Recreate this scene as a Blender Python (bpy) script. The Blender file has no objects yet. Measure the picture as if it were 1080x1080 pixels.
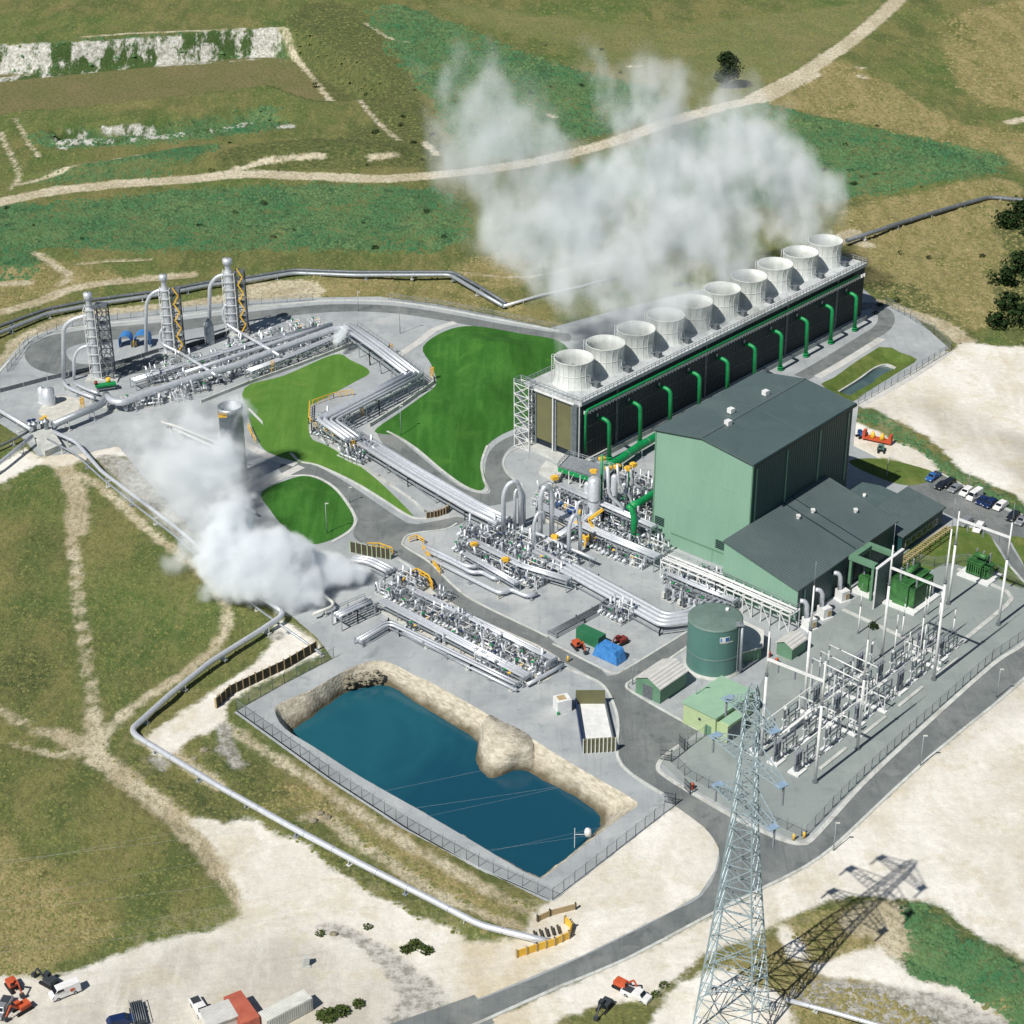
import bpy, math, random
import numpy as np
from mathutils import Vector, Matrix
from mathutils import noise as mnoise
from mathutils.geometry import tessellate_polygon, delaunay_2d_cdt
random.seed(7); rng = np.random.default_rng(7)
scn = bpy.context.scene
COL = scn.collection
# ------------------------------------------------------------------ camera model
FOC, PIT, ROL, HC = 2000.0, math.radians(28.6), math.radians(-0.35), 215.0
cp, sp = math.cos(PIT), math.sin(PIT)
RX, UX, BX = Vector((1, 0, 0)), Vector((0, sp, cp)), Vector((0, -cp, sp))
cr, sr = math.cos(ROL), math.sin(ROL)
def ray(px, py):
    x, y = px - 540, 540 - py
    x, y = cr * x - sr * y, sr * x + cr * y
    return RX * (x / FOC) + UX * (y / FOC) - BX
def G(px, py, z=0.0):
    """where the sight line through that spot of the photo meets the level z"""
    d = ray(px, py); t = (z - HC) / d.z
    return Vector((d.x * t, d.y * t, z))
def GY(px, py, Y):
    d = ray(px, py); t = Y / d.y
    return Vector((d.x * t, Y, HC + d.z * t))
def V(*a): return Vector(a)
TH = math.radians(42.0)
UL = Vector((math.sin(TH), math.cos(TH), 0))      # long axis of the plant
UW = Vector((math.cos(TH), -math.sin(TH), 0))     # across, towards the switchyard
cam = bpy.data.cameras.new('camera'); cam.sensor_width = 36; cam.lens = 36 * FOC / 1080
cam.clip_start = 1; cam.clip_end = 20000
co = bpy.data.objects.new('camera', cam); COL.objects.link(co)
cx = RX * cr + UX * sr; cy = -RX * sr + UX * cr
M4 = Matrix((cx, cy, BX)).transposed().to_4x4(); M4.translation = Vector((0, 0, HC)); co.matrix_world = M4
scn.camera = co
# ------------------------------------------------------------------ light
SUN_AZ, SUN_EL = math.radians(43 + 180), math.radians(50)
w = bpy.data.worlds.new('World'); scn.world = w; w.use_nodes = True
nt = w.node_tree; bg = nt.nodes['Background']
sky = nt.nodes.new('ShaderNodeTexSky'); sky.sky_type = 'NISHITA'; sky.sun_disc = False
sky.sun_elevation = SUN_EL; sky.sun_rotation = SUN_AZ; sky.altitude = 300; sky.dust_density = 0.6
nt.links.new(sky.outputs[0], bg.inputs[0]); bg.inputs[1].default_value = 0.05
sl = bpy.data.lights.new('sun', 'SUN'); sl.energy = 4.9; sl.angle = math.radians(0.5); sl.color = (1, 0.95, 0.87)
so = bpy.data.objects.new('sun', sl); COL.objects.link(so)
sd = Vector((math.sin(SUN_AZ) * math.cos(SUN_EL), math.cos(SUN_AZ) * math.cos(SUN_EL), math.sin(SUN_EL)))
so.rotation_euler = sd.to_track_quat('Z', 'Y').to_euler(); so.location = (0, 200, 300)
scn.view_settings.view_transform = 'Standard'; scn.view_settings.look = 'None'
scn.view_settings.exposure = 0.0; scn.view_settings.gamma = 1
scn.render.engine = 'CYCLES'
cy_ = scn.cycles
cy_.max_bounces = 9; cy_.diffuse_bounces = 3; cy_.glossy_bounces = 3; cy_.volume_bounces = 8; cy_.transparent_max_bounces = 12
cy_.use_denoising = True; cy_.volume_step_rate = 1.0; cy_.volume_max_steps = 256
# ------------------------------------------------------------------ mesh builder
def perp(d):
    a = Vector((0, 0, 1)) if abs(d.z) < 0.9 else Vector((1, 0, 0))
    x = d.cross(a).normalized(); return x, x.cross(d).normalized()
class MB:
    def __init__(s): s.v = []; s.f = []; s.s = []
    def add(s, vs, fs, sm=False):
        n = len(s.v); s.v += [tuple(p) for p in vs]
        s.f += [[i + n for i in f] for f in fs]; s.s += [sm] * len(fs); return s
    def obox(s, c, a, b, h):
        c, a, b, h = Vector(c), Vector(a), Vector(b), Vector(h)
        vs = [c + a * i + b * j + h * k for k in (-1, 1) for j in (-1, 1) for i in (-1, 1)]
        return s.add(vs, [(0, 2, 3, 1), (4, 5, 7, 6), (0, 1, 5, 4), (2, 6, 7, 3), (0, 4, 6, 2), (1, 3, 7, 5)])
    def box(s, c, size, rz=0.0):
        ca, sa = math.cos(rz), math.sin(rz); x, y, z = size
        return s.obox(c, (ca * x / 2, sa * x / 2, 0), (-sa * y / 2, ca * y / 2, 0), (0, 0, z / 2))
    def fbox(s, o, u, wv, u0, u1, w0, w1, z0, z1):
        c = o + u * ((u0 + u1) / 2) + wv * ((w0 + w1) / 2); c = Vector((c.x, c.y, (z0 + z1) / 2))
        return s.obox(c, u * ((u1 - u0) / 2), wv * ((w1 - w0) / 2), (0, 0, (z1 - z0) / 2))
    def beam(s, p, q, wd, h=None):
        p, q = Vector(p), Vector(q); d = (q - p); L = d.length
        if L < 1e-5: return s
        d /= L; x, y = perp(d)
        return s.obox((p + q) / 2, d * (L / 2), x * (wd / 2), y * ((h or wd) / 2))
    def cyl(s, p, q, r, r2=None, seg=12, caps=True, sm=True):
        p, q = Vector(p), Vector(q); r2 = r if r2 is None else r2
        x, y = perp((q - p).normalized())
        vs = []
        for c, rr in ((p, r), (q, r2)):
            for i in range(seg):
                a = 2 * math.pi * i / seg; vs.append(c + x * (rr * math.cos(a)) + y * (rr * math.sin(a)))
        s.add(vs, [(i, (i + 1) % seg, seg + (i + 1) % seg, seg + i) for i in range(seg)], sm)
        if caps: s.add(vs, [tuple(range(seg))[::-1], tuple(range(seg, 2 * seg))])
        return s
    def tube(s, pts, r, seg=8, bend=0.0, closed_caps=True):
        P = [Vector(p) for p in pts]
        if bend > 0 and len(P) > 2:
            Q = [P[0]]
            for i in range(1, len(P) - 1):
                a, b, c = P[i - 1], P[i], P[i + 1]
                la, lc = (a - b).length, (c - b).length
                t = min(bend, la * 0.48, lc * 0.48)
                p0 = b + (a - b) * (t / la); p1 = b + (c - b) * (t / lc)
                for k in range(5):
                    u = k / 4; Q.append(p0 * (1 - u) ** 2 + b * (2 * u * (1 - u)) + p1 * u * u)
            Q.append(P[-1]); P = Q
        n = len(P); vs = []; px_ = None
        for i in range(n):
            d = (P[min(i + 1, n - 1)] - P[max(i - 1, 0)]).normalized()
            if px_ is None: x, y = perp(d)
            else:
                x = (px_ - d * px_.dot(d)).normalized(); y = x.cross(d).normalized()
            px_ = x
            for k in range(seg):
                a = 2 * math.pi * k / seg; vs.append(P[i] + x * (r * math.cos(a)) + y * (r * math.sin(a)))
        fs = [(i * seg + k, i * seg + (k + 1) % seg, (i + 1) * seg + (k + 1) % seg, (i + 1) * seg + k) for i in range(n - 1) for k in range(seg)]
        s.add(vs, fs, True)
        s.add(vs, [tuple(range(seg)), tuple(range((n - 1) * seg, n * seg))])
        return s
    def lathe(s, c, prof, seg=32, sm=True):
        c = Vector(c); vs = []
        for r, z in prof:
            for i in range(seg):
                a = 2 * math.pi * i / seg; vs.append(c + Vector((r * math.cos(a), r * math.sin(a), z)))
        return s.add(vs, [(j * seg + i, j * seg + (i + 1) % seg, (j + 1) * seg + (i + 1) % seg, (j + 1) * seg + i) for j in range(len(prof) - 1) for i in range(seg)], sm)
    def prism(s, poly, z0, z1, bottom=True):
        P = [Vector((p[0], p[1], 0)) for p in poly]; n = len(P)
        tri = tessellate_polygon([P])
        s.add([(p.x, p.y, z1) for p in P], [list(t) for t in tri])
        if bottom: s.add([(p.x, p.y, z0) for p in P], [list(t)[::-1] for t in tri])
        s.add([(p.x, p.y, z0) for p in P] + [(p.x, p.y, z1) for p in P], [(i, (i + 1) % n, n + (i + 1) % n, n + i) for i in range(n)])
        return s
    def build(s, name, m, parent=None, kind=None, label=None):
        off = Vector((0, 0, 0)); p = parent
        while p is not None: off += p.location; p = p.parent
        me = bpy.data.meshes.new(name)
        me.from_pydata([(a - off.x, b - off.y, c - off.z) for a, b, c in s.v], [], s.f)
        me.polygons.foreach_set('use_smooth', s.s); me.materials.append(m)
        import bmesh
        bm = bmesh.new(); bm.from_mesh(me); bmesh.ops.remove_doubles(bm, verts=bm.verts, dist=1e-4)
        bmesh.ops.recalc_face_normals(bm, faces=bm.faces); bm.to_mesh(me); bm.free(); me.update()
        o = bpy.data.objects.new(name, me); COL.objects.link(o)
        if parent is not None: o.parent = parent
        if kind: o['kind'] = kind
        if label: o['label'] = label
        return o
def thing(name, label, cat, loc=(0, 0, 0), group=None, kind=None):
    o = bpy.data.objects.new(name, None); COL.objects.link(o); o.location = loc; o.empty_display_size = 0.5
    o['label'] = label; o['category'] = cat
    if group: o['group'] = group
    if kind: o['kind'] = kind
    return o
def tag(o, label, cat, group=None, kind=None):
    o['label'] = label; o['category'] = cat
    if group: o['group'] = group
    if kind: o['kind'] = kind
    return o
def dup(root, loc, rz=0.0, label=None, group=None, sc=None):
    r = root.copy(); COL.objects.link(r); r.location = loc; r.rotation_euler = (0, 0, rz)
    if sc: r.scale = sc
    if label: r['label'] = label
    if group: r['group'] = group
    for ch in list(root.children):
        c = ch.copy(); COL.objects.link(c); c.parent = r
        for g in ch.children:
            d = g.copy(); COL.objects.link(d); d.parent = c
    return r
# ------------------------------------------------------------------ materials
def lin(r, g, b):
    f = lambda c: (c / 255 / 12.92) if c / 255 <= 0.04045 else ((c / 255 + 0.055) / 1.055) ** 2.4
    return (f(r), f(g), f(b), 1)
def mat(name, c, rough=0.6, metal=0.0, c2=None, scale=0.5, amt=0.5, bump=0.0, bscale=8.0, rib=None, spec=0.5, stretch=(1, 1, 1), world=True):
    """c, c2: linear colours mixed by noise; rib=(direction vector, spacing m, depth)"""
    m = bpy.data.materials.new(name); m.use_nodes = True; n = m.node_tree; b = n.nodes['Principled BSDF']
    b.inputs['Roughness'].default_value = rough; b.inputs['Metallic'].default_value = metal
    b.inputs['Specular IOR Level'].default_value = spec
    c = tuple(c[:3]) + (1,)
    geo = n.nodes.new('ShaderNodeNewGeometry') if world else n.nodes.new('ShaderNodeTexCoord')
    pos = geo.outputs['Position'] if world else geo.outputs['Object']
    if c2 is None: c2 = tuple(x * 0.8 for x in c[:3])
    mp = n.nodes.new('ShaderNodeMapping'); mp.inputs['Scale'].default_value = stretch; n.links.new(pos, mp.inputs[0])
    nz = n.nodes.new('ShaderNodeTexNoise'); nz.inputs['Scale'].default_value = scale; nz.inputs['Detail'].default_value = 8; nz.inputs['Roughness'].default_value = 0.65
    n.links.new(mp.outputs[0], nz.inputs[0])
    mr = n.nodes.new('ShaderNodeMapRange'); mr.inputs[1].default_value = 0.35; mr.inputs[2].default_value = 0.68
    mr.inputs[3].default_value = 0; mr.inputs[4].default_value = amt * 2 if amt <= 0.5 else 1
    n.links.new(nz.outputs[0], mr.inputs[0])
    mx = n.nodes.new('ShaderNodeMix'); mx.data_type = 'RGBA'; mx.inputs[6].default_value = c; mx.inputs[7].default_value = tuple(c2[:3]) + (1,)
    n.links.new(mr.outputs[0], mx.inputs[0]); n.links.new(mx.outputs[2], b.inputs['Base Color'])
    last = None
    if rib:
        dr, spc, dep = rib
        dt = n.nodes.new('ShaderNodeVectorMath'); dt.operation = 'DOT_PRODUCT'; dt.inputs[1].default_value = dr
        n.links.new(pos, dt.inputs[0])
        ml = n.nodes.new('ShaderNodeMath'); ml.operation = 'MULTIPLY'; ml.inputs[1].default_value = 2 * math.pi / spc; n.links.new(dt.outputs['Value'], ml.inputs[0])
        sn = n.nodes.new('ShaderNodeMath'); sn.operation = 'SINE'; n.links.new(ml.outputs[0], sn.inputs[0])
        bp = n.nodes.new('ShaderNodeBump'); bp.inputs['Strength'].default_value = 0.6; bp.inputs['Distance'].default_value = dep
        n.links.new(sn.outputs[0], bp.inputs['Height']); last = bp
    if bump > 0:
        n2 = n.nodes.new('ShaderNodeTexNoise'); n2.inputs['Scale'].default_value = bscale; n2.inputs['Detail'].default_value = 6
        n.links.new(pos, n2.inputs[0])
        bp = n.nodes.new('ShaderNodeBump'); bp.inputs['Strength'].default_value = min(1, bump); bp.inputs['Distance'].default_value = 0.3
        n.links.new(n2.outputs[0], bp.inputs['Height'])
        if last: n.links.new(last.outputs[0], bp.inputs['Normal'])
        last = bp
    if last: n.links.new(last.outputs[0], b.inputs['Normal'])
    return m
M = {}
M['gravel'] = mat('gravel', lin(170, 176, 179), 0.95, c2=lin(146, 152, 156), scale=0.09, amt=0.5, bump=0.15, bscale=5)
M['gravel_dark'] = mat('switchyard_gravel', lin(145, 154, 152), 0.95, c2=lin(132, 142, 141), scale=0.1, bump=0.15, bscale=5)
M['asphalt'] = mat('asphalt', lin(124, 130, 130), 0.9, c2=lin(98, 104, 105), scale=0.22, bump=0.08, bscale=6, stretch=(1, .5, 1))
M['kerb'] = mat('concrete_kerb', lin(208, 212, 208), 0.85, c2=lin(180, 184, 180), scale=0.4)
M['concrete'] = mat('concrete', lin(205, 208, 204), 0.85, c2=lin(172, 176, 172), scale=0.3)
M['pale_path'] = mat('pale_path', lin(206, 206, 202), 0.9, c2=lin(185, 186, 184), scale=0.3)
M['lawn'] = mat('lawn', lin(70, 120, 52), 0.95, c2=lin(52, 98, 38), scale=0.12, amt=0.5, bump=0.5, bscale=2.5, stretch=(1, .35, 1), spec=.1)
M['lawn_light'] = mat('lawn_light', lin(100, 138, 62), 0.95, c2=lin(78, 120, 52), scale=0.08, amt=0.5, bump=0.5, bscale=2.5, spec=.1)
M['lawn_dry'] = mat('rough_grass', lin(108, 122, 66), 0.95, c2=lin(70, 100, 44), scale=0.25, amt=0.5, bump=0.6, bscale=2, spec=.1)
M['alu'] = mat('aluminium_cladding', lin(226, 230, 236), 0.38, 0.45, c2=lin(204, 210, 218), scale=1.2)
M['steel'] = mat('galvanised_steel', lin(180, 188, 194), 0.5, 0.5, c2=lin(150, 158, 165), scale=1.5)
M['greysteel'] = mat('grey_steel', lin(120, 128, 134), 0.55, 0.3, c2=lin(95, 102, 108), scale=1.5)
M['darksteel'] = mat('dark_steel', lin(70, 76, 82), 0.6, 0.3)
M['white'] = mat('white_paint', lin(232, 234, 234), 0.5, c2=lin(210, 212, 212), scale=0.8)
M['offwhite'] = mat('offwhite_panel', lin(214, 216, 210), 0.6, c2=lin(190, 192, 186), scale=0.5)
M['yellow'] = mat('yellow_paint', lin(240, 196, 70), 0.5, c2=lin(222, 170, 50))
M['orange'] = mat('orange_paint', lin(206, 92, 54), 0.6, c2=lin(170, 76, 46))
M['red'] = mat('red_paint', lin(128, 50, 44), 0.6)
M['rust'] = mat('rust_red_paint', lin(190, 106, 84), 0.7, c2=lin(168, 88, 70))
M['blue'] = mat('blue_paint', lin(50, 105, 170), 0.5, c2=lin(38, 84, 146))
M['darkblue'] = mat('dark_blue_paint', lin(28, 48, 92), 0.35)
M['tarp'] = mat('blue_tarpaulin', lin(70, 140, 205), 0.5, c2=lin(50, 112, 180), scale=1.0, bump=0.7, bscale=1.2)
M['pipegreen'] = mat('green_pipe_paint', lin(20, 150, 84), 0.45, c2=lin(14, 126, 70))
M['black'] = mat('black_rubber', lin(28, 30, 34), 0.8)
M['glass'] = mat('dark_glass', lin(30, 40, 50), 0.08, c2=lin(24, 32, 42))
M['ceramic'] = mat('grey_insulator', lin(150, 158, 166), 0.3, c2=lin(120, 126, 134), scale=3)
M['brownins'] = mat('brown_insulator', lin(90, 66, 56), 0.3)
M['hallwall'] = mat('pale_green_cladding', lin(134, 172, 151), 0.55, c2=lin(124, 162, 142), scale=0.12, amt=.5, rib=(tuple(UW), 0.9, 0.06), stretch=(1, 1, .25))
M['hallshade'] = mat('shaded_green_cladding', lin(34, 74, 76), 0.5, c2=lin(28, 64, 68), scale=0.1, rib=(tuple(UL), 0.9, 0.05), stretch=(1, 1, .25))  # hall green darkened: shade on the sides away from the sun, put into the colour
M['roof'] = mat('grey_green_roof', lin(82, 99, 100), 0.55, c2=lin(72, 90, 92), scale=0.06, rib=(tuple(UL), 0.8, 0.05), stretch=(.4, 1, 1))
M['roof2'] = mat('light_grey_roof', lin(90, 104, 105), 0.55, c2=lin(80, 95, 97), scale=0.06, rib=(tuple(UL), 0.8, 0.05))
M['gutter'] = mat('dark_green_trim', lin(28, 52, 54), 0.5)
M['translucent'] = mat('translucent_strip', lin(120, 160, 140), 0.4)
M['navy'] = mat('navy_corrugated', lin(22, 38, 50), 0.6, c2=lin(16, 30, 42), scale=0.15, rib=(tuple(UL), 1.2, 0.08), stretch=(1, 1, .3))
M['tan'] = mat('olive_fill_panel', lin(112, 112, 78), 0.8, c2=lin(98, 98, 70), scale=0.2)
M['fibre'] = mat('white_fibreglass', lin(226, 230, 228), 0.55, c2=lin(190, 196, 192), scale=0.35, amt=.5, stretch=(1, 1, .15))
M['deck'] = mat('fan_deck', lin(200, 206, 208), 0.8, c2=lin(172, 178, 182), scale=0.3)
M['tankgreen'] = mat('tank_green', lin(86, 128, 120), 0.5, c2=lin(76, 116, 110), scale=0.3, stretch=(1, 1, .2))
M['tankroof'] = mat('tank_roof', lin(112, 136, 128), 0.6, c2=lin(98, 120, 114), scale=0.3)
M['shedgreen'] = mat('shed_green', lin(104, 144, 118), 0.6)
M['controlwall'] = mat('control_wall', lin(178, 196, 152), 0.6, c2=lin(168, 188, 144))
M['controlroof'] = mat('control_roof', lin(150, 185, 158), 0.6, c2=lin(140, 175, 150))
M['ribwhite'] = mat('ribbed_white_roof', lin(214, 214, 210), 0.5, rib=(tuple(UW), 0.7, 0.12))
M['trafogreen'] = mat('transformer_green', lin(74, 132, 72), 0.5, c2=lin(40, 84, 46))
M['cargreen'] = mat('container_green', lin(50, 120, 84), 0.5)
M['silver'] = mat('silver_car_paint', lin(180, 184, 188), 0.3, 0.5)
M['carwhite'] = mat('white_car_paint', lin(238, 238, 238), 0.3)
M['darkcar'] = mat('dark_car_paint', lin(38, 44, 52), 0.3)
M['blueplate'] = mat('pale_blue_plate', lin(142, 168, 194), 0.5)
M['pylon'] = mat('pale_pylon_steel', lin(176, 194, 202), 0.55, 0.25, c2=lin(150, 170, 180), scale=2)
M['cream'] = mat('pale_gravel', lin(208, 206, 196), 0.95, c2=lin(176, 176, 170), scale=0.5, bump=.3, bscale=3)
M['bark'] = mat('bark', lin(90, 76, 60), 0.9)
M['wood'] = mat('timber', lin(180, 160, 122), 0.8)
M['retain'] = mat('dark_timber_wall', lin(78, 72, 62), 0.9)
# ------------------------------------------------------------------ outlines helpers
def spline(pts, n=4, closed=False):
    P = [Vector((p[0], p[1])) for p in pts]; out = []; m = len(P)
    for i in range(m if closed else m - 1):
        if closed: a, b, c, d = P[(i - 1) % m], P[i], P[(i + 1) % m], P[(i + 2) % m]
        else: a, b, c, d = P[max(i - 1, 0)], P[i], P[i + 1], P[min(i + 2, m - 1)]
        for k in range(n):
            t = k / n
            out.append(0.5 * ((2 * b) + (c - a) * t + (2 * a - 5 * b + 4 * c - d) * t * t + (3 * b - a - 3 * c + d) * t ** 3))
    if not closed: out.append(P[-1])
    return [(p.x, p.y) for p in out]
def gp(pts, z=0.0, sp_=0, closed=True):
    """photo outline -> ground outline"""
    q = [G(x, y, z) for x, y in pts]; q = [(p.x, p.y) for p in q]
    if sp_: q = spline(q, sp_, closed)
    return q
def poly_sd(X, Y, poly, lim=14.0):
    """signed distance, positive inside"""
    P = np.array(poly); out = np.full(X.shape, -lim)
    m = (X > P[:, 0].min() - lim) & (X < P[:, 0].max() + lim) & (Y > P[:, 1].min() - lim) & (Y < P[:, 1].max() + lim)
    x, y = X[m], Y[m]
    if x.size == 0: return out
    d = np.full(x.shape, 1e9); ins = np.zeros(x.shape, bool); n = len(P)
    for i in range(n):
        a, b = P[i], P[(i + 1) % n]; e = b - a; L = e @ e + 1e-12
        t = np.clip(((x - a[0]) * e[0] + (y - a[1]) * e[1]) / L, 0, 1)
        d = np.minimum(d, (x - a[0] - t * e[0]) ** 2 + (y - a[1] - t * e[1]) ** 2)
        c = ((a[1] > y) != (b[1] > y))
        with np.errstate(divide='ignore', invalid='ignore'):
            xi = (b[0] - a[0]) * (y - a[1]) / (b[1] - a[1] + 1e-12) + a[0]
        ins ^= c & (x < xi)
    d = np.sqrt(d); out[m] = np.clip(np.where(ins, d, -d), -lim, lim); return out
def line_sd(X, Y, pts, wd, lim=14.0):
    P = np.array(pts); out = np.full(X.shape, -lim)
    m = (X > P[:, 0].min() - lim) & (X < P[:, 0].max() + lim) & (Y > P[:, 1].min() - lim) & (Y < P[:, 1].max() + lim)
    x, y = X[m], Y[m]
    if x.size == 0: return out
    d = np.full(x.shape, 1e9)
    for i in range(len(P) - 1):
        a, b = P[i], P[i + 1]; e = b - a; L = e @ e + 1e-12
        t = np.clip(((x - a[0]) * e[0] + (y - a[1]) * e[1]) / L, 0, 1)
        d = np.minimum(d, (x - a[0] - t * e[0]) ** 2 + (y - a[1] - t * e[1]) ** 2)
    out[m] = np.clip(wd / 2 - np.sqrt(d), -lim, lim); return out
def ss(x, a, b):
    t = np.clip((x - a) / (b - a), 0, 1); return t * t * (3 - 2 * t)
# ------------------------------------------------------------------ terrain zones (photo outlines)
YARD = [(0, 388), (27, 358), (70, 341), (110, 333), (180, 326), (250, 318), (330, 314), (400, 313), (460, 321), (520, 333), (580, 346),
        (640, 330), (800, 290), (905, 300), (925, 318), (962, 333), (1000, 367), (905, 428), (899, 470), (935, 488), (975, 498), (1010, 508), (1080, 545), (1130, 575), (1130, 672), (1080, 714), (981, 798), (904, 870),
        (848, 915), (800, 940), (743, 968), (700, 991), (660, 1012), (590, 1042), (507, 1079), (470, 1095), (380, 1095), (430, 1078), (515, 1050), (615, 1008), (710, 961), (738, 944),
        (755, 918), (760, 895), (745, 872), (712, 849), (583, 950), (505, 916), (430, 874), (347, 820), (250, 750), (300, 722), (352, 695), (335, 672),
        (300, 642), (262, 612), (205, 560), (150, 500), (125, 470), (88, 478), (40, 480), (25, 462), (0, 446)]
YARDG = gp(YARD)
PONDTOP = [(290, 750), (296, 741), (325, 729), (350, 715), (375, 702), (405, 697), (437, 712), (455, 720), (500, 745), (530, 762), (545, 768), (563, 780), (599, 803), (632, 822),
           (668, 843), (672, 850), (654, 863), (615, 893), (577, 923), (565, 925), (543, 914), (500, 888), (440, 853), (380, 819), (330, 787), (300, 768)]
PONDG = gp(PONDTOP, 0, 3)
SPOND_TOP = [(866, 405), (880, 398), (927, 366), (950, 372), (967, 379), (955, 388), (915, 413), (898, 424), (880, 415)]
PITZ = -11.0
FIELD = [(-40, 84), (60, 78), (200, 66), (290, 60), (330, 78), (390, 118), (345, 128), (300, 112), (280, 112), (200, 122), (100, 134), (20, 138), (-40, 150)]
Z = {}
Z['dirt'] = [('p', [(905, 426), (962, 392), (1005, 369), (1018, 361), (1059, 366), (1090, 367), (1160, 400), (1160, 570), (1100, 545), (1080, 531), (1071, 521), (1054, 515), (1032, 504), (1015, 497), (998, 480), (978, 461), (941, 442), (924, 431)]),
    ('l', [(924, 320), (962, 331), (994, 342), (1018, 361)], 6),
    ('p', [(896, 446), (920, 452), (945, 466), (968, 474), (990, 494), (975, 497), (935, 482), (897, 484)]),
    ('p', [(743, 968), (848, 914), (904, 869), (981, 797), (1080, 714), (1180, 640), (1220, 1080), (1080, 1012), (1052, 998), (1016, 979), (995, 957), (963, 950), (944, 950), (900, 945), (850, 960), (800, 985), (740, 1010), (690, 1050), (620, 1062), (560, 1095), (470, 1120), (507, 1079), (660, 1012)]),
    ('p', [(712, 848), (762, 872), (768, 920), (738, 946), (615, 1010), (515, 1052), (430, 1080), (400, 1200), (-100, 1200), (-40, 1040), (46, 1032), (83, 1023), (152, 998), (200, 985), (240, 975), (256, 962), (251, 935), (235, 908), (212, 880), (190, 862), (235, 868), (262, 864), (285, 876), (325, 892), (347, 912), (380, 935), (440, 965), (500, 992), (545, 990), (560, 965), (583, 947)]),
    ('l', [(60, 488), (80, 505), (75, 540), (76, 570), (79, 590)], 2.6), ('l', [(66, 490), (80, 520), (82, 560)], 5),
    ('l', [(76, 590), (80, 640), (88, 700), (94, 745), (98, 780)], 0.9), ('l', [(83, 590), (87, 640), (96, 700), (102, 745), (108, 780)], 0.9),
    ('l', [(98, 750), (100, 790)], 3.5),
    ('l', [(75, 497), (105, 512), (150, 553), (195, 590), (228, 618), (240, 650), (228, 680), (196, 708), (160, 732), (125, 758), (105, 785)], 2.4),
    ('l', [(-20, 738), (30, 762), (62, 775), (95, 790)], 1.0), ('l', [(-20, 744), (30, 768), (60, 781)], 0.8), ('l', [(-20, 775), (30, 790), (65, 798), (95, 805)], 1.0),
    ('l', [(60, 775), (100, 795), (140, 828), (180, 858), (220, 900), (260, 950)], 4.4),
    ('l', [(238, 766), (275, 790), (330, 824), (370, 852), (430, 890), (500, 930), (560, 962)], 2.2),
    ('l', [(322, 862), (345, 862), (375, 888), (405, 905), (455, 940), (530, 972), (580, 990)], 2.4),
    ('p', [(296, 652), (340, 684), (318, 700), (290, 713), (240, 742), (236, 765), (200, 780), (178, 800), (160, 792), (158, 775), (190, 752), (225, 728), (262, 704), (285, 680)]),
    ('l', [(150, 780), (190, 800), (232, 830)], 3),
    ('p', [(-40, 478), (0, 488), (28, 470), (40, 482), (90, 470), (125, 468), (140, 480), (110, 482), (85, 486), (70, 492), (40, 490), (20, 500), (-40, 520)]),
    ('l', [(-30, 336), (40, 318), (75, 305), (120, 298), (200, 291)], 5), ('l', [(20, 362), (60, 342), (110, 331), (200, 322), (262, 311)], 7),
    ('l', [(-30, 420), (0, 385), (25, 355)], 4),
    ('l', [(40, 268), (72, 290), (65, 300)], 3), ('l', [(80, 279), (160, 275)], 1.4), ('l', [(-20, 300), (30, 298)], 4),
    ('l', [(-40, 221), (0, 213), (50, 203), (110, 196), (200, 189), (260, 184), (340, 186), (410, 188), (480, 182), (560, 171), (640, 152), (700, 130), (760, 113), (800, 103), (850, 76), (900, 41), (945, 2), (970, -30)], 8),
    ('l', [(800, 104), (850, 78)], 12),
    ('l', [(300, 30), (320, 46), (340, 70), (358, 92)], 2.2), ('l', [(85, 39), (150, 34), (240, 31), (300, 29)], 2.0),
    ('l', [(385, 25), (410, 40), (430, 45)], 1.6), ('l', [(375, 100), (395, 125), (420, 148)], 1.8), ('l', [(448, 150), (460, 162)], 3), ('l', [(392, 170), (418, 166)], 3),
    ('l', [(0, 140), (12, 165), (20, 185), (10, 200)], 1.6), ('l', [(15, 125), (30, 150), (40, 165)], 1.3), ('l', [(20, 195), (80, 182), (150, 172)], 2), ('l', [(240, 182), (280, 174), (340, 170)], 3),
    ('l', [(890, 250), (915, 258)], 5), ('l', [(870, 262), (900, 245)], 6), ('l', [(1065, 128), (1085, 125)], 5), ('l', [(665, 70), (675, 70)], 3), ('l', [(578, 122), (585, 124)], 3), ('l', [(905, 71), (910, 72)], 2.5), ('l', [(906, 80), (912, 82)], 3),
    ('l', [(480, 286), (560, 292), (640, 275)], 1.2),
    ('l', [(1060, 470), (1085, 480)], 3)]
Z['rock'] = [('m', [(-40, 58, 0), (60, 50, 0), (140, 45, 0), (210, 40, 0), (279, 36, 0), (281, 55, -8), (225, 64, -10), (140, 70, -10), (60, 78, -10), (-40, 88, -10)]),
    ('m', [(292, 40, 0), (300, 38, 0), (312, 52, -6), (300, 56, -8)]),
    ('p', [(55, 139), (88, 135), (86, 150), (76, 158), (60, 157)]), ('p', [(92, 147), (140, 143), (142, 151), (95, 155)]), ('p', [(152, 147), (175, 136), (262, 124), (262, 134), (205, 142)]),
    ('l', [(298, 133), (307, 133)], 4), ('l', [(110, 133), (160, 129)], 3)]
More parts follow.
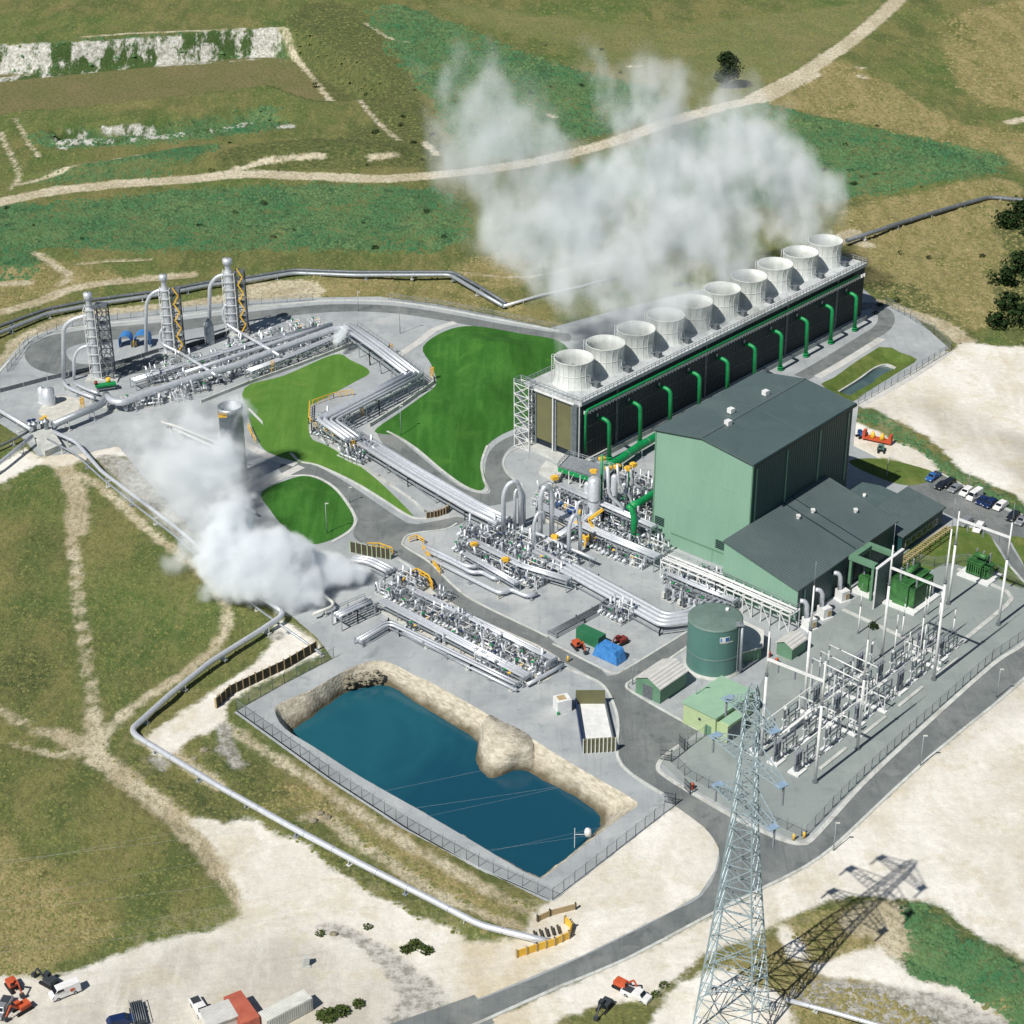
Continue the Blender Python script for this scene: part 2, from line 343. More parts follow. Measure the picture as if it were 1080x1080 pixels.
Z['lush'] = [('p', [(-60, 222), (60, 214), (200, 200), (330, 194), (430, 197), (488, 212), (492, 240), (460, 262), (300, 262), (150, 266), (60, 262), (-60, 266)]),
    ('p', [(-60, 266), (25, 264), (42, 278), (25, 294), (-60, 302)]),
    ('p', [(792, 108), (860, 122), (950, 141), (1040, 159), (1064, 170), (1046, 183), (985, 193), (900, 207), (872, 212), (760, 220), (620, 200), (560, 190), (700, 150)]),
    ('p', [(34, 192), (120, 172), (210, 157), (235, 163), (160, 186)]),
    ('p', [(390, 15), (450, 12), (560, 60), (690, 95), (680, 125), (600, 150), (500, 165), (470, 120)]),
    ('p', [(960, 960), (995, 968), (1016, 985), (1052, 1004), (1180, 1060), (1180, 1140), (1060, 1078), (1010, 1050), (950, 1035), (935, 1000)]),
    ('p', [(-40, 60), (60, 44), (280, 30), (300, 40), (345, 90), (320, 90), (290, 62), (200, 68), (-40, 90)]),
    ('p', [(50, 140), (130, 132), (280, 112), (290, 120), (300, 130), (260, 140), (60, 158)]),
    ('p', [(985, 480), (1005, 490), (1080, 535), (1160, 580), (1160, 592), (1080, 548), (1010, 508), (980, 490), (962, 470), (930, 448), (905, 440), (910, 430), (935, 440), (965, 462)]),
    ]
Z['dry'] = [('p', [(835, 84), (870, 66), (900, 70), (950, 95), (1010, 128), (1120, 145), (1120, 200), (1070, 172), (1040, 158), (950, 139), (860, 120), (805, 106)]),
    ('p', [(885, 225), (960, 205), (1045, 190), (1080, 200), (1080, 300), (1060, 340), (1010, 350), (960, 325), (920, 305), (895, 280)]),
    ('p', [(1000, 20), (1080, 0), (1160, 0), (1160, 120), (1080, 118), (1010, 90)]),
    ('p', [(-60, 290), (30, 282), (60, 276), (110, 285), (130, 298), (60, 308), (-60, 345)]),
    ('p', [(340, 292), (480, 298), (560, 330), (600, 345), (520, 333), (450, 318), (335, 312)]), ('p', [(480, 280), (560, 262), (560, 300), (500, 300)]),
    ('p', [(280, 850), (330, 820), (420, 872), (545, 960), (540, 980), (440, 925), (350, 858), (320, 850)]),
    ('p', [(-40, 870), (40, 900), (80, 940), (120, 975), (60, 1020), (-40, 1030)]),
    ('p', [(780, 1010), (850, 970), (935, 960), (940, 1020), (1000, 1050), (1080, 1090), (760, 1090)]),
    ]
Z['pebble'] = [('p', [(830, 1042), (870, 1033), (920, 1036), (990, 1048), (1060, 1075), (1080, 1110), (960, 1088), (880, 1064), (835, 1056)]), 
    ('p', [(398, 1100), (420, 1050), (380, 1000), (330, 980), (360, 975), (420, 1010), (470, 1050), (480, 1100)]), ('l', [(235, 768), (240, 790), (252, 808)], 3), ('p', [(160, 800), (180, 802), (178, 812), (164, 810)]), ('p', [(285, 668), (300, 664), (302, 672), (288, 676)]),
    ('p', [(100, 480), (150, 490), (200, 540), (260, 590), (300, 640), (280, 640), (200, 580), (140, 520)])]
Z['scrub'] = [('p', [(1045, 235), (1065, 225), (1120, 200), (1120, 380), (1080, 372), (1060, 355), (1052, 320), (1040, 290), (1060, 270)]),
    ('p', [(900, 300), (960, 300), (1010, 340), (1040, 358), (1010, 356), (960, 330)]), ('p', [(0, 430 - 60), (10, 372), (4, 390), (-20, 410)]),
    ('p', [(350, 0), (400, 30), (470, 160), (430, 175), (350, 178), (240, 180), (240, 165), (330, 150), (395, 130), (350, 80), (300, 20)]),
    ('p', [(417, 995), (435, 980), (460, 985), (468, 1005), (440, 1020), (420, 1012)]), ('l', [(340, 1075), (365, 1068), (385, 1058)], 3)]
Z['scrub'] += [('p', [(0, 690), (40, 680), (60, 705), (40, 730), (0, 735)]), ('p', [(125, 800), (140, 790), (200, 830), (270, 868), (230, 870), (170, 840)]), ('p', [(210, 790), (260, 800), (300, 840), (270, 850)]), ('p', [(325, 895), (345, 890), (420, 930), (470, 962), (440, 960), (380, 935)])]
Z['field'] = [('pz', FIELD)]
Z['bare'] = [('p', [(460, 0), (700, 30), (930, 0), (860, 60), (790, 98), (700, 118), (640, 60), (520, 30)])]

Z['track'] = [it for it in Z['dirt'] if it[0] == 'l']; Z['dirt'] = [it for it in Z['dirt'] if it[0] != 'l']
Z['track'] += [('p', [(258, 318), (262, 300), (290, 296), (334, 297), (338, 314)])]
Z['dirt'] += [('p', [(690, 1072), (716, 1036), (770, 1022), (800, 1038), (835, 1062), (830, 1130), (680, 1130)]), ('p', [(930, 998), (960, 1028), (1010, 1043), (1080, 1090), (1040, 1092), (960, 1052), (925, 1036), (880, 1030), (850, 1020), (880, 1010)]), ('l', [(826, 984), (842, 1008)], 3)]
Z['track'] += [('p', [(1025, 838), (1060, 832), (1078, 850), (1058, 866), (1034, 858)]), ('l', [(905, 975), (935, 960), (940, 1000)], 6)]
Z['grit'] = [('p', [(430, 1080), (470, 1060), (380, 1010), (330, 985), (250, 985), (180, 995), (100, 1030), (-60, 1050), (-60, 1200), (400, 1200)]), ('p', [(910, 470 - 40), (960, 440), (1010, 470), (1060, 500), (1120, 520), (1120, 470), (1050, 450), (980, 420)]), ('p', [(960, 700), (1080, 640), (1120, 700), (1000, 790)])]
def grid_axis(parts):
    a = []
    for s0, e0, st in parts: a += list(np.arange(s0, e0, st))
    return np.array(a)
geo_out = [400 * 1.35 ** k for k in range(1, 11)]
xs = np.concatenate([-np.array(geo_out)[::-1], grid_axis([(-400, -270, 5), (-270, 270, 1.5), (270, 401, 5)]), np.array(geo_out)])
ys = np.concatenate([[-9000, -5000, -2500, -1000, -300, 0, 100, 160], grid_axis([(190, 560, 1.3), (560, 960, 2.2), (960, 1100, 6)]), 1100 + np.array(geo_out) - 400])
XX, YY = np.meshgrid(xs, ys); nx_, ny_ = len(xs), len(ys); X = XX.ravel(); Y = YY.ravel()
attrs = {}
for k, lst in Z.items():
    a = np.full(X.shape, -14.0)
    for it in lst:
        if it[0] == 'p': d = poly_sd(X, Y, gp(it[1], 0, 2))
        elif it[0] == 'm': d = poly_sd(X, Y, [tuple(G(*q_))[:2] for q_ in it[1]])
        elif it[0] == 'pz': d = poly_sd(X, Y, gp(it[1], PITZ, 2))
        else: d = line_sd(X, Y, gp(it[1], 0, 3, False), it[2])
        a = np.maximum(a, d)
    attrs[k] = a
sy = poly_sd(X, Y, YARDG)
pit0 = poly_sd(X, Y, gp(FIELD, PITZ, 2), 30); cl_ = poly_sd(X, Y, [tuple(G(*q_))[:2] for q_ in [(-80, 25, 0), (150, 10, 0), (292, 10, 0), (296, 66, -11), (150, 76, -11), (-80, 92, -11)]], 30)
attrs['rock'] = np.maximum(attrs['rock'], np.minimum(np.minimum(pit0 + 8.5, .4 - pit0), cl_))
pond = poly_sd(X, Y, PONDG); sp_top = poly_sd(X, Y, gp(SPOND_TOP, 0, 2))
def fbm(x, y, s, o=4, seed=0.0):
    r = np.zeros(x.shape)
    for i, (a, b) in enumerate(zip(x, y)): r[i] = mnoise.fractal((a * s, b * s, seed), 1.0, 2.1, o)
    return r
near = (np.abs(X) < 400) & (Y > 150) & (Y < 1100)
N1 = np.zeros(X.shape); N1[near] = fbm(X[near], Y[near], 1 / 45, 4)
N2 = np.zeros(X.shape); N2[near] = fbm(X[near], Y[near], 1 / 7, 3, 5.0)
out = ss(-sy, 1.0, 9.0)                              # 0 on the yard, 1 well outside
h = out * (N1 * 1.0 * ss(-sy, 2, 14) + N2 * 0.22 + 0.02)
flat = ss(np.maximum(attrs['dirt'], attrs['track']), -2, 1) * 0.75; h = h * (1 - flat)
h += out * 0.25 * ss(attrs['lush'], 0, 6) * (0.5 + N2)
pit = poly_sd(X, Y, gp(FIELD, PITZ, 2), 30)
h = h * (1 - ss(pit, -6, 2)) + PITZ * ss(pit, -8.5, -1)
dt_ = poly_sd(X, Y, [tuple(G(*q_))[:2] for q_ in [(50, 136, 0), (130, 130, 0), (270, 112, 0), (302, 128, 0), (262, 140, -4), (150, 154, -4), (60, 160, -4)]], 30); h = h - 4.5 * ss(dt_, -1, 4.5)
bk_ = poly_sd(X, Y, gp([(28, 186), (120, 170), (215, 156), (330, 150), (430, 158), (400, 172), (250, 178), (120, 188)], 0, 3), 30); h = h + 3.0 * ss(bk_, -2, 8)
h = np.where(sy > 0.4, -0.35, np.where(sy > -1.0, np.minimum(h, 0.0) - 0.02, h))
h = np.where((pond > -0.3), -9.0, h); h = np.where(sp_top > -1.5, -2.5, h)
h += 60 * ss(Y, 1100, 3500)
me = bpy.data.meshes.new('ground'); vs = np.stack([X, Y, h], 1)
idx = np.arange(nx_ * ny_).reshape(ny_, nx_)
F = np.stack([idx[:-1, :-1], idx[:-1, 1:], idx[1:, 1:], idx[1:, :-1]], -1).reshape(-1, 4)
me.vertices.add(len(vs)); me.vertices.foreach_set('co', vs.ravel()); me.loops.add(F.size); me.loops.foreach_set('vertex_index', F.ravel().astype(np.int32))
me.polygons.add(len(F)); me.polygons.foreach_set('loop_start', np.arange(0, F.size, 4, dtype=np.int32))
me.update(calc_edges=True); me.polygons.foreach_set('use_smooth', np.ones(len(F), bool)); me.validate()
for k, a in attrs.items():
    at = me.attributes.new('z_' + k, 'FLOAT', 'POINT'); at.data.foreach_set('value', a.astype(np.float32))
ground = bpy.data.objects.new('ground', me); COL.objects.link(ground); ground['kind'] = 'structure'
# ground material: every zone is a real surface with its own colour, its edge broken up by noise
gm = bpy.data.materials.new('countryside'); gm.use_nodes = True; n = gm.node_tree; B = n.nodes['Principled BSDF']
B.inputs['Roughness'].default_value = 0.95; B.inputs['Specular IOR Level'].default_value = 0.15
geo = n.nodes.new('ShaderNodeNewGeometry')
def NZ(scale, detail=6, rough=0.6, stretch=None, dist=0.0):
    z = n.nodes.new('ShaderNodeTexNoise'); z.inputs['Scale'].default_value = scale; z.inputs['Detail'].default_value = detail; z.inputs['Roughness'].default_value = rough; z.inputs['Distortion'].default_value = dist
    if stretch:
        mp = n.nodes.new('ShaderNodeMapping'); mp.inputs['Scale'].default_value = stretch[:3]; mp.inputs['Rotation'].default_value = (0, 0, stretch[3]); n.links.new(geo.outputs['Position'], mp.inputs[0]); n.links.new(mp.outputs[0], z.inputs[0])
    else: n.links.new(geo.outputs['Position'], z.inputs[0])
    return z.outputs[0]
def MR(s, a, b, c=0.0, d=1.0, smooth=True):
    m = n.nodes.new('ShaderNodeMapRange'); m.interpolation_type = 'SMOOTHSTEP' if smooth else 'LINEAR'
    for i, v in enumerate((a, b, c, d)): m.inputs[i + 1].default_value = v
    n.links.new(s, m.inputs[0]); return m.outputs[0]
def MX(f, a, b):
    m = n.nodes.new('ShaderNodeMix'); m.data_type = 'RGBA'
    for i, v in ((0, f), (6, a), (7, b)):
        if isinstance(v, (tuple, list, float)): m.inputs[i].default_value = v
        else: n.links.new(v, m.inputs[i])
    return m.outputs[2]
def MA(op, a, b):
    m = n.nodes.new('ShaderNodeMath'); m.operation = op
    for i, v in ((0, a), (1, b)):
        if isinstance(v, (int, float)): m.inputs[i].default_value = v
        else: n.links.new(v, m.inputs[i])
    return m.outputs[0]
sxyz = n.nodes.new('ShaderNodeSeparateXYZ'); n.links.new(geo.outputs['Position'], sxyz.inputs[0]); sepY = sxyz.outputs[1]
big = NZ(0.016, 5, 0.6); mid = NZ(0.07, 6, 0.65, (1, .45, 1, .5)); mid2 = NZ(0.05, 7, 0.7, (1, .6, 1, -.7), 1.0); fine = NZ(0.6, 8, 0.7); vfine = NZ(2.2, 4, 0.7); streak = NZ(0.16, 6, 0.7, (1, .18, 1, 1.1))
edge = MA('ADD', MA('MULTIPLY', MA('SUBTRACT', NZ(0.22, 8, 0.72), 0.5), 9.0), MA('MULTIPLY', MA('SUBTRACT', fine, 0.5), 3.0))
def mask(k, wd=0.7, amp=1.0, off=0.0):
    a = n.nodes.new('ShaderNodeAttribute'); a.attribute_name = 'z_' + k
    return MR(MA('ADD', MA('ADD', a.outputs['Fac'], off), MA('MULTIPLY', edge, amp)), -wd, wd)
grass = MX(MR(mid, 0.38, 0.62), lin(92, 104, 60), lin(130, 126, 82))
grass = MX(MR(big, 0.42, 0.62), grass, MX(MR(mid2, 0.35, 0.65), lin(78, 104, 54), lin(112, 122, 72)))
grass = MX(MA('MULTIPLY', MR(streak, 0.5, 0.75), 0.6), grass, lin(146, 138, 96))
bare = MX(MR(mid2, 0.38, 0.65), lin(116, 124, 78), lin(132, 130, 88))
col = MX(mask('bare', 4, 1.5), grass, bare)
lush = MX(MR(mid2, 0.36, 0.66), lin(62, 106, 72), lin(96, 124, 80)); lush = MX(MR(mid, 0.5, 0.7), lush, lin(122, 132, 88)); lush = MX(MR(NZ(.3, 5, .7), 0.5, 0.64), lush, lin(44, 84, 56)); lush = MX(MR(NZ(.035, 8, .75), .52, .6, 0, .75), lush, lin(112, 120, 76))
col = MX(mask('lush', 2.5, 2.4), col, lush)
dry = MX(MR(streak, 0.35, 0.7), lin(140, 130, 88), lin(176, 160, 118)); dry = MX(MR(mid2, 0.5, 0.66), dry, lin(100, 106, 60))
col = MX(MA('MULTIPLY', mask('dry', 2.5, 1.6), 0.85), col, dry)
fld = MX(MR(mid, 0.35, 0.7), lin(112, 114, 74), lin(126, 118, 84)); col = MX(mask('field', 0.6, 0.15), col, fld)
scrub = MX(MR(fine, 0.35, 0.65), lin(62, 82, 48), lin(108, 110, 68)); col = MX(MA('MULTIPLY', mask('scrub', 2, 1.5), 0.85), col, scrub)
dirt = MX(MR(mid2, 0.36, 0.66), lin(230, 228, 221), lin(208, 203, 191)); dirt = MX(MA('MULTIPLY', mask('grit', 6, 1.5), .8), dirt, MX(MR(mid, .4, .62), lin(176, 172, 162), lin(200, 196, 186))); dirt = MX(MR(streak, 0.48, 0.72), dirt, lin(214, 212, 202)); dirt = MX(MR(NZ(.03, 6, .6, (1, .4, 1, .9)), .55, .68, 0, .7), dirt, lin(196, 184, 158)); dirt = MX(MR(vfine, 0.62, 0.8, 0, .3), dirt, lin(176, 164, 140))
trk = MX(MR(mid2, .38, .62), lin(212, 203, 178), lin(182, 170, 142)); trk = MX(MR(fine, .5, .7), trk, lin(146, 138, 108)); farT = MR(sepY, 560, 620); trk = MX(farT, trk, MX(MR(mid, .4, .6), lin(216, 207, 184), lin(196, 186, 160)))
col = MX(mask('track', 0.9, 0.6), col, trk); col = MX(mask('dirt', 0.8, 0.55), col, dirt)
dots = MA('MULTIPLY', MR(NZ(0.09, 9, 0.75), 0.52, 0.58), mask('dirt', 3, 1.2, 5)); col = MX(MA('MULTIPLY', dots, 0.3), col, lin(190, 180, 146))
peb = MX(MR(fine, 0.4, 0.62), lin(196, 194, 188), lin(138, 136, 128)); col = MX(mask('pebble', 0.8, 0.6), col, peb)
rk = MX(MR(NZ(0.09, 7, 0.7, (1, .3, .6, 0)), 0.44, 0.52), lin(66, 92, 50), MX(MR(fine, .4, .6), lin(226, 226, 222), lin(176, 176, 166))); col = MX(mask('rock', 0.8, 0.7), col, rk)
tus = MR(NZ(.9, 4, .75, (1, .55, 1, .6)), .46, .6); veg = MA('SUBTRACT', 1.0, mask('dirt', 1.5, .5)); col = MX(MA('MULTIPLY', MA('MULTIPLY', tus, veg), .38), col, lin(66, 76, 40)); tus2 = MR(NZ(1.4, 4, .75, (1, .5, 1, 2.0)), .54, .66); col = MX(MA('MULTIPLY', MA('MULTIPLY', tus2, veg), .4), col, lin(158, 150, 104))
# small-scale tonal breakup
hs = n.nodes.new('ShaderNodeHueSaturation'); n.links.new(col, hs.inputs['Color']); n.links.new(MR(MA('ADD', MA('MULTIPLY', fine, .6), MA('MULTIPLY', vfine, .4)), 0.3, 0.7, 0.80, 1.16, False), hs.inputs['Value'])
n.links.new(hs.outputs[0], B.inputs['Base Color'])
bp = n.nodes.new('ShaderNodeBump'); bp.inputs['Distance'].default_value = 0.7; n.links.new(MR(mask('dirt', 2, .5), 0, 1, .8, .22), bp.inputs['Strength'])
n.links.new(MA('ADD', fine, MA('MULTIPLY', vfine, 0.35)), bp.inputs['Height']); n.links.new(bp.outputs[0], B.inputs['Normal'])
me.materials.append(gm)
def stain(m, dark, amt, light=None, az=TH):
    n_ = m.node_tree; b_ = n_.nodes['Principled BSDF']; src = b_.inputs['Base Color'].links[0].from_socket; g_ = n_.nodes.new('ShaderNodeNewGeometry')
    for sc_2, rot, nz, det, a, b, f, c in (((1, .06, 1), az, .9, 5, .54, .68, amt * .8, dark), ((.06, 1, 1), az, .8, 5, .57, .7, amt * .6, dark), ((1, 1, 1), 0, .25, 8, .56, .64, amt, dark), ((1, 1, 1), 0, .07, 8, .52, .62, amt * .7, light or dark), ((1, 1, 1), 0, 3.0, 5, .5, .75, amt * .6, dark)):
        mp_ = n_.nodes.new('ShaderNodeMapping'); mp_.inputs['Rotation'].default_value = (0, 0, rot); mp_.inputs['Scale'].default_value = sc_2; n_.links.new(g_.outputs['Position'], mp_.inputs[0]); z_ = n_.nodes.new('ShaderNodeTexNoise'); z_.inputs['Scale'].default_value = nz; z_.inputs['Detail'].default_value = det; z_.inputs['Roughness'].default_value = .68; z_.inputs['Distortion'].default_value = .3; n_.links.new(mp_.outputs[0], z_.inputs[0])
        mr_ = n_.nodes.new('ShaderNodeMapRange'); mr_.inputs[1].default_value = a; mr_.inputs[2].default_value = b; mr_.inputs[4].default_value = f; n_.links.new(z_.outputs[0], mr_.inputs[0]); mx_ = n_.nodes.new('ShaderNodeMix'); mx_.data_type = 'RGBA'; n_.links.new(src, mx_.inputs[6]); mx_.inputs[7].default_value = c; n_.links.new(mr_.outputs[0], mx_.inputs[0]); src = mx_.outputs[2]
    n_.links.new(src, b_.inputs['Base Color'])
stain(M['gravel'], lin(132, 138, 142), .5, lin(198, 200, 196)); stain(M['gravel_dark'], lin(120, 130, 130), .45, lin(166, 174, 170)); stain(M['asphalt'], lin(84, 90, 92), .6, lin(146, 148, 144)); stain(M['kerb'], lin(150, 150, 142), .6); stain(M['pale_path'], lin(160, 160, 154), .5)
stain(M['roof'], lin(70, 84, 84), .4, lin(104, 120, 120)); stain(M['roof2'], lin(76, 88, 90), .4, lin(110, 122, 122)); stain(M['deck'], lin(140, 142, 138), .6); stain(M['tankroof'], lin(92, 104, 96), .5); stain(M['concrete'], lin(150, 150, 144), .5); stain(M['fibre'], lin(170, 176, 170), .35)
# ------------------------------------------------------------------ sheets laid on the yard
def sheet(name, poly, z, m, holes=(), kind='structure'):
    loops = [[Vector((p[0], p[1], 0)) for p in poly]] + [[Vector((p[0], p[1], 0)) for p in hh] for hh in holes]
    tri = tessellate_polygon(loops); flatv = [p for l in loops for p in l]
    mb = MB(); mb.add([(p.x, p.y, z) for p in flatv], [list(t) for t in tri]); o = mb.build(name, m)
    if sum(p.normal.z for p in o.data.polygons) < 0: o.data.flip_normals()
    if kind: o['kind'] = kind
    return o
def ribbon(name, pts, wd, z0, z1, m, kind='structure', closed=False):
    mb = MB(); P = [Vector((p[0], p[1])) for p in pts]; nn = len(P); L = []; R = []
    for i in range(nn):
        a = P[(i - 1) % nn] if closed else P[max(i - 1, 0)]; b = P[(i + 1) % nn] if closed else P[min(i + 1, nn - 1)]
        d = (b - a).normalized(); nn_ = Vector((-d.y, d.x)); L.append(P[i] + nn_ * wd / 2); R.append(P[i] - nn_ * wd / 2)
    vs = []
    for l, r in zip(L, R): vs += [(l.x, l.y, z0), (l.x, l.y, z1), (r.x, r.y, z1), (r.x, r.y, z0)]
    fs = []
    for i in range(nn if closed else nn - 1):
        a, b = i * 4, ((i + 1) % nn) * 4; fs += [(a, b, b + 1, a + 1), (a + 1, b + 1, b + 2, a + 2), (a + 2, b + 2, b + 3, a + 3)]
    mb.add(vs, fs); o = mb.build(name, m)
    if kind: o['kind'] = kind
    return o
SPG = gp(SPOND_TOP, 0, 2)
sheet('gravel_yard', YARDG, 0.0, M['gravel'], [PONDG, SPG])
ribbon('yard_edge', YARDG, 0.3, -0.6, 0.02, M['gravel'], closed=True)
SWY = [(699, 806), (690, 800), (715, 785), (752, 772), (795, 735), (812, 700), (842, 675), (880, 650), (955, 592), (1020, 596), (1085, 620), (1085, 650), (1080, 674), (966, 770), (878, 855), (852, 880), (842, 886), (806, 872), (724, 828), (712, 818)]
sheet('switchyard_gravel', gp(SWY, 0, 2), 0.012, M['gravel_dark'])
# roads
LOOP_O = [(26, 376), (30, 366), (40, 359), (57, 353), (105, 346), (160, 341), (212, 335), (262, 329), (310, 324), (350, 321), (410, 322), (462, 329), (520, 340), (580, 350), (600, 352), (600, 360), (575, 357), (520, 348), (462, 337), (410, 330), (350, 329), (262, 338), (215, 345), (170, 352),
          (150, 356), (100, 360), (74, 366), (70, 374), (80, 383), (110, 384), (150, 380), (185, 374), (190, 382), (160, 392), (110, 396), (62, 395), (36, 388)]
sheet('asphalt_road', gp(LOOP_O, 0, 3), 0.02, M['asphalt'])
def road(pts, wd, name='asphalt_road', z=0.02, m=None):
    g = gp(pts, 0, 5, False); return ribbon(name, g, wd, z - 0.25, z, m or M['asphalt']), g
R2, R2g = road([(845, 398), (870, 384), (915, 356), (930, 346), (935, 336), (930, 327), (915, 322), (890, 330)], 4.8, z=.024)
sheet('asphalt_road', gp([(398, 455), (410, 456), (425, 466), (442, 480), (466, 500), (490, 516), (512, 521), (517, 517), (512, 505), (512, 490), (516, 477), (527, 466), (545, 458), (562, 456), (568, 462), (545, 468), (534, 476), (529, 488), (534, 500), (548, 512), (552, 520), (540, 528), (512, 534), (486, 528), (462, 516), (430, 494), (405, 470)], 0, 3), 0.028, M['asphalt'])
sheet('asphalt_road', gp([(296, 490), (324, 488), (352, 501), (382, 520), (420, 546), (440, 553), (482, 545), (490, 550), (470, 558), (440, 562), (428, 566), (425, 572), (432, 578), (452, 592), (472, 612), (490, 628), (520, 643), (575, 669), (590, 682), (634, 706), (648, 712), (704, 679), (725, 666), (736, 672), (700, 697), (668, 716), (662, 722), (676, 736), (700, 750), (730, 764), (735, 772),
      (712, 788), (698, 800), (693, 812), (706, 824), (724, 835), (772, 863), (806, 880), (832, 890), (850, 889), (880, 862), (911, 828), (966, 776), (1046, 704), (1080, 681), (1120, 645), (1120, 684), (1080, 713), (1049, 741), (981, 796), (904, 868), (878, 892), (848, 913), (800, 937), (743, 966), (700, 989), (660, 1010), (590, 1040), (507, 1076), (440, 1105), (370, 1105), (430, 1078),
      (515, 1051), (615, 1009), (710, 961), (740, 945), (756, 918), (758, 895), (742, 872), (712, 850), (700, 836), (668, 816), (653, 797), (654, 765), (650, 745), (637, 722), (620, 712), (575, 688), (520, 660), (482, 642), (460, 628), (440, 600), (424, 590), (404, 578), (380, 572), (372, 562), (378, 548), (367, 532), (350, 514), (322, 502), (298, 500)], 0, 2), 0.032, M['asphalt'])
ASPH = None
# parking strip and access road on the right
sheet('asphalt_road', gp([(958, 495), (990, 500), (1012, 512), (1045, 532), (1080, 546), (1130, 572), (1130, 600), (1080, 578), (1065, 572), (1075, 590), (1095, 620), (1082, 618), (1062, 590), (1045, 566), (1010, 548), (985, 535), (960, 520)], 0, 2), 0.026, M['asphalt'])
# lawns
def mow(m, az, dark, patch):
    n_ = m.node_tree; b_ = n_.nodes['Principled BSDF']; src = b_.inputs['Base Color'].links[0].from_socket; g_ = n_.nodes.new('ShaderNodeNewGeometry')
    def st(scale, rot, nz, det=6):
        mp_ = n_.nodes.new('ShaderNodeMapping'); mp_.inputs['Rotation'].default_value = (0, 0, rot); mp_.inputs['Scale'].default_value = scale; n_.links.new(g_.outputs['Position'], mp_.inputs[0]); z_ = n_.nodes.new('ShaderNodeTexNoise'); z_.inputs['Scale'].default_value = nz; z_.inputs['Detail'].default_value = det; z_.inputs['Distortion'].default_value = .6; n_.links.new(mp_.outputs[0], z_.inputs[0]); return z_.outputs[0]
    for sc_2, rot, nz, a, b, f, c in (((1, .08, 1), az, .5, .42, .6, .6, dark), ((1, 1, 1), 0, .13, .56, .68, .4, patch), ((1, 1, 1), 0, 1.6, .5, .7, .5, dark)):
        mr_ = n_.nodes.new('ShaderNodeMapRange'); mr_.inputs[1].default_value = a; mr_.inputs[2].default_value = b; mr_.inputs[4].default_value = f; n_.links.new(st(sc_2, rot, nz), mr_.inputs[0]); mx_ = n_.nodes.new('ShaderNodeMix'); mx_.data_type = 'RGBA'; n_.links.new(src, mx_.inputs[6]); mx_.inputs[7].default_value = c; n_.links.new(mr_.outputs[0], mx_.inputs[0]); src = mx_.outputs[2]
    n_.links.new(src, b_.inputs['Base Color'])
mow(M['lawn'], TH + .5, lin(44, 92, 34), lin(82, 128, 56)); mow(M['lawn_light'], TH, lin(76, 118, 48), lin(118, 140, 70)); mow(M['lawn_dry'], 0.3, lin(84, 100, 48), lin(142, 138, 84))
def lawn(name, pts, hmax, fall, m, z=0.04, cell=2.2, kind='structure', sp_=4):
    g = gp(pts, 0, sp_); P = np.array(g); gx, gy = np.meshgrid(np.arange(P[:, 0].min(), P[:, 0].max(), cell), np.arange(P[:, 1].min(), P[:, 1].max(), cell))
    gx, gy = gx.ravel(), gy.ravel(); d = poly_sd(gx, gy, g, 60); k = d > cell * 0.4
    pts_ = [Vector(p) for p in g] + [Vector((a, b)) for a, b in zip(gx[k], gy[k])]; nb = len(g)
    v, e, f, *_ = delaunay_2d_cdt(pts_, [], [list(range(nb))], 1, 1e-4)
    vx = np.array([p.x for p in v]); vy = np.array([p.y for p in v]); dd = np.maximum(poly_sd(vx, vy, g, 60), 0)
    hh = z + hmax * ss(dd, 0, fall) * (1 + 0.12 * np.sin(vx * 0.35 + vy * 0.12))
    mb = MB(); mb.add([(a, b, c) for a, b, c in zip(vx, vy, hh)], [list(q) for q in f], True); o = mb.build(name, m)
    if sum(p.normal.z for p in o.data.polygons) < 0: o.data.flip_normals()
    o['kind'] = kind; return o
lawn('lawn', [(258, 409), (300, 396), (352, 374), (370, 380), (390, 392), (372, 404), (335, 424), (327, 430), (327, 460), (345, 470), (370, 485), (400, 508), (436, 544), (425, 541), (405, 528), (372, 508), (335, 492), (315, 488), (290, 480), (275, 470), (262, 440)], 0.5, 10, M['lawn_light'])
lawn('lawn', [(446, 366), (470, 349), (500, 344), (550, 352), (590, 360), (600, 380), (575, 430), (552, 448), (530, 458), (514, 470), (509, 488), (512, 506), (508, 517), (490, 512), (466, 495), (440, 473), (420, 460), (395, 455), (420, 436), (445, 418), (460, 405), (455, 385)], 5.5, 24, M['lawn'])
lawn('lawn', [(276, 519), (310, 504), (328, 503), (350, 514), (366, 533), (373, 549), (366, 560), (345, 571), (325, 573), (300, 556), (285, 538)], 1.2, 10, M['lawn'])
lawn('lawn', [(895, 487), (930, 484), (980, 496), (985, 505), (960, 512), (930, 505)], 0.3, 6, M['lawn_dry'])
lawn('lawn', [(948, 590), (975, 570), (1005, 555), (1040, 562), (1050, 575), (1066, 600), (1085, 622), (1040, 606), (1002, 594), (985, 600), (965, 605)], 0.2, 6, M['lawn_dry'])
lawn('lawn', [(1066, 566), (1100, 580), (1110, 640), (1090, 618), (1078, 592)], 0.2, 6, M['lawn_dry'])
lawn('grass_bank', [(866, 405), (880, 398), (927, 366), (950, 372), (967, 379), (955, 388), (915, 413), (898, 424), (880, 415)], -1.3, 4, M['lawn_dry'], z=0.03, cell=1.0, sp_=2)
